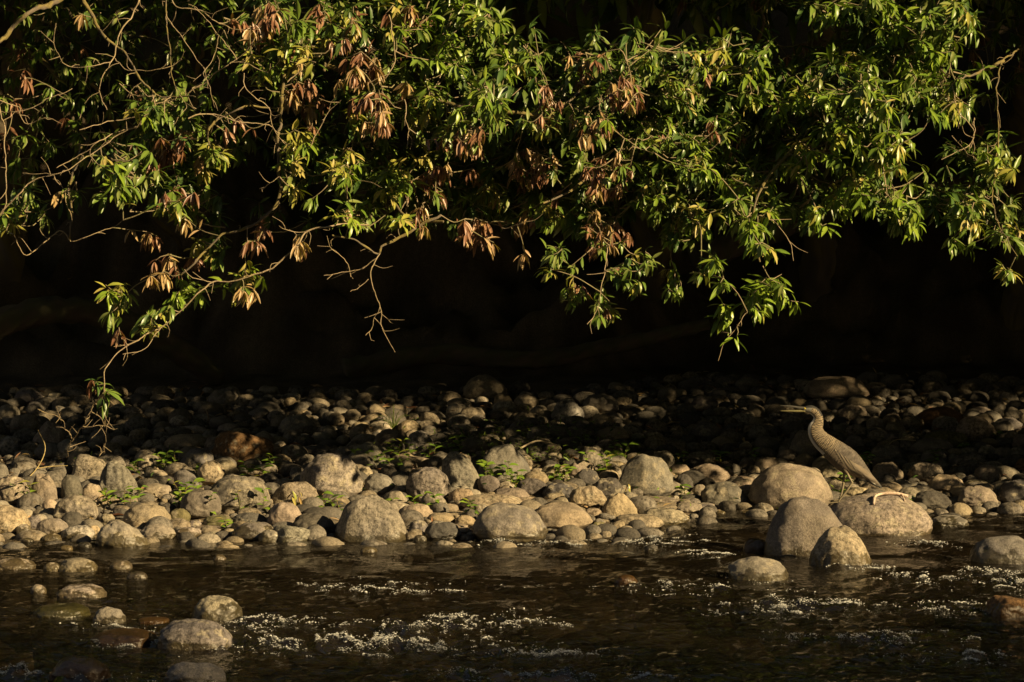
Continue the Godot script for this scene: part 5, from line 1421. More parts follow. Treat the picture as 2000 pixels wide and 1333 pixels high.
		[1335, 1913, 327, 2, 171],
		[1302, 1853, 379, 2, 171],
		[1337, 1882, 448, 0, 173],
		[1820, 2920, -307, 0, 144],
		[2433, 3570, -254, 3, 158],
		[2440, 3618, -217, 2, 176],
		[2323, 3163, -424, 1, 128],
		[1615, 2496, -632, 2, 45],
		[2461, 3599, -174, 2, 177],
		[2427, 3214, -467, 0, 126],
		[1954, 2949, -299, 0, 175],
		[1942, 3028, -276, 1, 182],
		[1735, 1718, -270, 0, 131],
		[1740, 1720, -330, 0, 184],
		[1325, 2068, -193, 0, 160],
		[1256, 2073, -292, 0, 186],
		[2493, 2916, 201, 0, 108],
		[2460, 2983, 121, 0, 188],
		[2486, 2987, 114, 0, 189],
		[1952, 2920, -203, 2, 182],
		[1952, 2924, -177, 0, 191],
		[2507, 2882, 48, 0, 108],
		[2676, 3013, -90, 2, 152],
		[1714, 3015, -250, 0, 175],
		[2270, 3170, -326, 0, 178],
		[2211, 2285, -538, 2, 155],
		[2376, 2989, 216, 0, 188],
		[1585, 2984, -241, 2, 162],
		[1268, 1780, 111, 1, 169],
		[2467, 2898, 352, 1, 188],
		[2464, 2873, 375, 0, 201],
		[2340, 3050, 136, 2, 198],
		[2053, 2990, -76, 2, 105],
		[2051, 3014, -15, 2, 204],
		[2017, 2981, 10, 2, 205],
		[2055, 3020, -156, 0, 204],
		[1969, 2954, -75, 0, 204],
		[2038, 3094, 17, 2, 205],
		[2091, 2960, 81, 0, 205],
		[1493, 2628, -507, 2, 44],
		[1488, 2798, -479, 2, 211],
		[1493, 2855, -490, 2, 212],
		[1536, 2809, -555, 2, 212],
		[2426, 3086, 49, 0, 189],
		[2308, 2942, 308, 0, 198],
		[2242, 2960, 320, 0, 216],
		[1521, 2842, -644, 3, 214],
		[2359, 2842, 371, 2, 202],
		[2283, 3603, -419, 2, 158],
		[2310, 2177, -531, 0, 197],
		[1912, 3096, -71, 0, 204],
		[1581, 3116, -269, 0, 162],
		[1633, 3173, -341, 0, 223],
		[1656, 3219, -321, 2, 224],
		[1637, 1576, -303, 2, 132],
		[1723, 1514, -324, 0, 226],
		[1705, 1487, -347, 1, 227],
		[1683, 1493, -252, 0, 226],
		[1750, 1583, -333, 0, 227],
		[2188, 3543, -458, 0, 220],
		[2161, 3512, -416, 0, 231],
		[2156, 3530, -381, 0, 232],
		[2344, 3052, 332, 2, 198],
		[2319, 3007, 378, 2, 234],
		[2333, 2983, 391, 2, 235],
		[1613, 3133, -496, 1, 161],
		[1665, 3231, -548, 3, 237],
		[1730, 3164, -509, 0, 237],
		[1549, 2865, -715, 2, 218],
		[1442, 3104, -280, 0, 223],
		[1684, 3222, -233, 2, 225],
		[1682, 3242, -235, 2, 242],
		[1396, 3184, -326, 1, 241],
		[1626, 3284, -422, 2, 237],
		[1576, 3268, -400, 0, 245],
		[2190, 3589, -280, 0, 220],
		[1490, 1491, -348, 0, 226],
		[1462, 1410, -360, 0, 248],
		[1421, 1440, -333, 2, 248],
		[1447, 1539, -258, 0, 248],
		[1426, 1546, -211, 0, 251],
		[2810, 2877, 91, 0, 60],
		[2089, 2965, 334, 0, 217],
		[1315, 2477, 173, 0, 37],
		[2301, 2921, 525, 1, 236],
		[1436, 3290, -246, 1, 244],
		[1375, 3269, -195, 1, 257],
	]},
	{"name": "overhanging_tree", "label": "dim green tree hanging in at the right edge of the picture", "branches": [
		["twig", 6, 4, 0, [2998, 3040, -291, 3016, 2931, -243, 3041, 2833, -171, 3133, 2737, -199, 3120, 2657, -150, 3041, 2605, -84, 2897, 2529, -40]],
		["twig", 5, 3, 0, [3002, 2689, -291, 3053, 2605, -164, 3129, 2519, 1]],
		["twig", 5, 3, 0, [3154, 2814, -290, 3138, 2702, -158, 3072, 2605, 50]],
		["twig", 4, 2, 0, [2760, 2989, -333, 2772, 2950, -113, 2788, 2999, 18]],
		["trunk", 170, 100, 1, [4900, 769, -8600, 4800, 2400, -8000, 4500, 3800, -5600, 4300, 5200, -4200, 4300, 7000, -4000]],
		["branch", 14, 5, 1, [4500, 3800, -5600, 4200, 3500, -2600, 3462, 3217, -1000, 3383, 2641, -700, 3287, 2221, -300, 3414, 1879, -100]],
		["branch", 16, 6, 1, [3462, 3217, -1000, 3149, 3099, -600, 3000, 3040, -300]],
	], "sprigs": [
		[3315, 2466, -529, 1, -1, 3342, 2461, -529],
		[3043, 2914, -252, 1, -1, 3016, 2931, -243],
		[3342, 2503, -559, 2, -1, 3356, 2521, -586],
		[3026, 3048, -332, 0, -1, 3000, 3040, -300],
		[3034, 3074, -317, 3, 3],
		[3398, 2497, -567, 2, -1, 3356, 2521, -586],
		[2984, 2929, -289, 1, -1, 3016, 2931, -243],
		[3418, 2529, -585, 3, 5],
		[3310, 2493, -479, 1, 0],
		[3013, 3035, -451, 0, -1, 3075, 3070, -450],
		[3052, 3084, -259, 2, -1, 2998, 3040, -291],
		[3074, 3073, -263, 0, 10],
		[3333, 2429, -608, 2, -1, 3342, 2461, -529],
		[3036, 3039, -545, 1, -1, 3112, 3085, -525],
		[3359, 2428, -665, 2, 12],
		[3463, 2458, -608, 1, 5],
		[3454, 2465, -636, 2, 15],
		[3186, 2279, -311, 2, -1, 3287, 2221, -300],
		[3031, 2919, -375, 2, 6],
		[3031, 2909, -377, 1, 18],
		[3039, 2861, -377, 3, 19],
		[3328, 2498, -718, 0, -1, 3369, 2581, -643],
		[3259, 2584, -552, 0, -1, 3356, 2521, -586],
		[2925, 2873, -351, 2, 6],
		[3397, 2205, -373, 2, -1, 3301, 2281, -357],
		[3167, 2244, -237, 1, 17],
		[3137, 2229, -228, 2, 25],
		[3142, 2206, -265, 2, 25],
		[3131, 2228, -186, 0, 26],
		[2913, 2846, -231, 0, -1, 3016, 2931, -243],
		[3399, 2493, -388, 1, -1, 3328, 2401, -471],
		[3310, 2468, -341, 2, -1, 3315, 2341, -414],
		[2825, 3040, -463, 2, -1, 2760, 2989, -333],
		[3366, 1771, -201, 2, -1, 3414, 1879, -100],
		[3346, 1814, -235, 2, 33],
		[3404, 1768, -294, 1, 33],
		[3350, 2037, -370, 3, -1, 3338, 2084, -220],
		[3387, 2053, -399, 2, 36],
		[3395, 1997, -377, 2, 36],
		[3447, 2252, -474, 2, 24],
		[2874, 3122, -405, 0, 32],
		[2916, 2911, -474, 0, 9],
		[3304, 2549, -235, 0, 31],
		[2810, 3126, -563, 1, 32],
		[2847, 3064, -615, 0, 43],
		[3389, 2470, -215, 1, 31],
		[3338, 2037, -527, 2, 37],
		[3064, 2240, -91, 2, 28],
		[3016, 3273, -382, 2, -1, 3037, 3055, -375],
		[3041, 3339, -382, 2, 48],
		[2901, 3259, -400, 0, 48],
		[2877, 3284, -365, 0, 50],
		[2984, 3409, -347, 2, 49],
		[2961, 3298, -488, 2, 48],
		[2970, 3276, -549, 0, 53],
		[2938, 3362, -447, 2, 53],
		[2987, 3375, -479, 2, 53],
		[2901, 3413, -366, 2, 52],
		[2971, 3324, -613, 2, 54],
		[3076, 2108, -177, 2, 26],
		[3020, 2161, -165, 2, 59],
		[2954, 3450, -476, 2, 56],
		[2874, 3457, -408, 3, 57],
		[2879, 3451, -440, 2, 62],
		[2991, 2241, -31, 2, 47],
		[3055, 2850, -613, 1, 13],
		[3119, 2123, -86, 2, 59],
		[3113, 2165, -33, 2, 66],
		[3110, 2241, -1, 2, 47],
		[3146, 2266, -32, 2, 68],
		[3496, 1970, -512, 2, 38],
		[3126, 3462, -380, 2, 49],
		[3131, 3516, -288, 3, 71],
		[3021, 2133, -50, 2, 47],
		[2866, 3533, -429, 2, 62],
		[2833, 3525, -394, 2, 74],
		[3371, 2091, -660, 2, 46],
		[3149, 2091, 8, 1, 66],
		[3062, 2178, 63, 2, 68],
		[3042, 2134, 97, 1, 78],
		[3461, 2086, -714, 2, 76],
		[3426, 2183, -672, 2, 76],
		[3488, 2253, -744, 3, 14],
		[3477, 2151, -827, 2, 82],
		[3551, 2094, -838, 3, 83],
		[3548, 2069, -866, 1, 84],
		[2903, 3087, -762, 1, 13],
		[3499, 2055, -641, 1, 70],
		[2864, 3391, -622, 0, 58],
		[3145, 1943, -464, 2, 36],
		[3528, 2043, -768, 2, 84],
		[3011, 1989, -295, 2, 59],
		[3036, 1965, -295, 2, 91],
		[3106, 2124, 155, 1, 79],
		[3037, 3560, -214, 2, 72],
		[2983, 3610, -265, 1, 94],
		[3429, 1781, -530, 1, 35],
		[3045, 3613, -511, 2, 61],
		[2993, 3604, -91, 2, 94],
		[3098, 3491, -73, 2, 94],
		[3040, 3492, -13, 1, 99],
	]},
	{"name": "shaded_shrub", "label": "dim leafy shrub in shade behind the bare twigs at upper left", "branches": [
		["stem", 45, 15, 1, [-2900, 1456, -7800, -2800, 2200, -6500, -2600, 3100, -4400, -2300, 3600, -2600]],
		["stem", 35, 12, 1, [-3000, 1502, -7850, -3300, 2300, -6300, -3400, 3100, -4200, -3500, 3600, -2500]],
	], "sprigs": [
		[-2468, 3424, -3157, 3, -1, -2391, 3448, -3148],
		[-2416, 3407, -2937, 6, -1, -2365, 3491, -2991],
		[-3391, 3573, -2480, 6, -1, -3500, 3600, -2500],
		[-3615, 3571, -2695, 6, -1, -3491, 3555, -2655],
		[-2333, 3654, -2481, 6, -1, -2300, 3600, -2600],
		[-3648, 3414, -2864, 3, -1, -3477, 3486, -2886],
		[-3634, 3471, -2494, 3, -1, -3500, 3600, -2500],
		[-2474, 3478, -2632, 6, -1, -2313, 3578, -2678],
		[-2568, 3501, -2636, 6, 7],
		[-3607, 3738, -2601, 6, -1, -3495, 3577, -2577],
		[-3565, 3214, -3219, 6, -1, -3455, 3373, -3273],
		[-2564, 3370, -2876, 6, 1],
		[-3309, 3409, -2742, 6, -1, -3482, 3509, -2809],
		[-2543, 3430, -2509, 6, 7],
		[-3698, 3367, -2386, 4, 6],
		[-2446, 3762, -2792, 6, -1, -2326, 3557, -2757],
		[-2530, 3772, -2719, 6, 15],
		[-2506, 3284, -2755, 6, 11],
		[-2558, 3344, -2403, 6, 13],
		[-2668, 3545, -3176, 6, 0],
		[-3426, 3372, -2352, 6, 2],
		[-3425, 3381, -2296, 6, 20],
		[-3759, 3578, -2969, 6, 5],
		[-3354, 3255, -2589, 6, 12],
		[-3289, 3200, -2652, 3, 23],
		[-3157, 3293, -2861, 6, 12],
		[-3082, 3213, -2773, 6, 25],
		[-3675, 3289, -2636, 6, 6],
		[-3769, 3297, -2585, 6, 27],
		[-2192, 3683, -3168, 3, -1, -2378, 3470, -3070],
		[-3281, 3564, -2241, 6, 2],
		[-3251, 3399, -2258, 3, 30],
		[-3221, 3377, -2291, 4, 31],
		[-3781, 3697, -3085, 6, 22],
		[-2761, 3320, -2958, 6, 11],
		[-2881, 3277, -2928, 6, 34],
		[-2880, 3612, -3206, 6, 19],
		[-2875, 3617, -3265, 3, 36],
		[-3052, 3234, -3015, 6, 25],
		[-3103, 3293, -3072, 6, 38],
		[-3387, 3080, -2500, 3, 23],
		[-2923, 3325, -3046, 6, 35],
		[-2678, 3570, -2365, 6, 13],
		[-2619, 3630, -2264, 6, 42],
		[-3315, 3163, -2319, 6, 20],
		[-2813, 3540, -2966, 4, 19],
		[-3513, 3046, -2432, 6, 40],
		[-3831, 3463, -3169, 6, -1, -3464, 3418, -3118],
		[-3912, 3359, -3325, 6, 47],
		[-2440, 3197, -2494, 6, 13],
		[-2535, 3087, -2433, 3, 49],
		[-3034, 3544, -2686, 6, 12],
		[-2901, 3605, -2587, 6, 51],
		[-2414, 3025, -2482, 3, 49],
		[-3822, 3117, -2713, 6, 27],
		[-3745, 2973, -3087, 6, 10],
		[-3790, 2973, -3270, 6, 55],
		[-3762, 3135, -2248, 3, 14],
		[-3468, 3653, -2070, 3, 30],
		[-3369, 3671, -1992, 6, 58],
		[-3381, 3626, -1953, 3, 59],
		[-3030, 3058, -2980, 6, 38],
		[-3049, 3340, -3327, 6, -1, -3450, 3350, -3350],
		[-2881, 3396, -2752, 6, 51],
		[-2489, 3020, -2315, 3, 50],
		[-2850, 3175, -3246, 3, 62],
		[-3615, 3193, -2130, 4, 57],
		[-3057, 3745, -2270, 6, 30],
		[-3264, 3018, -3128, 6, -1, -3455, 3373, -3273],
		[-3839, 3789, -3287, 6, 33],
		[-3747, 3710, -3369, 6, 69],
		[-3080, 3752, -3229, 6, 36],
		[-3423, 3483, -1933, 6, 60],
		[-3199, 2731, -3114, 6, 68],
		[-3078, 2698, -3018, 6, 73],
		[-2745, 3126, -2426, 3, 18],
		[-3598, 3807, -3338, 6, -1, -3459, 3395, -3195],
		[-2134, 3747, -2126, 6, 4],
		[-3864, 2905, -2617, 6, 54],
		[-2499, 3042, -2163, 6, 64],
		[-3122, 2990, -2284, 6, 44],
		[-3133, 2863, -2221, 6, 80],
		[-2347, 3528, -2073, 6, 4],
		[-3217, 3648, -1849, 6, 59],
		[-3260, 2842, -2242, 6, 81],
		[-3170, 3131, -2080, 6, 44],
		[-3198, 2948, -2088, 6, 85],
		[-3301, 2926, -2088, 3, 86],
		[-3243, 2649, -3336, 6, 73],
		[-3311, 2838, -2043, 4, 87],
		[-2299, 3699, -1815, 6, 82],
		[-3066, 2906, -2725, 6, 26],
		[-2963, 2704, -2839, 6, 74],
		[-2649, 3661, -1993, 6, 43],
		[-2585, 3754, -2002, 6, 93],
		[-3492, 3317, -1893, 6, 72],
		[-3691, 2644, -2991, 6, 55],
		[-3727, 2527, -3084, 6, 96],
		[-3588, 2651, -3135, 3, 96],
		[-3710, 2408, -3031, 6, 97],
		[-3408, 3370, -1752, 6, 72],
		[-2929, 2850, -2391, 6, 80],
		[-2830, 2790, -2734, 6, 92],
		[-2871, 2637, -2677, 4, 92],
		[-3414, 3025, -1980, 6, 44],
		[-3503, 2871, -1991, 6, 104],
		[-3217, 2804, -1927, 6, 86],
		[-2438, 3304, -1754, 6, 82],
		[-2406, 3381, -1701, 6, 107],
		[-3215, 2676, -1840, 6, 106],
		[-3547, 2808, -2195, 6, 46],
		[-3270, 3228, -1788, 6, 100],
		[-3149, 2711, -1742, 6, 109],
		[-2752, 3011, -2089, 4, 75],
		[-3751, 2613, -2622, 6, 78],
		[-3026, 3186, -1785, 6, 85],
		[-3091, 3248, -1570, 6, 115],
		[-3643, 2968, -1772, 4, 104],
		[-3467, 2635, -2385, 6, 110],
		[-3510, 2650, -2506, 6, 118],
		[-2748, 3426, -1711, 6, 107],
		[-2846, 3423, -1750, 6, 120],
		[-2821, 3440, -1576, 3, 120],
		[-2862, 3586, -1526, 6, 122],
		[-3680, 2969, -1548, 6, 117],
		[-2538, 3667, -1529, 6, 90],
		[-2041, 3687, -1536, 6, 90],
		[-2911, 2641, -2095, 6, 81],
		[-2980, 3541, -1625, 6, 83],
		[-2487, 3014, -1553, 6, 107],
		[-3386, 2596, -1800, 6, 109],
		[-3385, 2633, -1740, 6, 130],
		[-3250, 2548, -2300, 6, 81],
		[-3226, 2543, -2446, 6, 132],
		[-3922, 2518, -3358, 6, 97],
		[-3916, 2410, -3349, 6, 134],
		[-3369, 3061, -1625, 6, 104],
		[-3205, 2977, -1585, 6, 136],
		[-3524, 3112, -1523, 4, 136],
		[-3508, 3581, -1532, 6, 60],
		[-3733, 2448, -2354, 6, 114],
		[-2987, 2606, -1612, 6, 112],
		[-2809, 3066, -1508, 6, 129],
		[-3644, 2513, -1922, 6, 105],
		[-3593, 2287, -1861, 6, 143],
		[-3695, 2655, -1617, 4, 117],
		[-3691, 2252, -2173, 6, 140],
		[-3507, 2721, -1500, 6, 145],
		[-2813, 2852, -1598, 3, 142],
		[-2732, 2738, -1719, 6, 148],
	]},
	{"name": "shaded_shrub", "label": "dim leafy shrub in deep shade behind the tree above the heron", "branches": [
		["stem", 45, 15, 1, [1900, 1212, -9000, 2000, 2600, -7200, 2100, 3400, -5000, 1900, 4100, -3400]],
		["stem", 35, 12, 1, [2000, 1263, -9050, 2500, 2700, -7000, 3000, 3400, -4800, 3400, 4100, -3200]],
	], "sprigs": [
		[1947, 3769, -3744, 4, -1, 1948, 3933, -3781],
		[2188, 3815, -3372, 6, -1, 1910, 4067, -3476],
		[2341, 3790, -3615, 6, 1],
		[1978, 3804, -3100, 6, -1, 1900, 4100, -3400],
		[3663, 3630, -3527, 4, -1, 3309, 3941, -3564],
		[3659, 3508, -3764, 6, 4],
		[3943, 3646, -3476, 3, 4],
		[3986, 3624, -3393, 6, 6],
		[3981, 3753, -3535, 6, 6],
		[1765, 3800, -2857, 3, 3],
		[3774, 3796, -3243, 6, -1, 3382, 4068, -3273],
		[3925, 3722, -3054, 6, 10],
		[2290, 3663, -2977, 6, 3],
		[2332, 3506, -3162, 6, 12],
		[3639, 3509, -3067, 4, 10],
		[1534, 3658, -2945, 6, 9],
		[2177, 3335, -3621, 4, 0],
		[1997, 3335, -3355, 6, 16],
		[2191, 3392, -3068, 6, 13],
		[1416, 3756, -3555, 6, -1, 1929, 4000, -3629],
		[1298, 3752, -3435, 6, 19],
		[1819, 3616, -2607, 6, 9],
		[3595, 3492, -2781, 4, 14],
		[3707, 3508, -2757, 6, 22],
		[3613, 3266, -3303, 6, 4],
		[3625, 3071, -3485, 6, 24],
		[3669, 2971, -3541, 6, 25],
		[2513, 3457, -3666, 6, 16],
		[2513, 3185, -3573, 6, 16],
		[2599, 3538, -3355, 6, 1],
		[2636, 3406, -3232, 6, 29],
		[2753, 3453, -3103, 6, 30],
		[2018, 3025, -3386, 6, 16],
		[1441, 3776, -2629, 3, 9],
		[1268, 3714, -2583, 4, 33],
		[3860, 3025, -3631, 6, 26],
		[4007, 3246, -3434, 4, 6],
		[4059, 3220, -3671, 6, 36],
		[4048, 3267, -3720, 6, 37],
		[3614, 3187, -2768, 3, 22],
		[3791, 3076, -2761, 6, 39],
		[3829, 3137, -2848, 6, 40],
		[2287, 3253, -2833, 6, 12],
		[2282, 3270, -2757, 6, 42],
		[2344, 3073, -2842, 6, 42],
		[3906, 3216, -2851, 6, 41],
		[3513, 3582, -2468, 6, 22],
		[3621, 3408, -2358, 6, 46],
		[2514, 3095, -2653, 3, 44],
		[3620, 2823, -3191, 6, 24],
		[3639, 2682, -2990, 6, 49],
		[3699, 2626, -2973, 6, 50],
		[1826, 2672, -3438, 6, 32],
		[2462, 3447, -2491, 6, 43],
		[1470, 3751, -2203, 6, 33],
		[1932, 2950, -2949, 6, 32],
		[1786, 2894, -2770, 6, 55],
		[1750, 2740, -2877, 6, 56],
		[1788, 2648, -2816, 3, 57],
		[1791, 2709, -2985, 4, 57],
		[1843, 2806, -3762, 6, 32],
		[1909, 3725, -2133, 6, 21],
		[1848, 2815, -2537, 6, 56],
		[1851, 2706, -2551, 3, 62],
		[1945, 3375, -2093, 3, 61],
		[2162, 3387, -2008, 4, 64],
		[2207, 3365, -2145, 6, 65],
		[2269, 3651, -2237, 6, 61],
		[3418, 3329, -2064, 4, 47],
		[3487, 3183, -2028, 6, 68],
		[3709, 3348, -1996, 3, 47],
		[3709, 3460, -1979, 3, 70],
		[3554, 3004, -2280, 6, 47],
		[3568, 2789, -2108, 3, 72],
		[3469, 2780, -2066, 4, 73],
		[2526, 3475, -2051, 6, 53],
	]},
]
# seedlings: x, z, height, leaves, wilted, label
var plant_table := [
	[-1.931, -0.609, 0.152, 18, 0, "bushy large green seedling growing in front of the whale-backed boulder"],
	[-2.315, -1.264, 0.076, 8, 0, "sparse small green seedling growing behind the flaked round boulder"],
	[-2.355, -0.961, 0.103, 10, 0, "nearest leafy tall green seedling growing left of the flaked round boulder"],
	[-2.326, -0.699, 0.083, 8, 0, "sparse small green seedling growing left of the flaked round boulder"],
	[-2.695, -0.780, 0.110, 12, 0, "leafy tall green seedling growing behind the pale speckled dome"],
	[-3.429, -0.861, 0.103, 10, 0, "leafy tall green seedling growing left of the tall egg-shaped boulder"],
	[-2.519, -2.090, 0.103, 12, 0, "second nearest leafy tall green seedling growing left of the flaked round boulder"],
	[-2.812, -1.989, 0.076, 8, 0, "sparse small green seedling growing behind the tall egg-shaped boulder"],
	[-1.862, -1.707, 0.090, 10, 0, "leafy small green seedling growing behind the whale-backed boulder"],
	[-1.791, -2.231, 0.090, 10, 0, "leafy small green seedling growing right of the angular brown block"],
	[-2.295, -1.888, 0.062, 7, 0, "sparse tiny green seedling growing behind the flaked round boulder"],
	[-1.224, -0.518, 0.110, 12, 0, "leafy tall green seedling growing left of the pitted waterline boulder"],
	[-1.003, -2.271, 0.097, 12, 0, "leafy tall green seedling growing right of the furrowed grey boulder"],
	[-0.860, -2.070, 0.097, 12, 0, "leafy tall green seedling growing left of the tilted grey boulder"],
	[-0.904, -2.695, 0.076, 8, 0, "second nearest sparse small green seedling growing left of the tilted grey boulder"],
	[-0.652, -2.413, 0.117, 14, 0, "bushy large green seedling growing left of the tilted grey boulder"],
	[-0.453, -2.735, 0.103, 12, 0, "leafy tall green seedling growing behind the tilted grey boulder"],
	[-0.094, -1.586, 0.124, 14, 0, "bushy large green seedling growing in front of the grey cone boulder"],
	[0.019, -1.486, 0.103, 12, 0, "leafy tall green seedling growing in front of the grey cone boulder"],
	[-0.150, -1.687, 0.083, 8, 0, "sparse small green seedling growing in front of the grey cone boulder"],
	[0.377, -1.678, 0.076, 8, 0, "sparse small green seedling growing left of the sunlit cone boulder"],
	[0.282, -1.667, 0.083, 9, 0, "leafy small green seedling growing behind the broad sunlit boulder"],
	[0.722, -1.928, 0.124, 16, 0, "bushy large green seedling growing left of the hollow-faced grey boulder"],
	[0.842, -2.612, 0.090, 8, 0, "sparse small green seedling growing right of the sunlit cone boulder"],
	[0.829, -1.242, 0.076, 6, 1, "wilted sparse small green seedling growing in front of the hollow-faced grey boulder"],
	[1.297, -2.689, 0.083, 8, 0, "sparse small green seedling growing left of the round speckled boulder"],
	[1.614, -3.009, 0.069, 7, 0, "sparse small green seedling growing behind the round speckled boulder"],
	[1.885, -3.150, 0.069, 8, 0, "sparse small green seedling growing right of the round speckled boulder"],
	[2.476, -2.174, 0.062, 6, 0, "sparse tiny green seedling growing right of the huge dome boulder"],
	[3.238, -3.010, 0.069, 6, 0, "sparse small green seedling growing in front of the long low grey slab"],
	[3.610, -3.553, 0.062, 6, 0, "sparse tiny green seedling growing right of the long low grey slab"],
	[3.917, -3.936, 0.076, 8, 0, "sparse small green seedling growing right of the dark shaded egg boulder"],
	[2.769, -2.827, 0.076, 8, 0, "sparse small green seedling growing behind the heron's boulder"],
	[-0.689, -0.679, 0.062, 5, 0, "sparse tiny green seedling growing right of the pitted waterline boulder"],
	[-0.284, -0.478, 0.083, 7, 0, "sparse small green seedling growing left of the chipped-flank boulder"],
	[-0.520, -0.649, 0.076, 5, 0, "nearest sparse small green seedling growing left of the tilted grey boulder"],
	[-0.832, -0.741, 0.062, 4, 0, "sparse tiny green seedling growing behind the pitted waterline boulder"],
	[1.288, -1.652, 0.062, 6, 0, "sparse tiny green seedling growing left of the round speckled boulder"],
	[-3.215, -2.090, 0.083, 9, 0, "leafy small green seedling growing left of the tall egg-shaped boulder"],
	[-1.946, -0.034, 0.062, 5, 0, "sparse tiny green seedling growing right of the flaked round boulder"],
	[2.419, -1.680, 0.034, 4, 0, "sparse tiny green seedling growing behind the heron's boulder"],
	[-1.497, -0.781, 0.090, 9, 1, "wilted leafy small green seedling growing left of the furrowed grey boulder"],
	[-2.864, -0.871, 0.076, 6, 0, "sparse small green seedling growing in front of the tall egg-shaped boulder"],
	[-2.588, -2.291, 0.076, 8, 0, "sparse small green seedling growing right of the tall egg-shaped boulder"],
]
# broken water: x, z, reach along and across the stream, strength
var foam_table := [
	[-1.18, 4.56, 0.38, 0.22, 1.00],
	[-0.61, 4.01, 0.31, 0.22, 0.80],
	[-0.81, 4.52, 0.24, 0.20, 1.00],
	[-0.43, 4.68, 0.21, 0.16, 1.00],
	[-0.28, 3.75, 0.31, 0.18, 0.60],
	[-1.46, 3.89, 0.17, 0.16, 0.80],
	[0.03, 4.82, 0.21, 0.10, 1.20],
	[-0.18, 5.50, 0.21, 0.12, 1.00],
	[0.33, 5.56, 0.28, 0.10, 0.90],
	[1.54, 3.31, 0.16, 0.22, 1.10],
	[1.24, 3.39, 0.21, 0.18, 0.80],
	[1.81, 3.21, 0.21, 0.18, 0.60],
	[2.08, 1.57, 0.17, 0.12, 1.00],
	[0.78, 0.51, 0.09, 0.12, 1.00],
	[0.96, 0.51, 0.08, 0.16, 1.10],
	[1.22, 1.01, 0.10, 0.14, 0.60],
	[-0.05, 0.55, 0.21, 0.12, 0.80],
	[0.27, 0.55, 0.14, 0.12, 0.70],
	[2.43, 2.09, 0.21, 0.18, 0.70],
	[2.92, 1.93, 0.21, 0.22, 0.80],
	[2.95, 2.31, 0.21, 0.26, 0.80],
	[2.55, 3.31, 0.31, 0.18, 0.60],
	[2.00, 4.44, 0.17, 0.20, 0.80],
	[2.22, 5.00, 0.31, 0.18, 0.60],
	[1.63, 4.36, 0.31, 0.16, 0.50],
	[-2.46, 5.46, 0.21, 0.14, 1.00],
	[-2.01, 4.56, 0.21, 0.06, 0.80],
	[-1.36, 3.75, 0.21, 0.10, 0.70],
	[-2.12, 3.93, 0.28, 0.06, 0.50],
	[2.70, 0.59, 0.14, 0.12, 0.70],
	[-2.11, 5.66, 0.21, 0.08, 0.90],
	[0.97, 2.51, 0.52, 0.20, 0.35],
	[-0.91, 2.51, 0.52, 0.18, 0.25],
]

var used := {}
var rng := RandomNumberGenerator.new()
var noise_a := FastNoiseLite.new()
var noise_b := FastNoiseLite.new()
var ico_cache := {}
var dry_stone: StandardMaterial3D
var wet_stone: StandardMaterial3D
var stone_looks: Array[StandardMaterial3D] = []
var leaf_material: StandardMaterial3D
var bark_material: StandardMaterial3D
var plant_material: StandardMaterial3D
const SUN := Vector3(0.755, 0.43, 0.495)

# ------------------------------------------------------------------ helpers
class Builder:
	var v := PackedVector3Array()
	var c := PackedColorArray()
	var u := PackedVector2Array()
	var n := PackedVector3Array()
	var f := PackedInt32Array()
	func vert(p: Vector3, col: Color, uv := Vector2.ZERO) -> int:
		v.append(p); c.append(col); u.append(uv)
		return v.size() - 1
	func tri(a: int, b: int, d: int) -> void:
		f.append(a); f.append(b); f.append(d)
	func smooth_normals() -> void:
		n = PackedVector3Array(); n.resize(v.size())
		for i in range(0, f.size(), 3):
			var a := v[f[i]]
			var m := (v[f[i + 2]] - a).cross(v[f[i + 1]] - a)
			n[f[i]] += m; n[f[i + 1]] += m; n[f[i + 2]] += m
		for i in n.size():
			n[i] = n[i].normalized() if n[i].length_squared() > 0.0 else Vector3.UP
	func arrays(index := PackedInt32Array()) -> Array:
		if n.size() != v.size():
			smooth_normals()
		var a := []
		a.resize(Mesh.ARRAY_MAX)
		a[Mesh.ARRAY_VERTEX] = v; a[Mesh.ARRAY_NORMAL] = n; a[Mesh.ARRAY_COLOR] = c; a[Mesh.ARRAY_TEX_UV] = u
		a[Mesh.ARRAY_INDEX] = f if index.is_empty() else index
		return a
	func mesh(material: Material) -> ArrayMesh:
		var m := ArrayMesh.new()
		m.add_surface_from_arrays(Mesh.PRIMITIVE_TRIANGLES, arrays())
		m.surface_set_material(0, material)
		return m

func numbered(called: String) -> String:
	var k: int = used.get(called, 0)
	used[called] = k + 1
	return called if k == 0 else "%s_%03d" % [called, k]

func tag(o: Node3D, label := "", category := "", group := "", kind := "") -> void:
	if label != "": o.set_meta("label", label)
	if category != "": o.set_meta("category", category)
	if group != "": o.set_meta("group", group)
	if kind != "": o.set_meta("kind", kind)

func put(m: Mesh, called: String, parent: Node = null) -> MeshInstance3D:
	var o := MeshInstance3D.new()
	o.mesh = m
	if parent == null:
		o.name = numbered(called); add_child(o)
	else:
		o.name = called; parent.add_child(o, true)
	return o

func base_node(called: String, where: Vector3) -> Node3D:
	var o := Node3D.new()
	o.name = numbered(called); add_child(o); o.position = where
	return o

func curve_points(pts: Array, step: float) -> PackedVector3Array:
	var out := PackedVector3Array()
	for i in pts.size() - 1:
		var a: Vector3 = pts[i]
		var b: Vector3 = pts[i + 1]
		var before: Vector3 = pts[i - 1] if i > 0 else a * 2.0 - b
		var after: Vector3 = pts[i + 2] if i + 2 < pts.size() else b * 2.0 - a
		var m := maxi(1, int(ceil(a.distance_to(b) / step)))
		for k in m:
			out.append(a.cubic_interpolate(b, before, after, float(k) / m))
	out.append(pts[pts.size() - 1])
	return out

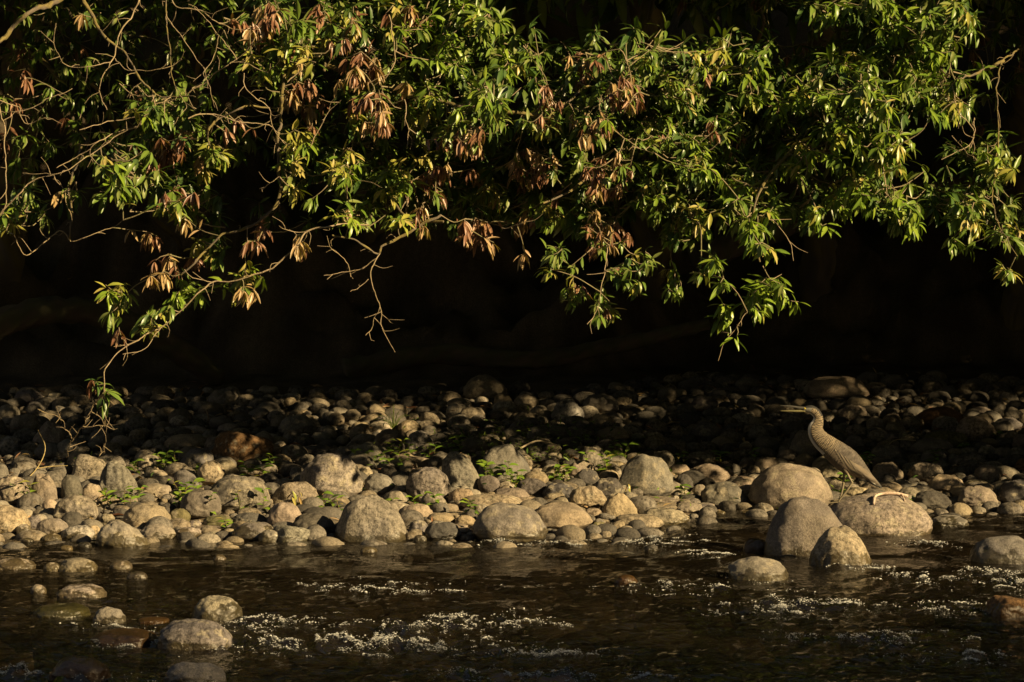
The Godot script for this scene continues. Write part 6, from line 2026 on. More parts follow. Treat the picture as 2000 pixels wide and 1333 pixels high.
func add_tube(mb: Builder, pts: PackedVector3Array, r0: float, r1: float, sides: int, wood: Color, moss: Color, mossy: float, rough := 0.0) -> void:
	var count := pts.size()
	if count < 2:
		return
	var side := Vector3.ZERO
	var first := mb.v.size()
	for i in count:
		var t := (pts[mini(i + 1, count - 1)] - pts[maxi(i - 1, 0)]).normalized()
		if i == 0:
			side = t.cross(Vector3.UP if absf(t.y) < 0.9 else Vector3.RIGHT).normalized()
		side = (side - t * side.dot(t)).normalized()
		var up := t.cross(side)
		var r := lerpf(r0, r1, float(i) / (count - 1))
		for k in sides:
			var a := TAU * k / sides
			var dir := side * cos(a) + up * sin(a)
			var bump := 1.0
			var p := pts[i]
			if rough > 0.0:
				bump += rough * (noise_b.get_noise_3dv((p + dir * r * 2.0) * 60.0) if r0 < 0.03 else 0.5 * noise_b.get_noise_3dv((p + dir * r) * 7.0))
			var share := clampf((noise_a.get_noise_3dv((p + dir * r) * 9.0) + 0.15 + dir.y * 0.25) * 3.0, 0.0, 1.0) * mossy
			var shade := 1.0 + 0.3 * noise_b.get_noise_3dv(p * 70.0 + dir)
			mb.vert(p + dir * r * (bump + 0.35 * share), wood.lerp(moss, share) * shade)
	for i in count - 1:
		for k in sides:
			var a := first + i * sides + k
			var b := first + i * sides + (k + 1) % sides
			mb.tri(a, b, a + sides); mb.tri(b, b + sides, a + sides)
	var tip := mb.vert(pts[count - 1], wood)
	var foot := mb.vert(pts[0], wood)
	for k in sides:
		mb.tri(first + (count - 1) * sides + k, first + (count - 1) * sides + (k + 1) % sides, tip)
		mb.tri(first + (k + 1) % sides, first + k, foot)

func icosphere(level: int) -> Builder:
	if ico_cache.has(level):
		return ico_cache[level]
	var mb := Builder.new()
	var t := (1.0 + sqrt(5.0)) / 2.0
	for p in [[-1, t, 0], [1, t, 0], [-1, -t, 0], [1, -t, 0], [0, -1, t], [0, 1, t], [0, -1, -t], [0, 1, -t], [t, 0, -1], [t, 0, 1], [-t, 0, -1], [-t, 0, 1]]:
		mb.vert(Vector3(p[0], p[1], p[2]).normalized(), Color.WHITE)
	var faces: Array = [[0, 11, 5], [0, 5, 1], [0, 1, 7], [0, 7, 10], [0, 10, 11], [1, 5, 9], [5, 11, 4], [11, 10, 2], [10, 7, 6], [7, 1, 8], [3, 9, 4], [3, 4, 2], [3, 2, 6], [3, 6, 8], [3, 8, 9], [4, 9, 5], [2, 4, 11], [6, 2, 10], [8, 6, 7], [9, 8, 1]]
	for l in level:
		var mids := {}
		var next: Array = []
		for f in faces:
			var m := []
			for e in 3:
				var a: int = f[e]
				var b: int = f[(e + 1) % 3]
				var key := mini(a, b) * 100000 + maxi(a, b)
				if not mids.has(key):
					mids[key] = mb.vert(((mb.v[a] + mb.v[b]) * 0.5).normalized(), Color.WHITE)
				m.append(mids[key])
			next.append([f[0], m[0], m[2]]); next.append([f[1], m[1], m[0]]); next.append([f[2], m[2], m[1]]); next.append(m)
		faces = next
	for f in faces:
		mb.tri(f[0], f[2], f[1])
	ico_cache[level] = mb
	return mb

# ------------------------------------------------------------------ ground shape
func shore_z(x: float) -> float:
	var xs := [-9.0, -3.5, -2.3, 0.4, 0.75, 1.1, 1.6, 2.4, 3.5, 9.0]
	var zs := [0.35, 0.3, 0.28, 0.35, 0.2, -0.5, -1.2, -1.15, -1.15, -1.2]
	if x <= xs[0]: return zs[0]
	for i in xs.size() - 1:
		if x <= xs[i + 1]:
			return lerpf(zs[i], zs[i + 1], (x - xs[i]) / (xs[i + 1] - xs[i]))
	return zs[zs.size() - 1]

func ground_y(x: float, z: float) -> float:
	var u := shore_z(x) - z
	var y := 0.0
	if u > 7.0: y = minf(0.575 + (u - 7.0) * 0.9, 8.0 + 0.05 * u)
	elif u > 0.0: y = -0.02 + 0.085 * u
	else: y = maxf(-0.02 + 0.16 * u, -0.45)
	if z > 15.0: y = lerpf(y, 1.1, smoothstep(15.0, 18.5, z))
	return y

func ground_bumpy(x: float, z: float) -> float:
	var y := ground_y(x, z)
	var u := shore_z(x) - z
	y += 0.02 * noise_a.get_noise_2d(x * 3.0, z * 3.0) * clampf(u * 2.0, 0.0, 1.0)
	if u > 7.0: y += 0.9 * noise_a.get_noise_2d(x * 0.5, z * 0.5) * clampf((u - 7.0) * 0.5, 0.0, 1.0) + 0.15 * noise_a.get_noise_2d(x * 2.5, z * 2.5) * clampf((u - 7.0), 0.0, 1.0)
	return y

func axis_lines(lo: float, hi: float, fine_lo: float, fine_hi: float, fine: float, coarse: float) -> PackedFloat32Array:
	var out := PackedFloat32Array()
	var t := lo
	while t < fine_lo - 0.001:
		out.append(t); t += clampf((fine_lo - t) * 0.35, fine, coarse)
	t = fine_lo
	while t < fine_hi - 0.001:
		out.append(t); t += fine
	t = fine_hi
	while t < hi:
		out.append(t); t += clampf((t - fine_hi) * 0.35 + fine, fine, coarse)
	out.append(hi)
	return out

func grey_image(size: int, layers: Array, low: float, high: float, seed_value: int) -> Image:
	# layers of seamless noise (cells per tile, weight) as a grey picture between low and high
	var acc := PackedFloat32Array()
	acc.resize(size * size)
	var total := 0.0
	for l in layers:
		var n := FastNoiseLite.new()
		n.seed = seed_value + int(l[0]); n.noise_type = FastNoiseLite.TYPE_SIMPLEX; n.frequency = float(l[0]) / size
		n.fractal_type = FastNoiseLite.FRACTAL_NONE
		var im := n.get_seamless_image(size, size)
		im.convert(Image.FORMAT_L8)
		var d := im.get_data()
		for i in size * size:
			acc[i] += float(l[1]) * d[i] / 255.0
		total += float(l[1])
	var bytes := PackedByteArray()
	bytes.resize(size * size)
	for i in size * size:
		bytes[i] = int(clampf(lerpf(low, high, clampf((acc[i] / total - 0.5) * 1.7 + 0.5, 0.0, 1.0)), 0.0, 1.0) * 255.0)
	return Image.create_from_data(size, size, false, Image.FORMAT_L8, bytes)

func normal_from(im: Image, strength: float) -> ImageTexture:
	var c: Image = im.duplicate()
	c.convert(Image.FORMAT_RGBA8)
	c.bump_map_to_normal_map(strength)
	return ImageTexture.create_from_image(c)

func standard(called: String, rough: float) -> StandardMaterial3D:
	var m := StandardMaterial3D.new()
	m.resource_name = called; m.roughness = rough
	return m

func make_materials() -> void:
	var speck := grey_image(512, [[7, 0.5], [26, 0.8], [64, 1.3], [130, 1.3]], 0.56, 1.0, 5)
	var tex := ImageTexture.create_from_image(speck)
	var grit := normal_from(grey_image(512, [[20, 1.0], [70, 0.8], [170, 0.5]], 0.0, 1.0, 9), 5.0)
	dry_stone = standard("dry_stone", 0.92)
	dry_stone.vertex_color_use_as_albedo = true
	dry_stone.albedo_texture = tex
	dry_stone.uv1_triplanar = true; dry_stone.uv1_world_triplanar = true; dry_stone.uv1_scale = Vector3(1.7, 1.7, 1.7)
	dry_stone.normal_enabled = true; dry_stone.normal_texture = grit; dry_stone.normal_scale = 0.6
	dry_stone.metallic_specular = 0.3
	stone_looks.append(dry_stone)
	for k in 2:
		var base_im := grey_image(512, [[9, 0.8], [30, 0.8], [75, 1.0], [140, 1.0]], 0.56, 0.98, 61 + k)
		var veins := grey_image(512, [[4, 1.0], [9, 0.6], [40, 0.12]], 0.0, 1.0, 81 + k)
		var spots := grey_image(512, [[14, 1.0], [34, 0.7], [80, 0.4]], 0.0, 1.0, 101 + k)
		for y in 512:
			for x in 512:
				var g := base_im.get_pixel(x, y).r
				var v := veins.get_pixel(x, y).r
				var q := spots.get_pixel(x, y).r
				if k == 0:
					if q > 0.74: g = lerpf(g, 1.0, 0.8)
					elif q < 0.2: g *= 0.62
				else:
					if absf(v - 0.5) < 0.012: g = lerpf(g, 1.0, 0.7)
					elif absf(v - 0.3) < 0.008: g *= 0.5
				base_im.set_pixel(x, y, Color(g, g, g))
		var m: StandardMaterial3D = dry_stone.duplicate()
		m.resource_name = ["blotched_stone", "veined_stone"][k]
		m.albedo_texture = ImageTexture.create_from_image(base_im)
		stone_looks.append(m)
	wet_stone = dry_stone.duplicate()
	wet_stone.resource_name = "wet_stone"; wet_stone.roughness = 0.28; wet_stone.metallic_specular = 0.5
	leaf_material = standard("leaf", 0.34)
	leaf_material.vertex_color_use_as_albedo = true
	leaf_material.metallic_specular = 0.42
	leaf_material.backlight_enabled = true; leaf_material.backlight = Color(0.55, 0.6, 0.2)
	leaf_material.cull_mode = BaseMaterial3D.CULL_DISABLED
	plant_material = leaf_material.duplicate()
	plant_material.resource_name = "seedling_leaf"
	bark_material = standard("bark", 0.9)
	bark_material.vertex_color_use_as_albedo = true
	bark_material.normal_enabled = true
	bark_material.normal_texture = grit
	bark_material.uv1_triplanar = true; bark_material.uv1_world_triplanar = true; bark_material.uv1_scale = Vector3(3, 3, 3)

# ------------------------------------------------------------------ stones
func stone_mesh(a: float, b: float, c: float, col: Color, power: float, lean: float, taper: float, turn: float, facets: int, level: int, seed_value: int, at: Vector3, soaked: bool) -> ArrayMesh:
	var sphere := icosphere(level)
	var mb := Builder.new()
	var off := Vector3(seed_value * 7.31, seed_value * 3.77, seed_value * 5.13)
	rng.seed = seed_value * 131 + 17
	var cuts := []
	for k in facets:
		var nrm := Vector3(rng.randf_range(-1, 1), rng.randf_range(-0.1, 0.7), rng.randf_range(0.1, 1)).normalized()
		cuts.append([nrm, rng.randf_range(0.84, 0.96)])
	var hollow := Vector3(rng.randf_range(-0.5, 0.5), rng.randf_range(-0.1, 0.5), 0.8).normalized()
	var hue := Color(rng.randf_range(0.96, 1.04), rng.randf_range(0.98, 1.02), rng.randf_range(0.94, 1.12)) * rng.randf_range(1.0, 1.3)
	var calm := clampf(0.16 / maxf(a, 0.01), 0.55, 1.0)
	var turned := Basis(Vector3.UP, turn) * Basis(Vector3.FORWARD, rng.randf_range(-0.12, 0.12) if power < 4.0 else 0.3)
	var crust := rng.randf() < 0.45
	var foot := maxf(b * 0.55, at.y - ground_y(at.x, at.z) + 0.02) if at.y < 40.0 else b
	for d in sphere.v:
		var r := pow(pow(absf(d.x), power) + pow(absf(d.y), power) + pow(absf(d.z), power), -1.0 / power)
		var q := d * r
		var w := noise_a.get_noise_3dv(d * 0.9 + off) * (0.085 if power < 4.0 else 0.05) * calm
		w += noise_a.get_noise_3dv(d * 2.3 + off) * 0.05 * calm
		w += noise_b.get_noise_3dv(d * 5.0 + off) * 0.011
		if level > 3: w += noise_b.get_noise_3dv(d * 13.0 + off) * 0.005
		if facets > 0:
			w -= 0.13 * pow(maxf(0.0, (d.dot(hollow) - 0.72) / 0.28), 1.5)
		q *= 1.0 + w
		for k in cuts:
			var over: float = q.dot(k[0]) - k[1]
			if over > 0.0: q -= k[0] * over * 0.85
		if taper > 0.0:
			var s := 1.0 - taper * maxf(0.0, q.y)
			q.x *= s; q.z *= s
			if q.y < 0.0: q.x *= 1.0 + 0.1 * taper
		q.x += lean * maxf(q.y, -0.2)
		q = turned * q
		var p := Vector3(q.x * a, q.y * (b if q.y > 0.0 else foot), q.z * c)
		var tone := 1.0 + 0.22 * noise_a.get_noise_3dv((p + at) * 5.0 + off) + 0.12 * noise_b.get_noise_3dv((p + at) * 16.0)
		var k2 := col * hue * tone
		var patch := noise_a.get_noise_3dv((p + at) * 3.2 - off)
		if patch > 0.22: k2 = k2.lerp(Color(k2.r * 0.8, k2.g * 0.82, k2.b * 0.9), clampf((patch - 0.22) * 8.0, 0.0, 1.0) * 0.6)
		if crust:
			var spot := noise_b.get_noise_3dv((p + at) * 11.0 + off) + 0.5 * noise_b.get_noise_3dv((p + at) * 34.0)
			if spot > 0.42: k2 = k2.lerp(Color(0.44, 0.39, 0.29), clampf((spot - 0.42) * 9.0, 0.0, 1.0) * 0.7)
		k2.a = 1.0
		mb.vert(p, k2)
	mb.f = sphere.f
	mb.smooth_normals()
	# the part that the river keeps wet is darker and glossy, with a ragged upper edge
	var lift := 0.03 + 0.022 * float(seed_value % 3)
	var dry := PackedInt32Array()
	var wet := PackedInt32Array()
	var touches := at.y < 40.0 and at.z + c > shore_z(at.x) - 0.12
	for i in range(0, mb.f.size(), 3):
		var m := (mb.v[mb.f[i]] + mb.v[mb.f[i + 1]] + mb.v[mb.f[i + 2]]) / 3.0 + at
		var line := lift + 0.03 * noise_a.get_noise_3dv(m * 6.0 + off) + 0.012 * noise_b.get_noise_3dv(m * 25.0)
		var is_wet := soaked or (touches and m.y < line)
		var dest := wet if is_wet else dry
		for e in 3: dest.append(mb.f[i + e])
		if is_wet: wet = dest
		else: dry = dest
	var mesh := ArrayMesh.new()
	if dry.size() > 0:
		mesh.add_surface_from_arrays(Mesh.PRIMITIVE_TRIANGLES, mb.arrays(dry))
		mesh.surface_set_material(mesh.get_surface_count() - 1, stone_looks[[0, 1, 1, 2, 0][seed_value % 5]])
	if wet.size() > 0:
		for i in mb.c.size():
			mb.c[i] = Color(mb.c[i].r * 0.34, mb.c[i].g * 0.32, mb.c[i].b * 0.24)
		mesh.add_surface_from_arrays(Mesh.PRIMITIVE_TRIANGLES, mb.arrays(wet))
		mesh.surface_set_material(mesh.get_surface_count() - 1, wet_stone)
	return mesh

func surface_y(o: MeshInstance3D, x: float, z: float) -> float:
	# height of a stone's upper side at that place
	var best := -9.0
	var faces := o.mesh.get_faces()
	for i in range(0, faces.size(), 3):
		var hit = Geometry3D.ray_intersects_triangle(Vector3(x, 5, z) - o.position, Vector3.DOWN, faces[i], faces[i + 1], faces[i + 2])
		if hit != null: best = maxf(best, hit.y + o.position.y)
	return best

# ------------------------------------------------------------------ water
func rapid(x: float, z: float) -> float:
	var s := 0.0
	for f in foam_table:
		var dx: float = (x - f[0]) / f[2]
		var dz: float = (z - f[1]) / f[3]
		var q := dx * dx + dz * dz
		if q < 6.0: s += f[4] * exp(-q)
	return minf(s, 1.3)

func wave(x: float, z: float, r: float) -> float:
	var warp := 0.35 * noise_a.get_noise_2d(x * 0.7, z * 0.7)
	var h := 0.008 * noise_a.get_noise_2d(x * 1.3 + 9.0, (z + warp) * 5.0) + 0.0045 * noise_b.get_noise_2d(x * 1.6, (z + warp) * 7.0)
	var lively := clampf(r + 0.25 * smoothstep(1.2, 3.0, z), 0.0, 1.2)
	if lively > 0.02:
		var ridge := 1.0 - absf(noise_a.get_noise_2d(x * 2.2 + 40.0, (z + warp) * 4.5)) * 2.0
		h += lively * (0.034 * ridge * ridge - 0.01 + 0.024 * noise_b.get_noise_2d(x * 2.4, z * 4.0) + 0.014 * noise_b.get_noise_2d(x * 7.0 + 3.0, z * 8.0) + 0.007 * noise_a.get_noise_2d(x * 15.0, z * 13.0))
	return h

func build_water() -> void:
	var mb := Builder.new()
	var xs := axis_lines(-40, 40, -4.4, 4.4, 0.026, 3.0)
	var zs := axis_lines(-2.2, 17.0, -2.2, 6.6, 0.034, 1.0)
	for z in zs:
		for x in xs:
			var fine := x > -4.5 and x < 4.5 and z < 6.7
			mb.vert(Vector3(x, wave(x, z, rapid(x, z)) if fine else 0.0, z), Color.WHITE, Vector2(x * 0.55, z * 1.5))
	var w := xs.size()
	for j in zs.size() - 1:
		for i in w - 1:
			var a := j * w + i
			mb.tri(a, a + 1, a + w); mb.tri(a + 1, a + w + 1, a + w)
	var m := standard("river_water", 0.06)
	m.transparency = BaseMaterial3D.TRANSPARENCY_ALPHA
	m.albedo_color = Color(0.08, 0.067, 0.045, 0.74)
	m.metallic_specular = 0.45
	m.normal_enabled = true
	m.normal_texture = normal_from(grey_image(512, [[5, 1.0], [13, 0.8], [31, 0.5], [70, 0.25]], 0.0, 1.0, 21), 7.0)
	m.normal_scale = 0.8
	var o := put(mb.mesh(m), "river")
	tag(o, "dark brown running river water with ripples", "", "", "structure")
	# foam flecks ride on the broken water
	rng.seed = 77
	var spots: Array[Transform3D] = []
	var tones: Array[Color] = []
	for f in foam_table:
		var count := int(5200.0 * float(f[2]) * float(f[3]) * float(f[4])) + 60
		for k in count * 4:
			var x: float = f[0] + rng.randfn() * f[2] * 0.62
			var z: float = f[1] + rng.randfn() * f[3] * 0.62
			if absf(x) > 4.3 or z > 6.5: continue
			var r := rapid(x, z)
			var streak := (1.0 - absf(noise_a.get_noise_2d(x * 1.5 + 15.0, z * 3.6 + 0.4 * noise_b.get_noise_2d(x * 3.0, z * 3.0))) * 3.6) * 0.8 + 0.45 * noise_b.get_noise_2d(x * 9.0, z * 20.0)
			if streak + 0.12 * r + 0.14 * rng.randfn() + 6.0 * wave(x, z, r) < 0.72: continue
			var size := rng.randf_range(0.0008, 0.0022) * (1.0 + 1.2 * pow(rng.randf(), 4.0))
			var b := Basis(Vector3.UP, rng.randf() * TAU) * Basis(Vector3.RIGHT, rng.randfn() * 0.3)
			b = b.scaled(Vector3(size * rng.randf_range(1.0, 2.6), size * rng.randf_range(0.6, 1.1), size))
			spots.append(Transform3D(b, Vector3(x, wave(x, z, r) + size * 0.3, z)))
			tones.append(Color.WHITE * rng.randf_range(0.3, 0.8))
	# bubbles strung along the crests, drawn out with the flow
	for f in foam_table:
		for k in int(1500.0 * float(f[2]) * float(f[3]) * float(f[4])) + 30:
			var x: float = f[0] + rng.randfn() * f[2] * 0.62
			var z: float = f[1] + rng.randfn() * f[3] * 0.62
			var drift := rng.randfn() * 0.5
			var fade := rng.randf_range(0.35, 0.95)
			for e in rng.randi_range(10, 70):
				x += 0.006
				z += 0.006 * (drift + 2.2 * noise_b.get_noise_2d(x * 6.0, z * 6.0))
				if absf(x) > 4.3 or z > 6.4: continue
				var r := rapid(x, z)
				var h := wave(x, z, r)
				if h < 0.003 + 0.012 * rng.randf() or rng.randf() < 0.25: continue
				var size := rng.randf_range(0.0008, 0.0024) * (1.0 + 1.1 * pow(rng.randf(), 6.0))
				var b := Basis(Vector3.UP, rng.randf() * TAU).scaled(Vector3(size * rng.randf_range(1.0, 2.2), size * rng.randf_range(0.7, 1.1), size))
				spots.append(Transform3D(b, Vector3(x + rng.randfn() * 0.004, h + size * 0.3, z + rng.randfn() * 0.012)))
				tones.append(Color.WHITE * fade * rng.randf_range(0.5, 1.0))
	var fm := standard("foam", 0.25)
	fm.albedo_color = Color(0.86, 0.87, 0.86)
	fm.vertex_color_use_as_albedo = true
	scatter("foam", icosphere(1).mesh(fm), spots, tones, "white foam streaks on the broken water of the rapids")
	print("foam ", spots.size())

func scatter(called: String, m: Mesh, spots: Array[Transform3D], tones: Array[Color], label: String) -> MultiMeshInstance3D:
	var mm := MultiMesh.new()
	mm.transform_format = MultiMesh.TRANSFORM_3D
	mm.use_colors = true
	mm.mesh = m
	mm.instance_count = spots.size()
	for i in spots.size():
		mm.set_instance_transform(i, spots[i]); mm.set_instance_color(i, tones[i])
	var o := MultiMeshInstance3D.new()
	o.multimesh = mm
	o.name = numbered(called); add_child(o)
	tag(o, label, "", "", "stuff")
	return o

# ------------------------------------------------------------------ leaves
func leaf_shape(bend: float, fold: float, wide: float, col: Color, seed_value: int) -> Builder:
	# one leaf along +Y, one unit long, facing +Z
	var mb := Builder.new()
	rng.seed = seed_value
	var rows := [[0.0, 0.03], [0.16, 0.55], [0.4, 1.0], [0.68, 0.8], [0.88, 0.36], [1.0, 0.0]]
	var twist := rng.randf_range(-0.25, 0.25)
	for r in rows:
		var t: float = r[0]
		var w: float = wide * r[1]
		var y := t - 0.25 * bend * bend * t * t
		var z := -bend * t * t * 0.55
		var tone := col * (1.0 + 0.12 * sin(seed_value * 1.7 + t * 5.0))
		var rib := col.lerp(Color(col.r * 1.5 + 0.02, col.g * 1.35 + 0.02, col.b * 1.2), 0.5)
		var sx := Vector3(cos(twist * t), 0, sin(twist * t))
		mb.vert(Vector3(0, y, z) - sx * w + Vector3(0, 0, fold * w), tone)
		mb.vert(Vector3(0, y, z), rib)
		mb.vert(Vector3(0, y, z) + sx * w + Vector3(0, 0, fold * w), tone)
	for i in rows.size() - 1:
		var a := i * 3
		for s in 2:
			mb.tri(a + s, a + s + 3, a + s + 1)
			mb.tri(a + s + 1, a + s + 3, a + s + 4)
	mb.smooth_normals()
	return mb

func add_leaf(mb: Builder, leaf: Builder, t: Transform3D) -> void:
	var first := mb.v.size()
	for i in leaf.v.size():
		mb.v.append(t * leaf.v[i]); mb.c.append(leaf.c[i]); mb.u.append(Vector2.ZERO)
		mb.n.append((t.basis * leaf.n[i]).normalized())
	for k in leaf.f: mb.f.append(first + k)

func leaf_frame(at: Vector3, along: Vector3, facing: Vector3, size: float) -> Transform3D:
	var y := along.normalized()
	var z := (facing - y * facing.dot(y))
	z = z.normalized() if z.length() > 0.05 else y.cross(Vector3.RIGHT).normalized()
	return Transform3D(Basis(y.cross(z), y, z) * size, at)

var leaf_kinds := [
	[Color(0.125, 0.2, 0.024), Color(0.165, 0.24, 0.03), Color(0.09, 0.16, 0.022)],
	[Color(0.23, 0.235, 0.05), Color(0.19, 0.22, 0.04), Color(0.28, 0.25, 0.08)],
	[Color(0.08, 0.14, 0.026), Color(0.1, 0.16, 0.03), Color(0.135, 0.17, 0.05)],
	[Color(0.042, 0.085, 0.024), Color(0.052, 0.095, 0.035), Color(0.062, 0.1, 0.024)],
	[Color(0.17, 0.09, 0.058), Color(0.225, 0.13, 0.08), Color(0.13, 0.062, 0.04)],
	[Color(0.29, 0.21, 0.105), Color(0.24, 0.175, 0.08), Color(0.33, 0.235, 0.14)],
	[Color(0.08, 0.14, 0.026), Color(0.1, 0.16, 0.03), Color(0.135, 0.17, 0.05)],
	[Color(0.12, 0.21, 0.03), Color(0.15, 0.24, 0.035), Color(0.09, 0.17, 0.03)],
]
var leaf_shapes := {}
var leaf_meshes := {}

func leaf_of(kind: int, pick: int) -> Builder:
	var key := kind * 100 + pick
	if not leaf_shapes.has(key):
		var drooping := kind == 4 or kind == 5
		var bend := [0.35, 0.7, 0.15, 0.9][pick % 4] as float
		var mb := leaf_shape(bend * (0.5 if drooping else 1.0), (0.75 if drooping else 0.4) * [1.0, 0.6, 1.3, 0.8][pick % 4], 0.25 if kind == 7 else 0.132 if not drooping else 0.115, leaf_kinds[kind][pick / 4], key * 13 + 5)
		leaf_shapes[key] = mb
		leaf_meshes[key] = mb.mesh(leaf_material)
	return leaf_shapes[key]

func sprig_leaves(at: Vector3, dir: Vector3, kind: int, into: Array, small: float) -> void:
	var drooping := kind == 4 or kind == 5
	var count := rng.randi_range(6, 11)
	var side := dir.cross(Vector3.UP if absf(dir.y) < 0.9 else Vector3.RIGHT).normalized()
	var over := dir.cross(side)
	var spin := rng.randf() * TAU
	for k in count:
		var a := spin + TAU * k / count + rng.randfn() * 0.25
		var radial := side * cos(a) + over * sin(a)
		var open := rng.randf_range(0.5, 1.0)
		var along := (dir * (1.0 - open * 0.75) + radial * open).normalized()
		var droop := rng.randf_range(1.1, 2.2) if drooping else rng.randf_range(0.3, 1.05)
		along = (along + Vector3.DOWN * droop).normalized()
		var facing := Vector3.UP * (0.2 if drooping else 1.0) + radial * (0.9 if drooping else 0.45) + SUN * 0.55 + Vector3(rng.randfn(), rng.randfn(), rng.randfn() + 0.25) * 0.3
		var size := rng.randf_range(0.075, 0.138) * small * (0.95 if drooping else 1.0)
		var foot := at - dir * rng.randf_range(0.0, 0.045) + along * 0.006
		into.append([leaf_frame(foot, along, facing, size), kind, rng.randi_range(0, 11)])

func build_tree(t: Dictionary, index: int) -> void:
	var root_at := Vector3.ZERO
	for b in t.branches:
		if b[0] == "trunk" or b[0] == "stem":
			root_at = Vector3(b[4][0], b[4][1], b[4][2]) * 0.001; break
	var o := base_node(t.name, root_at)
	tag(o, t.label, "tree" if t.name == "overhanging_tree" else "shrub", "trees overhanging the bank" if t.name == "overhanging_tree" else "shrubs in the shade")
	var bark := Color(0.30, 0.235, 0.155)
	var dark_bark := Color(0.11, 0.09, 0.065)
	var moss := Color(0.15, 0.12, 0.035)
	for b in t.branches:
		var pts: Array = []
		for i in range(0, b[4].size(), 3): pts.append(Vector3(b[4][i], b[4][i + 1], b[4][i + 2]) * 0.001 - root_at)
		var line := curve_points(pts, 0.03 if b[1] < 30 else 0.12)
		var mb := Builder.new()
		var thick: float = b[1] * 0.001
		for i in line.size():
			var q := line[i] * (6.0 if thick < 0.03 else 1.1)
			line[i] += Vector3(noise_b.get_noise_3dv(q), noise_b.get_noise_3dv(q + Vector3(50, 0, 0)), noise_b.get_noise_3dv(q + Vector3(0, 50, 0))) * (0.010 if thick < 0.03 else 0.06) * (1.0 if i > 0 else 0.0)
			if thick < 0.03: line[i] += Vector3(noise_a.get_noise_3dv(q * 3.3), noise_a.get_noise_3dv(q * 3.3 + Vector3(9, 0, 0)), 0) * 0.003
		add_tube(mb, line, thick * (0.62 if thick < 0.012 else 0.75), b[2] * 0.00055, 6 if thick < 0.02 else 12, bark if b[3] == 0 else dark_bark, moss, 0.35 if b[3] == 0 else 0.9, 0.35 if b[3] == 1 else 0.15)
		if thick < 0.016:
			rng.seed = int(absf(line[0].x) * 1000.0) + line.size()
			var at_point := 3
			while at_point < line.size() - 1:
				var grow := (line[at_point + 1] - line[at_point]).normalized() * 0.6 + Vector3(rng.randfn(), rng.randfn(), rng.randfn() * 0.5) * 0.7
				var reach := rng.randf_range(0.03, 0.15)
				var tip := line[at_point] + grow.normalized() * reach
				add_tube(mb, curve_points([line[at_point], line[at_point].lerp(tip, 0.5) + Vector3(rng.randfn(), rng.randfn(), 0) * 0.012, tip], 0.03), 0.0026, 0.0012, 5, bark * 0.85, moss, 0.3)
				at_point += rng.randi_range(3, 8)
		put(mb.mesh(bark_material), b[0], o)
	rng.seed = 1000 + index
	var stems := Builder.new()
	var leaves: Array = []
	var s: Array = t.sprigs
	var small := 0.8 if index == 2 else 1.0
	for k in s.size():
		var w: Array = s[k]
		var at := Vector3(w[0], w[1], w[2]) * 0.001 - root_at
		var from := Vector3.ZERO
		if w[4] < 0: from = Vector3(w[5], w[6], w[7]) * 0.001 - root_at
		else: from = Vector3(s[w[4]][0], s[w[4]][1], s[w[4]][2]) * 0.001 - root_at
		var d := at - from
		var bow := Vector3(rng.randfn(), rng.randfn() - 0.6, rng.randfn()) * d.length() * 0.09
		var mid := from + d * 0.5 + bow
		add_tube(stems, curve_points([from, mid, at], 0.05), 0.0042, 0.0022, 5, bark * 0.75, Color(0.1, 0.12, 0.03), 0.5)
		var dir := ((at - mid).normalized() * 0.6 + Vector3(rng.randfn(), rng.randfn() + 0.25, rng.randfn() + 0.35) * 0.45).normalized()
		sprig_leaves(at, dir, w[3], leaves, small)
		if d.length() > 0.1: # a few leaves along the twig
			for e in rng.randi_range(1, 3):
				var p := mid.lerp(at, rng.randf_range(0.0, 0.7))
				var along := (Vector3(rng.randfn(), rng.randfn() * 0.6, rng.randfn()) + d.normalized() * 0.6 + Vector3.DOWN * 0.5).normalized()
				leaves.append([leaf_frame(p, along, Vector3.UP + Vector3(rng.randfn(), 0, rng.randfn() + 0.3) * 0.5, rng.randf_range(0.07, 0.12) * small), w[3], rng.randi_range(0, 11)])
		# the shoots of the same bough that lie deeper, towards the trunk
		if index < 5 and at.y + root_at.y > 2.05:
			for e in 2:
				var inner := at + Vector3(rng.randfn() * 0.1, absf(rng.randfn()) * 0.1, -rng.randf_range(0.3, 1.05))
				var root: Vector3 = from + Vector3(0, 0.05, -0.35)
				add_tube(stems, curve_points([root, (root + inner) * 0.5 + Vector3(0, -0.04, 0), inner], 0.15), 0.005, 0.0025, 4, bark * 0.75, Color(0.1, 0.12, 0.03), 0.4)
				sprig_leaves(inner, Vector3(rng.randfn(), 0.3, 0.6).normalized(), 2 if rng.randf() < 0.6 else 3, leaves, 1.2)
	var so := put(stems.mesh(bark_material), "twigs", o)
	tag(so, "", "", "", "stuff")
	# the leaves nearest the viewer are single parts, the rest one mass
	leaves.sort_custom(func(p, q): return p[0].origin.z > q[0].origin.z)
	var rest := Builder.new()
	for k in leaves.size():
		var l: Array = leaves[k]
		var shape := leaf_of(l[1], l[2])
		if k < 300:
			var leaf := put(leaf_meshes[l[1] * 100 + l[2]], "leaf", o)
			leaf.transform = l[0]
		else:
			add_leaf(rest, shape, l[0])
	if rest.v.size() > 0:
		var fo := put(rest.mesh(leaf_material), "foliage", o)
		tag(fo, "", "", "", "stuff")
	if t.name == "overhanging_tree":
		var co := put(high_crown, "crown", o)
		co.position = Vector3(0, 0, -6.0) - Vector3(0, root_at.y, root_at.z)
		co.rotation.y = 0.0
		tag(co, "", "", "", "stuff")
	print(t.name, " leaves ", leaves.size())

var high_crown: ArrayMesh

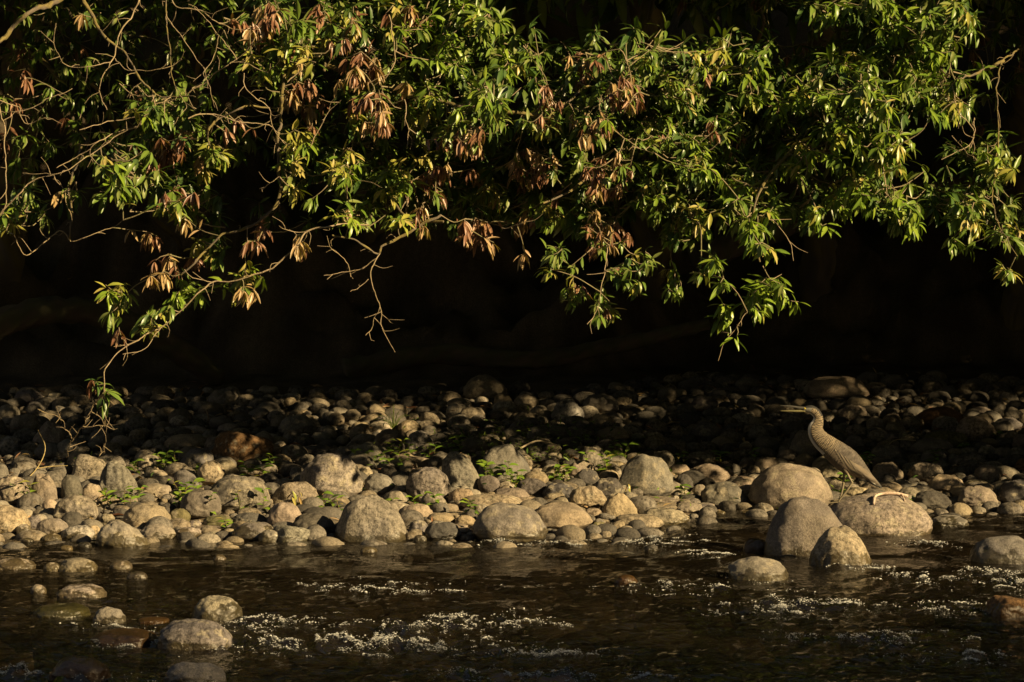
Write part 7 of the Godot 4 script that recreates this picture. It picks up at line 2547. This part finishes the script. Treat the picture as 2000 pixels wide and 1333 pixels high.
func side_trees() -> void:
	# unseen trees beyond both sides; those on the right added to shade the bank
	for e in [["overhanging_tree_002", 12.6, "sixth overhanging tree added beyond the right edge to shade the bank"], ["overhanging_tree_003", 14.5, "last overhanging tree added beyond the right edge to shade the bank"], ["overhanging_tree_003", 10.5, "fifth overhanging tree added beyond the right edge to shade the bank"], ["overhanging_tree_002", 4.3, "overhanging tree added beyond the right edge to shade the bank"], ["overhanging_tree_003", 4.6, "second overhanging tree added beyond the right edge to shade the bank"], ["overhanging_tree_001", 8.6, "third overhanging tree added beyond the right edge to shade the bank"], ["overhanging_tree_002", 8.2, "farthest overhanging tree added beyond the right edge to shade the bank"], ["overhanging_tree_001", -5.6, "overhanging tree beyond the left edge of the picture"]]:
		var o: Node3D = get_node(e[0]).duplicate()
		o.name = numbered("overhanging_tree"); add_child(o)
		o.position.x += e[1]
		o.set_meta("label", e[2])
		for child in o.get_children():
			if child.name.begins_with("leaf") or child.name.begins_with("twig") and child.get_meta("kind", "") != "stuff":
				o.remove_child(child); child.free()

func make_high_crown() -> void:
	# the upper crown above the picture: unseen clumps of leaves enlarged to block sun and sky, from over the bank's edge back to the hillside
	rng.seed = 4242
	var mb := Builder.new()
	for k in 150:
		var c := Vector3(rng.randf_range(-2.0, 2.0), rng.randf_range(4.15, 6.8), rng.randf_range(-3.2, 5.6))
		for e in (42 if c.z < 2.2 else 90):
			var p := c + Vector3(rng.randfn(), rng.randfn() * 0.6, rng.randfn()) * 0.42
			p.y = maxf(p.y, 3.92)
			var along := (Vector3(rng.randfn(), rng.randfn() * 0.5 - 0.5, rng.randfn())).normalized()
			add_leaf(mb, leaf_of([0, 2, 2, 3][rng.randi() % 4], rng.randi_range(0, 11)), leaf_frame(p, along, Vector3.UP + Vector3(rng.randfn(), 0, rng.randfn()) * 0.5, (rng.randf_range(0.26, 0.42) if c.z < 2.2 else rng.randf_range(0.2, 0.3))))
	high_crown = mb.mesh(leaf_material)

# ------------------------------------------------------------------ forest out of the picture
func make_forest() -> void:
	# the trees across the river (behind the viewpoint) and up the hillside; the low sun comes in over them
	rng.seed = 99
	var crown := Builder.new()
	for k in 130:
		var a := rng.randf() * TAU
		var h := rng.randf_range(0.12, 1.0)
		var rad := sqrt(rng.randf()) * 4.6 * sqrt(maxf(0.05, 1.0 - pow((h - 0.5) / 0.52, 2.0)))
		var c := Vector3(cos(a) * rad, h * 17.5, sin(a) * rad)
		for e in 24:
			var p := c + Vector3(rng.randfn(), rng.randfn() * 0.6, rng.randfn()) * 0.8
			add_leaf(crown, leaf_of([0, 2, 3, 3][rng.randi() % 4], rng.randi_range(0, 11)), leaf_frame(p, Vector3(rng.randfn(), rng.randfn() * 0.5 - 0.4, rng.randfn()), Vector3.UP + Vector3(rng.randfn(), 0, rng.randfn()) * 0.6, rng.randf_range(0.7, 1.25)))
	var crown_mesh := crown.mesh(leaf_material)
	var trunk := Builder.new()
	add_tube(trunk, curve_points([Vector3(0, -0.5, 0), Vector3(0.2, 5, 0.1), Vector3(-0.1, 11, 0), Vector3(0.1, 18, 0.1)], 0.8), 0.38, 0.06, 10, Color(0.14, 0.11, 0.08), Color(0.1, 0.1, 0.03), 0.5, 0.2)
	var trunk_mesh := trunk.mesh(bark_material)
	var proto: Node3D = null
	for s in forest_spots:
		var o: Node3D
		if proto == null:
			o = base_node("forest_tree", Vector3.ZERO)
			put(trunk_mesh, "trunk", o)
			tag(put(crown_mesh, "crown", o), "", "", "", "stuff")
			proto = o
		else:
			o = proto.duplicate()
			o.name = numbered("forest_tree"); add_child(o)
		o.position = Vector3(s[0], ground_y(s[0], s[1]), s[1])
		o.rotation.y = s[0] * 1.7
		o.scale = Vector3(1, 1, 1) * s[2] * (1.165 if s[1] > 0.0 else 1.0)
		if s[1] > 0.0: tag(o, "tall forest tree across the river, behind the viewpoint", "tree", "forest across the river")
		else: tag(o, "tall forest tree on the hillside above the bank, over the picture", "tree", "forest on the hillside")  # includes two trees added off to the right to block sun

# across the river, then up the hillside: x, z, size
var forest_spots := [
	[-34, 30, 1.0], [-27, 27, 1.05], [-20, 31, 0.95], [-13, 28, 1.0], [-6, 31, 1.0], [1, 28.5, 0.95], [8, 31, 1.0],
	[15, 28, 0.95], [21, 32, 1.0], [26.5, 29, 0.98], [32, 32.5, 1.02], [37, 29.5, 0.96], [42, 33, 1.0], [48, 30, 1.0], [55, 32, 1.0], [62, 29, 1.0], [69, 32, 1.0],
	[-14, -11, 0.8], [-8.5, -13, 0.85], [-3, -12, 0.8], [2.5, -13.5, 0.85], [8, -12, 0.8], [13.5, -11, 0.8], [12, -5.8, 0.62], [17, -5.2, 0.62],  # last two added to block stray sun on the slope
]

# ------------------------------------------------------------------ heron
func heron_color(s: float, around: float, p: Vector3) -> Color:
	# s runs from the face (0) to the tail (1); around: 1 on the back, -1 on the throat and belly
	var fleck := noise_b.get_noise_3dv(p * 260.0)
	if s < 0.17 and around > 0.55: return Color(0.025, 0.025, 0.027)
	if s < 0.075:
		if around > 0.35: return Color(0.02, 0.02, 0.022)
		if around < -0.55: return Color(0.36, 0.33, 0.26)
		return Color(0.15, 0.15, 0.135) * (1.0 + 0.3 * fleck)
	if around < -0.8 and s < 0.5: return Color(0.55, 0.53, 0.48)
	if around < -0.66 and s < 0.42: return Color(0.05, 0.045, 0.04)
	var bar := sin(s * 440.0 + around * 3.0 + noise_b.get_noise_3dv(p * 55.0) * 2.2)
	var buff := Color(0.24, 0.195, 0.13)
	var sooty := Color(0.03, 0.026, 0.022)
	var back := Color(0.078, 0.068, 0.058) * (1.0 + 0.35 * fleck + 0.5 * noise_a.get_noise_3dv(Vector3(p.x * 70.0 + p.y * 50.0, p.y * 160.0 + p.x * 110.0, p.z * 120.0)))
	var neck := sooty.lerp(buff, clampf(bar * 1.6 + 0.35 + 0.4 * fleck, 0.0, 1.0))
	var low := Color(0.17, 0.135, 0.1) * (1.0 + 0.4 * fleck)
	var body := back.lerp(low, clampf(-around * 1.2, 0.0, 1.0))
	return neck.lerp(body, smoothstep(0.46, 0.62, s))

func add_feather(parent: Node3D, at: Vector3, along: Vector3, facing: Vector3, length: float, wide: float, col: Color) -> void:
	var mb := leaf_shape(0.12, -0.25, wide, col, int(length * 7000.0))
	var o := put(mb.mesh(feather_material), "feather", parent)
	o.transform = leaf_frame(at, along, facing, length)

var feather_material: StandardMaterial3D

func build_heron(foot: Vector3) -> void:
	feather_material = standard("feather", 0.75)
	feather_material.vertex_color_use_as_albedo = true
	feather_material.metallic_specular = 0.3
	var o := base_node("heron", foot)
	tag(o, "barred brown heron standing with bill open on the flat-topped boulder", "heron")
	var unit := 0.000783
	# centre line from the face to the tail: x, y, half height, half width
	var line := [[392, 186, 17, 13], [425, 184, 27, 19], [462, 190, 36, 25], [501, 216, 38, 26], [523, 258, 39, 26], [516, 308, 50, 28], [501, 354, 62, 32], [512, 407, 68, 38], [553, 460, 76, 47], [615, 510, 86, 58], [690, 570, 99, 72], [770, 632, 104, 76], [845, 686, 88, 62], [915, 735, 58, 40], [975, 775, 28, 20], [1005, 797, 10, 8]]
	var pts: Array = []
	var radii: Array = []
	for l in line:
		pts.append(Vector3((l[0] - 690) * unit, (1000 - l[1]) * unit, 0))
		radii.append(Vector3(l[2] * unit * 1.06, l[3] * unit * 1.12, 0))
	var centre := curve_points(pts, 0.0022)
	var rad := PackedVector3Array()
	for i in pts.size() - 1:
		var m := maxi(1, int(ceil(pts[i].distance_to(pts[i + 1]) / 0.0022)))
		for k in m:
			var ra: Vector3 = radii[i]
			rad.append(ra.cubic_interpolate(radii[i + 1], radii[maxi(i - 1, 0)], radii[mini(i + 2, radii.size() - 1)], float(k) / m))
	rad.append(radii[radii.size() - 1])
	var mb := Builder.new()
	var sides := 30
	var count := centre.size()
	for i in count:
		var t := (centre[mini(i + 2, count - 1)] - centre[maxi(i - 2, 0)]).normalized()
		var up := Vector3(-t.y, t.x, 0).normalized()
		for k in sides:
			var a := TAU * k / sides
			var dir := up * cos(a) * rad[i].x + Vector3(0, 0, 1) * sin(a) * rad[i].y
			var ruffle := 1.0 + 0.02 * noise_b.get_noise_3dv((centre[i] + dir) * 120.0)
			var p := centre[i] + dir * ruffle
			mb.vert(p, heron_color(float(i) / count, cos(a), p))
	for i in count - 1:
		for k in sides:
			var a := i * sides + k
			var b := i * sides + (k + 1) % sides
			mb.tri(a, a + sides, b); mb.tri(b, a + sides, b + sides)
	var cap := mb.vert(centre[0], Color(0.1, 0.1, 0.05))
	for k in sides: mb.tri(k, (k + 1) % sides, cap)
	# legs and toes run on from the body
	var skin := Color(0.19, 0.165, 0.115)
	var dark_skin := Color(0.12, 0.10, 0.06)
	var at := func(x: float, y: float, z: float) -> Vector3: return Vector3((x - 690) * unit, (1000 - y) * unit, z)
	for leg in [[[745, 690, 0.028], [775, 745, 0.03], [818, 825, 0.032], [765, 905, 0.03], [722, 960, 0.03], [698, 995, 0.03]], [[735, 690, -0.026], [757, 750, -0.028], [752, 832, -0.03], [738, 915, -0.028], [722, 962, -0.028], [716, 985, -0.028]]]:
		var lp: Array = []
		for q in leg: lp.append(at.call(q[0], q[1], q[2]))
		add_tube(mb, curve_points([lp[0], lp[1]], 0.01), 0.024, 0.009, 10, Color(0.17, 0.135, 0.1), dark_skin, 0.3)
		add_tube(mb, curve_points([lp[1], lp[2]], 0.01), 0.0085, 0.0068, 9, skin, dark_skin, 0.4)
		add_tube(mb, curve_points([lp[2] + Vector3(0.002, 0.004, 0), lp[2], lp[3], lp[4], lp[5]], 0.01), 0.0085, 0.0055, 9, skin, dark_skin, 0.4)
		var heel: Vector3 = lp[5]
		for toe in [[-0.07, 0.016], [-0.062, -0.018], [-0.075, 0.0], [0.04, 0.004]]:
			add_tube(mb, curve_points([heel, heel + Vector3(toe[0] * 0.5, -0.002, toe[1] * 0.6), heel + Vector3(toe[0], -0.008, toe[1])], 0.008), 0.0045, 0.0022, 6, skin * 0.8, dark_skin, 0.4)
	put(mb.mesh(feather_material), "body", o)
	# bill, a little open
	var horn := standard("bill", 0.4)
	horn.vertex_color_use_as_albedo = true
	var upper := Builder.new()
	add_tube(upper, curve_points([at.call(405, 180, 0), at.call(360, 174, 0), at.call(280, 161, 0), at.call(190, 154, 0)], 0.01), 0.0125, 0.0016, 10, Color(0.06, 0.058, 0.05), Color(0.05, 0.05, 0.04), 0.0)
	put(upper.mesh(horn), "upper_bill", o)
	var lower := Builder.new()
	add_tube(lower, curve_points([at.call(408, 198, 0), at.call(360, 203, 0), at.call(280, 202, 0), at.call(194, 200, 0)], 0.01), 0.010, 0.0014, 10, Color(0.17, 0.155, 0.07), Color(0.1, 0.1, 0.05), 0.5)
	put(lower.mesh(horn), "lower_bill", o)
	for s in [1.0, -1.0]:
		var eye_mat := standard("eye", 0.1)
		eye_mat.albedo_color = Color(0.85, 0.75, 0.1)
		var eye := put(icosphere(2).mesh(eye_mat), "eye", o)
		eye.position = at.call(404, 178, 0.0125 * s); eye.scale = Vector3.ONE * 0.0052
		var pm := standard("pupil", 0.08)
		pm.albedo_color = Color(0.02, 0.02, 0.02)
		var pupil := put(icosphere(1).mesh(pm), "pupil", eye)
		pupil.position = Vector3(-0.25, 0.05, 0.72 * s); pupil.scale = Vector3.ONE * 0.5
		# folded wing: a shell of overlapping feathers on the flank
		var wing := Node3D.new()
		wing.name = "wing"; o.add_child(wing, true)
		rng.seed = 55
		for row in 6:
			for k in 7:
				var f := float(k) / 6.0
				var x := 660.0 + row * 42.0 + f * 60.0
				var y := 530.0 + row * 30.0 + f * 105.0 - row * 4.0 * f
				var length := 0.075 + row * 0.016
				var here: Vector3 = at.call(x, y, 0.0)
				var near := 0
				for i in range(0, count, 4):
					if centre[i].distance_squared_to(here) < centre[near].distance_squared_to(here): near = i
				var off := clampf(centre[near].distance_to(here) / rad[near].x, 0.0, 0.95)
				var zed := rad[near].y * sqrt(1.0 - off * off) + 0.0035 - 0.0005 * row
				var tone := rng.randf_range(0.5, 1.5)
				var col := Color(0.09, 0.077, 0.064) * tone
				if row >= 4 and k >= 5: col = Color(0.075, 0.078, 0.08)
				add_feather(wing, at.call(x, y, zed * s), Vector3(0.80, -0.60, -0.10 * s), Vector3(0.22, 0.5 - f, 1.0 * s), length, 0.15, col)
		if s < 0.0: wing.set_meta("label", "far wing")
	var tail := Node3D.new()
	tail.name = "tail"; o.add_child(tail, true)
	for k in 6:
		add_feather(tail, at.call(900 + 4 * k, 728 + 3 * k, (k - 2.5) * 0.007), Vector3(0.8, -0.6 - 0.02 * k, (k - 2.5) * 0.03), Vector3(0.2, 0.5, 0.8 if k > 2 else -0.8), 0.115, 0.12, Color(0.09, 0.09, 0.095) if k != 5 else Color(0.4, 0.4, 0.38))

# ------------------------------------------------------------------ small things on the bank
func build_stick(called: String, label: String, category: String, lines: Array, col: Color, mossy := 0.1) -> Node3D:
	var first: Vector3 = lines[0][2][0]
	var o := base_node(called, first)
	tag(o, label, category)
	for l in lines:
		var pts: Array = []
		for p in l[2]: pts.append(p - first)
		var mb := Builder.new()
		add_tube(mb, curve_points(pts, 0.015), l[0], l[1], 9, col, col * 0.6, mossy, 0.25)
		put(mb.mesh(bark_material), "stem" if l == lines[0] else "side_shoot", o)
	return o

func build_plant(p: Array) -> void:
	var at := Vector3(p[0], ground_bumpy(p[0], p[1]) - 0.01, p[1])
	var o := base_node("seedling", at)
	tag(o, p[5], "plant", "seedlings between the stones")
	rng.seed = int(p[0] * 1000.0) + 31
	var stems := maxi(1, int(p[3]) / 4)
	for s in stems:
		var h: float = p[2] * rng.randf_range(0.9, 1.3) + 0.035
		var foot := Vector3(rng.randfn(), 0, rng.randfn()) * 0.03 * (stems - 1)
		var top := foot + Vector3(rng.randfn() * 0.25, 1.0, rng.randfn() * 0.25 + 0.1) * h
		var mid := (foot + top) * 0.5 + Vector3(rng.randfn(), 0, rng.randfn()) * 0.01
		var mb := Builder.new()
		add_tube(mb, curve_points([foot, mid, top], 0.02), 0.0028, 0.0016, 6, Color(0.12, 0.12, 0.04), Color(0.16, 0.08, 0.04), 0.5)
		put(mb.mesh(bark_material), "stem", o)
		var leaves := int(p[3]) * 3 / (2 * stems)
		for k in leaves:
			var t := 0.3 + 0.7 * float(k) / maxf(1.0, leaves - 1)
			var q := foot.lerp(mid, t * 2.0) if t < 0.5 else mid.lerp(top, t * 2.0 - 1.0)
			var a := k * 2.4 + rng.randf()
			var out := Vector3(cos(a), 0.55 - (0.9 if p[4] == 1 else 0.3) * rng.randf() - (1.0 if p[4] == 1 else 0.0), sin(a))
			var kind := 7 if rng.randf() < 0.85 else 1
			if p[4] == 1: kind = 5 if rng.randf() < 0.5 else 1
			var pick := rng.randi_range(0, 11)
			leaf_of(kind, pick)
			var l := put(leaf_meshes[kind * 100 + pick], "leaf", o)
			l.transform = leaf_frame(q, out, Vector3.UP + Vector3(0, 0, 0.3), rng.randf_range(0.055, 0.095))

func build_stones() -> void:
	for r in rock_table:
		var at := Vector3(r[0], r[1], r[2])
		var o := MeshInstance3D.new()
		o.name = numbered(r[13])
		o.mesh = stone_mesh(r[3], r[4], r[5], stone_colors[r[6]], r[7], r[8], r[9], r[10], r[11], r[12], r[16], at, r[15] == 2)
		add_child(o)
		o.position = at
		tag(o, r[14], r[13], "river stones")
		if r[16] == 147: perch = o
	print("stones done")

var perch: MeshInstance3D

func build_cobble_bed() -> void:
	# everything smaller or farther: the loose bed between the single stones
	rng.seed = 31
	var meshes: Array[Mesh] = []
	for k in 3:
		meshes.append(stone_mesh(1.0, 0.62, 0.8, Color(1, 1, 1), 2.3, 0.0, 0.05, 0.0, k, 3 if k == 0 else 2, 700 + k, Vector3(0, 50, 0), false))
	var lists := [[], [], []]
	var grid := {}
	for r in rock_table:
		for gx in range(int(floor((r[0] - r[3]) * 2.0)), int(floor((r[0] + r[3]) * 2.0)) + 1):
			for gz in range(int(floor((r[2] - r[5]) * 2.0)), int(floor((r[2] + r[5]) * 2.0)) + 1):
				var key := Vector2i(gx, gz)
				if not grid.has(key): grid[key] = []
				grid[key].append([r[0], r[2], r[3] * 0.9, r[5] * 0.9])
	var put_count := 0
	for pass_size in [[0.075, 0.12, 2600], [0.04, 0.075, 7000], [0.016, 0.04, 16000], [0.008, 0.018, 14000]]:
		for k in pass_size[2]:
			var x := rng.randf_range(-5.2, 5.2)
			var z := shore_z(x) + 0.5 - rng.randf() * 6.4
			if pass_size[1] < 0.03: z = shore_z(x) + 0.3 - rng.randf() * 4.0
			var s := rng.randf_range(pass_size[0], pass_size[1])
			var key := Vector2i(int(floor(x * 2.0)), int(floor(z * 2.0)))
			var clear := true
			for e in grid.get(key, []):
				var dx: float = (x - e[0]) / (e[2] + s * 0.75)
				var dz: float = (z - e[1]) / (e[3] + s * 0.75)
				if dx * dx + dz * dz < 1.0:
					clear = false; break
			if not clear: continue
			for gx in range(key.x - (1 if x * 2.0 - key.x < s * 2.0 else 0), key.x + 1 + (1 if x * 2.0 - key.x > 1.0 - s * 2.0 else 0)):
				for gz in range(key.y - (1 if z * 2.0 - key.y < s * 2.0 else 0), key.y + 1 + (1 if z * 2.0 - key.y > 1.0 - s * 2.0 else 0)):
					var kk := Vector2i(gx, gz)
					if not grid.has(kk): grid[kk] = []
					grid[kk].append([x, z, s * 0.85, s * 0.75])
			var b := Basis(Vector3.UP, rng.randf() * TAU) * Basis(Vector3.RIGHT, rng.randfn() * 0.3)
			b = b * Basis.from_scale(Vector3(s, s * rng.randf_range(0.8, 1.25), s))
			var col: Color = stone_colors[[0, 1, 2, 2, 3, 3, 3, 4, 4][rng.randi() % 9]]
			lists[rng.randi() % 3].append([Transform3D(b, Vector3(x, ground_bumpy(x, z) + s * 0.22, z)), col * rng.randf_range(0.75, 1.15)])
			put_count += 1
	# stones on the bed under the water
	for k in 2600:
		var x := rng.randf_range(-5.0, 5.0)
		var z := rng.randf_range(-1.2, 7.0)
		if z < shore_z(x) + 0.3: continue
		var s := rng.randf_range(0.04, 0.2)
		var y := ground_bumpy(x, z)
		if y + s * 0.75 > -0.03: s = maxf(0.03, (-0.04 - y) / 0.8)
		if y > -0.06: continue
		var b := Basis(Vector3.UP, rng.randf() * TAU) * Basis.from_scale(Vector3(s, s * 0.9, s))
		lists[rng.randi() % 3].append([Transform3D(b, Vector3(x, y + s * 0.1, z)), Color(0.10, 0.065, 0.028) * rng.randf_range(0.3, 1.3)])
	for k in 3:
		var spots: Array[Transform3D] = []
		var tones: Array[Color] = []
		for e in lists[k]:
			spots.append(e[0]); tones.append(e[1])
		scatter("cobble_bed", meshes[k], spots, tones, ["small loose cobbles and gravel filling the bank between the larger stones", "little pebbles scattered over the bank and the river bed", "mixed small stones of the shaded upper bank and shallows"][k])
	print("cobbles ", put_count)

func build_litter() -> void:
	rng.seed = 64
	var mb := Builder.new()
	for k in 2600:
		var x := rng.randf_range(-4.5, 4.5)
		var z := shore_z(x) - 0.25 - rng.randf() * 6.0
		var dense := noise_a.get_noise_2d(x * 0.9 + 3.0, z * 0.9) + (0.35 if x > 0.8 else -0.1)
		if dense < rng.randf() * 0.7: continue
		var kind := 4 if rng.randf() < 0.6 else 5
		add_leaf(mb, leaf_of(kind, rng.randi_range(0, 11)), leaf_frame(Vector3(x, ground_bumpy(x, z) + rng.randf_range(0.015, 0.06), z), Vector3(rng.randfn(), rng.randfn() * 0.25, rng.randfn()), Vector3.UP + Vector3(rng.randfn(), 0, rng.randfn()) * 0.4, rng.randf_range(0.06, 0.12)))
	var o := put(mb.mesh(leaf_material), "leaf_litter")
	tag(o, "dead brown leaves lying between the stones of the upper bank", "", "", "stuff")
	var gc := Builder.new()
	for k in 1500:
		var x := rng.randfn() * 0.42 + 0.12
		var z := -3.0 + rng.randfn() * 0.5
		if k > 900:
			x = rng.randf_range(-3.4, 3.4); z = rng.randf_range(-3.2, -0.7)
			if noise_a.get_noise_2d(x * 1.6 + 30.0, z * 1.6) < 0.12: continue
		add_leaf(gc, leaf_of([2, 3, 0][rng.randi() % 3], rng.randi_range(0, 11)), leaf_frame(Vector3(x, ground_bumpy(x, z) + rng.randf_range(0.01, 0.11), z), Vector3(rng.randfn(), rng.randf() * 0.8, rng.randfn()), Vector3.UP + Vector3(rng.randfn(), 0, rng.randfn() + 0.3) * 0.4, rng.randf_range(0.03, 0.06)))
	var go := put(gc.mesh(leaf_material), "ground_cover")
	tag(go, "low dark green leafy ground cover between the stones", "", "", "stuff")
	# a tuft of grass in the shade
	var g := base_node("grass_tuft", Vector3(-0.95, ground_bumpy(-0.95, -3.8), -3.8))
	tag(g, "small tuft of long grass blades in the shade behind the stones", "grass")
	for k in 16:
		var blade := Builder.new()
		var a := rng.randf() * TAU
		var out := Vector3(cos(a), 0, sin(a)) * rng.randf_range(0.08, 0.22)
		var h := rng.randf_range(0.08, 0.2)
		var line := curve_points([Vector3.ZERO, Vector3(out.x * 0.4, h * 0.8, out.z * 0.4), Vector3(out.x, h, out.z)], 0.03)
		add_tube(blade, line, 0.004, 0.001, 4, Color(0.09, 0.13, 0.03), Color(0.12, 0.14, 0.04), 0.4)
		put(blade.mesh(leaf_material), "blade", g)

func build_ground() -> void:
	var mb := Builder.new()
	var xs := axis_lines(-120, 120, -5.5, 5.5, 0.09, 12.0)
	var zs := axis_lines(-120, 120, -9.5, 7.0, 0.09, 12.0)
	for z in zs:
		for x in xs:
			var y := ground_bumpy(x, z)
			var wet := shore_z(x) - z
			var col := Color(0.15, 0.12, 0.082)
			if wet < 0.0: col = Color(0.075, 0.05, 0.022)
			col *= 1.0 + 0.4 * noise_a.get_noise_2d(x * 2.0, z * 2.0)
			mb.vert(Vector3(x, y, z), col)
	var w := xs.size()
	for j in zs.size() - 1:
		for i in w - 1:
			var a := j * w + i
			mb.tri(a, a + 1, a + w); mb.tri(a + 1, a + w + 1, a + w)
	var m: StandardMaterial3D = dry_stone.duplicate()
	m.resource_name = "soil_and_gravel"; m.roughness = 1.0
	tag(put(mb.mesh(m), "ground"), "", "", "", "structure")

func build_logs() -> void:
	var wood := Color(0.10, 0.075, 0.05)
	var log_paths := [
		["dim curved fallen log leaning in the shade at far left", 0.13, 0.09, [Vector3(-5.6, 0.3, -5.2), Vector3(-4.9, 0.75, -5.3), Vector3(-4.35, 1.12, -5.4), Vector3(-3.7, 1.2, -5.6), Vector3(-3.1, 0.95, -5.9), Vector3(-2.6, 0.55, -6.2)]],
		["dim long fallen log lying along the foot of the shaded bank", 0.1, 0.05, [Vector3(-1.5, 0.6, -6.6), Vector3(-0.7, 0.74, -6.8), Vector3(0.2, 0.7, -6.7), Vector3(1.1, 0.85, -7.0), Vector3(1.8, 1.0, -7.1)]],
		["dim fallen log high in the shade behind the heron", 0.12, 0.08, [Vector3(1.7, 1.55, -7.6), Vector3(2.6, 1.9, -7.8), Vector3(3.6, 2.2, -7.9), Vector3(4.8, 2.3, -8.2)]],
	]
	for l in log_paths:
		var first: Vector3 = l[3][0]
		var o := base_node("fallen_log", first)
		tag(o, l[0], "log", "fallen logs in the shade")
		var pts: Array = []
		for p in l[3]: pts.append(p - first)
		var mb := Builder.new()
		add_tube(mb, curve_points(pts, 0.08), l[1], l[2], 14, wood, Color(0.07, 0.08, 0.03), 0.6, 0.3)
		put(mb.mesh(bark_material), "log", o)

# ------------------------------------------------------------------ scene
func _ready() -> void:
	var cam := Camera3D.new()
	cam.name = "camera"
	cam.fov = 13.11
	cam.near = 0.1
	cam.far = 400.0
	add_child(cam)
	cam.position = Vector3(0, 2.6, 20)
	cam.rotation_degrees = Vector3(-3.7, 0, 0)
	cam.current = true
	var we := WorldEnvironment.new()
	we.name = "world_environment"
	var env := Environment.new()
	env.background_mode = Environment.BG_SKY
	var sky_mat := ProceduralSkyMaterial.new()
	sky_mat.sky_top_color = Color(0.46, 0.49, 0.54)
	sky_mat.sky_horizon_color = Color(0.84, 0.76, 0.62)
	sky_mat.ground_bottom_color = Color(0.1, 0.09, 0.07)
	sky_mat.ground_horizon_color = Color(0.3, 0.28, 0.22)
	var sky := Sky.new()
	sky.sky_material = sky_mat
	env.sky = sky
	env.background_energy_multiplier = 0.33
	env.tonemap_mode = Environment.TONE_MAPPER_LINEAR
	env.tonemap_exposure = 2.25
	env.sdfgi_enabled = true
	env.ssao_enabled = true
	env.ssil_enabled = true
	we.environment = env
	add_child(we)
	var sun := DirectionalLight3D.new()
	sun.name = "sun"
	sun.light_color = Color(1.0, 0.873, 0.645)
	sun.light_energy = 1.6
	sun.light_angular_distance = 0.5
	sun.shadow_enabled = true
	add_child(sun)
	sun.look_at_from_position(SUN * 50.0, Vector3.ZERO)

	noise_a.noise_type = FastNoiseLite.TYPE_SIMPLEX; noise_a.frequency = 1.0; noise_a.fractal_type = FastNoiseLite.FRACTAL_NONE; noise_a.seed = 3
	noise_b.noise_type = FastNoiseLite.TYPE_SIMPLEX; noise_b.frequency = 1.0; noise_b.fractal_type = FastNoiseLite.FRACTAL_NONE; noise_b.seed = 8
	make_materials()
	build_ground()
	build_water()
	build_stones()
	build_cobble_bed()
	make_high_crown()
	make_forest()
	for i in tree_table.size(): build_tree(tree_table[i], i)
	side_trees()
	build_logs()
	var fx := 2.22
	var fz := -0.17
	build_heron(Vector3(fx, surface_y(perch, fx, fz) + 0.003, fz))
	var s := func(x: float, z: float, h: float) -> Vector3: return Vector3(x, maxf(surface_y(perch, x, z), 0.05) + h, z)
	build_stick("driftwood", "bleached pinkish driftwood stick lying on the heron's flat-topped boulder", "stick", [[0.008, 0.0105, [s.call(2.445, 0.06, 0.01), s.call(2.46, -0.02, 0.018), s.call(2.50, -0.10, 0.02), s.call(2.57, -0.12, 0.016), s.call(2.63, -0.13, 0.016), s.call(2.70, -0.14, 0.02)]], [0.006, 0.004, [s.call(2.655, -0.13, 0.016), s.call(2.662, -0.08, 0.012), s.call(2.665, -0.03, 0.006)]]], Color(0.5, 0.39, 0.31), 0.7)
	var g := func(x: float, z: float, h: float) -> Vector3: return Vector3(x, ground_bumpy(x, z) + h, z)
	build_stick("dead_stick", "thin pale dead stick lying among the ground cover in the shade", "stick", [[0.008, 0.006, [g.call(0.06, -2.6, 0.08), g.call(0.2, -2.7, 0.11), g.call(0.36, -2.7, 0.1)]]], Color(0.3, 0.25, 0.17))
	build_stick("dead_stick", "bent thin dead stem standing among stones at the left edge", "stick", [[0.004, 0.003, [g.call(-3.62, -1.55, 0.0), g.call(-3.5, -1.75, 0.08), g.call(-3.46, -1.9, 0.22), g.call(-3.52, -1.95, 0.36)]], [0.004, 0.002, [g.call(-3.5, -1.75, 0.08), g.call(-3.4, -1.78, 0.12), g.call(-3.28, -1.8, 0.13)]]], Color(0.34, 0.27, 0.12))
	build_stick("dead_stick", "pale dry stalk bent over the shaded stones right of the heron", "stick", [[0.004, 0.003, [g.call(2.93, -3.3, 0.02), g.call(3.02, -3.4, 0.12), g.call(3.2, -3.4, 0.12)]]], Color(0.36, 0.3, 0.18))
	for p in plant_table: build_plant(p)
	build_litter()
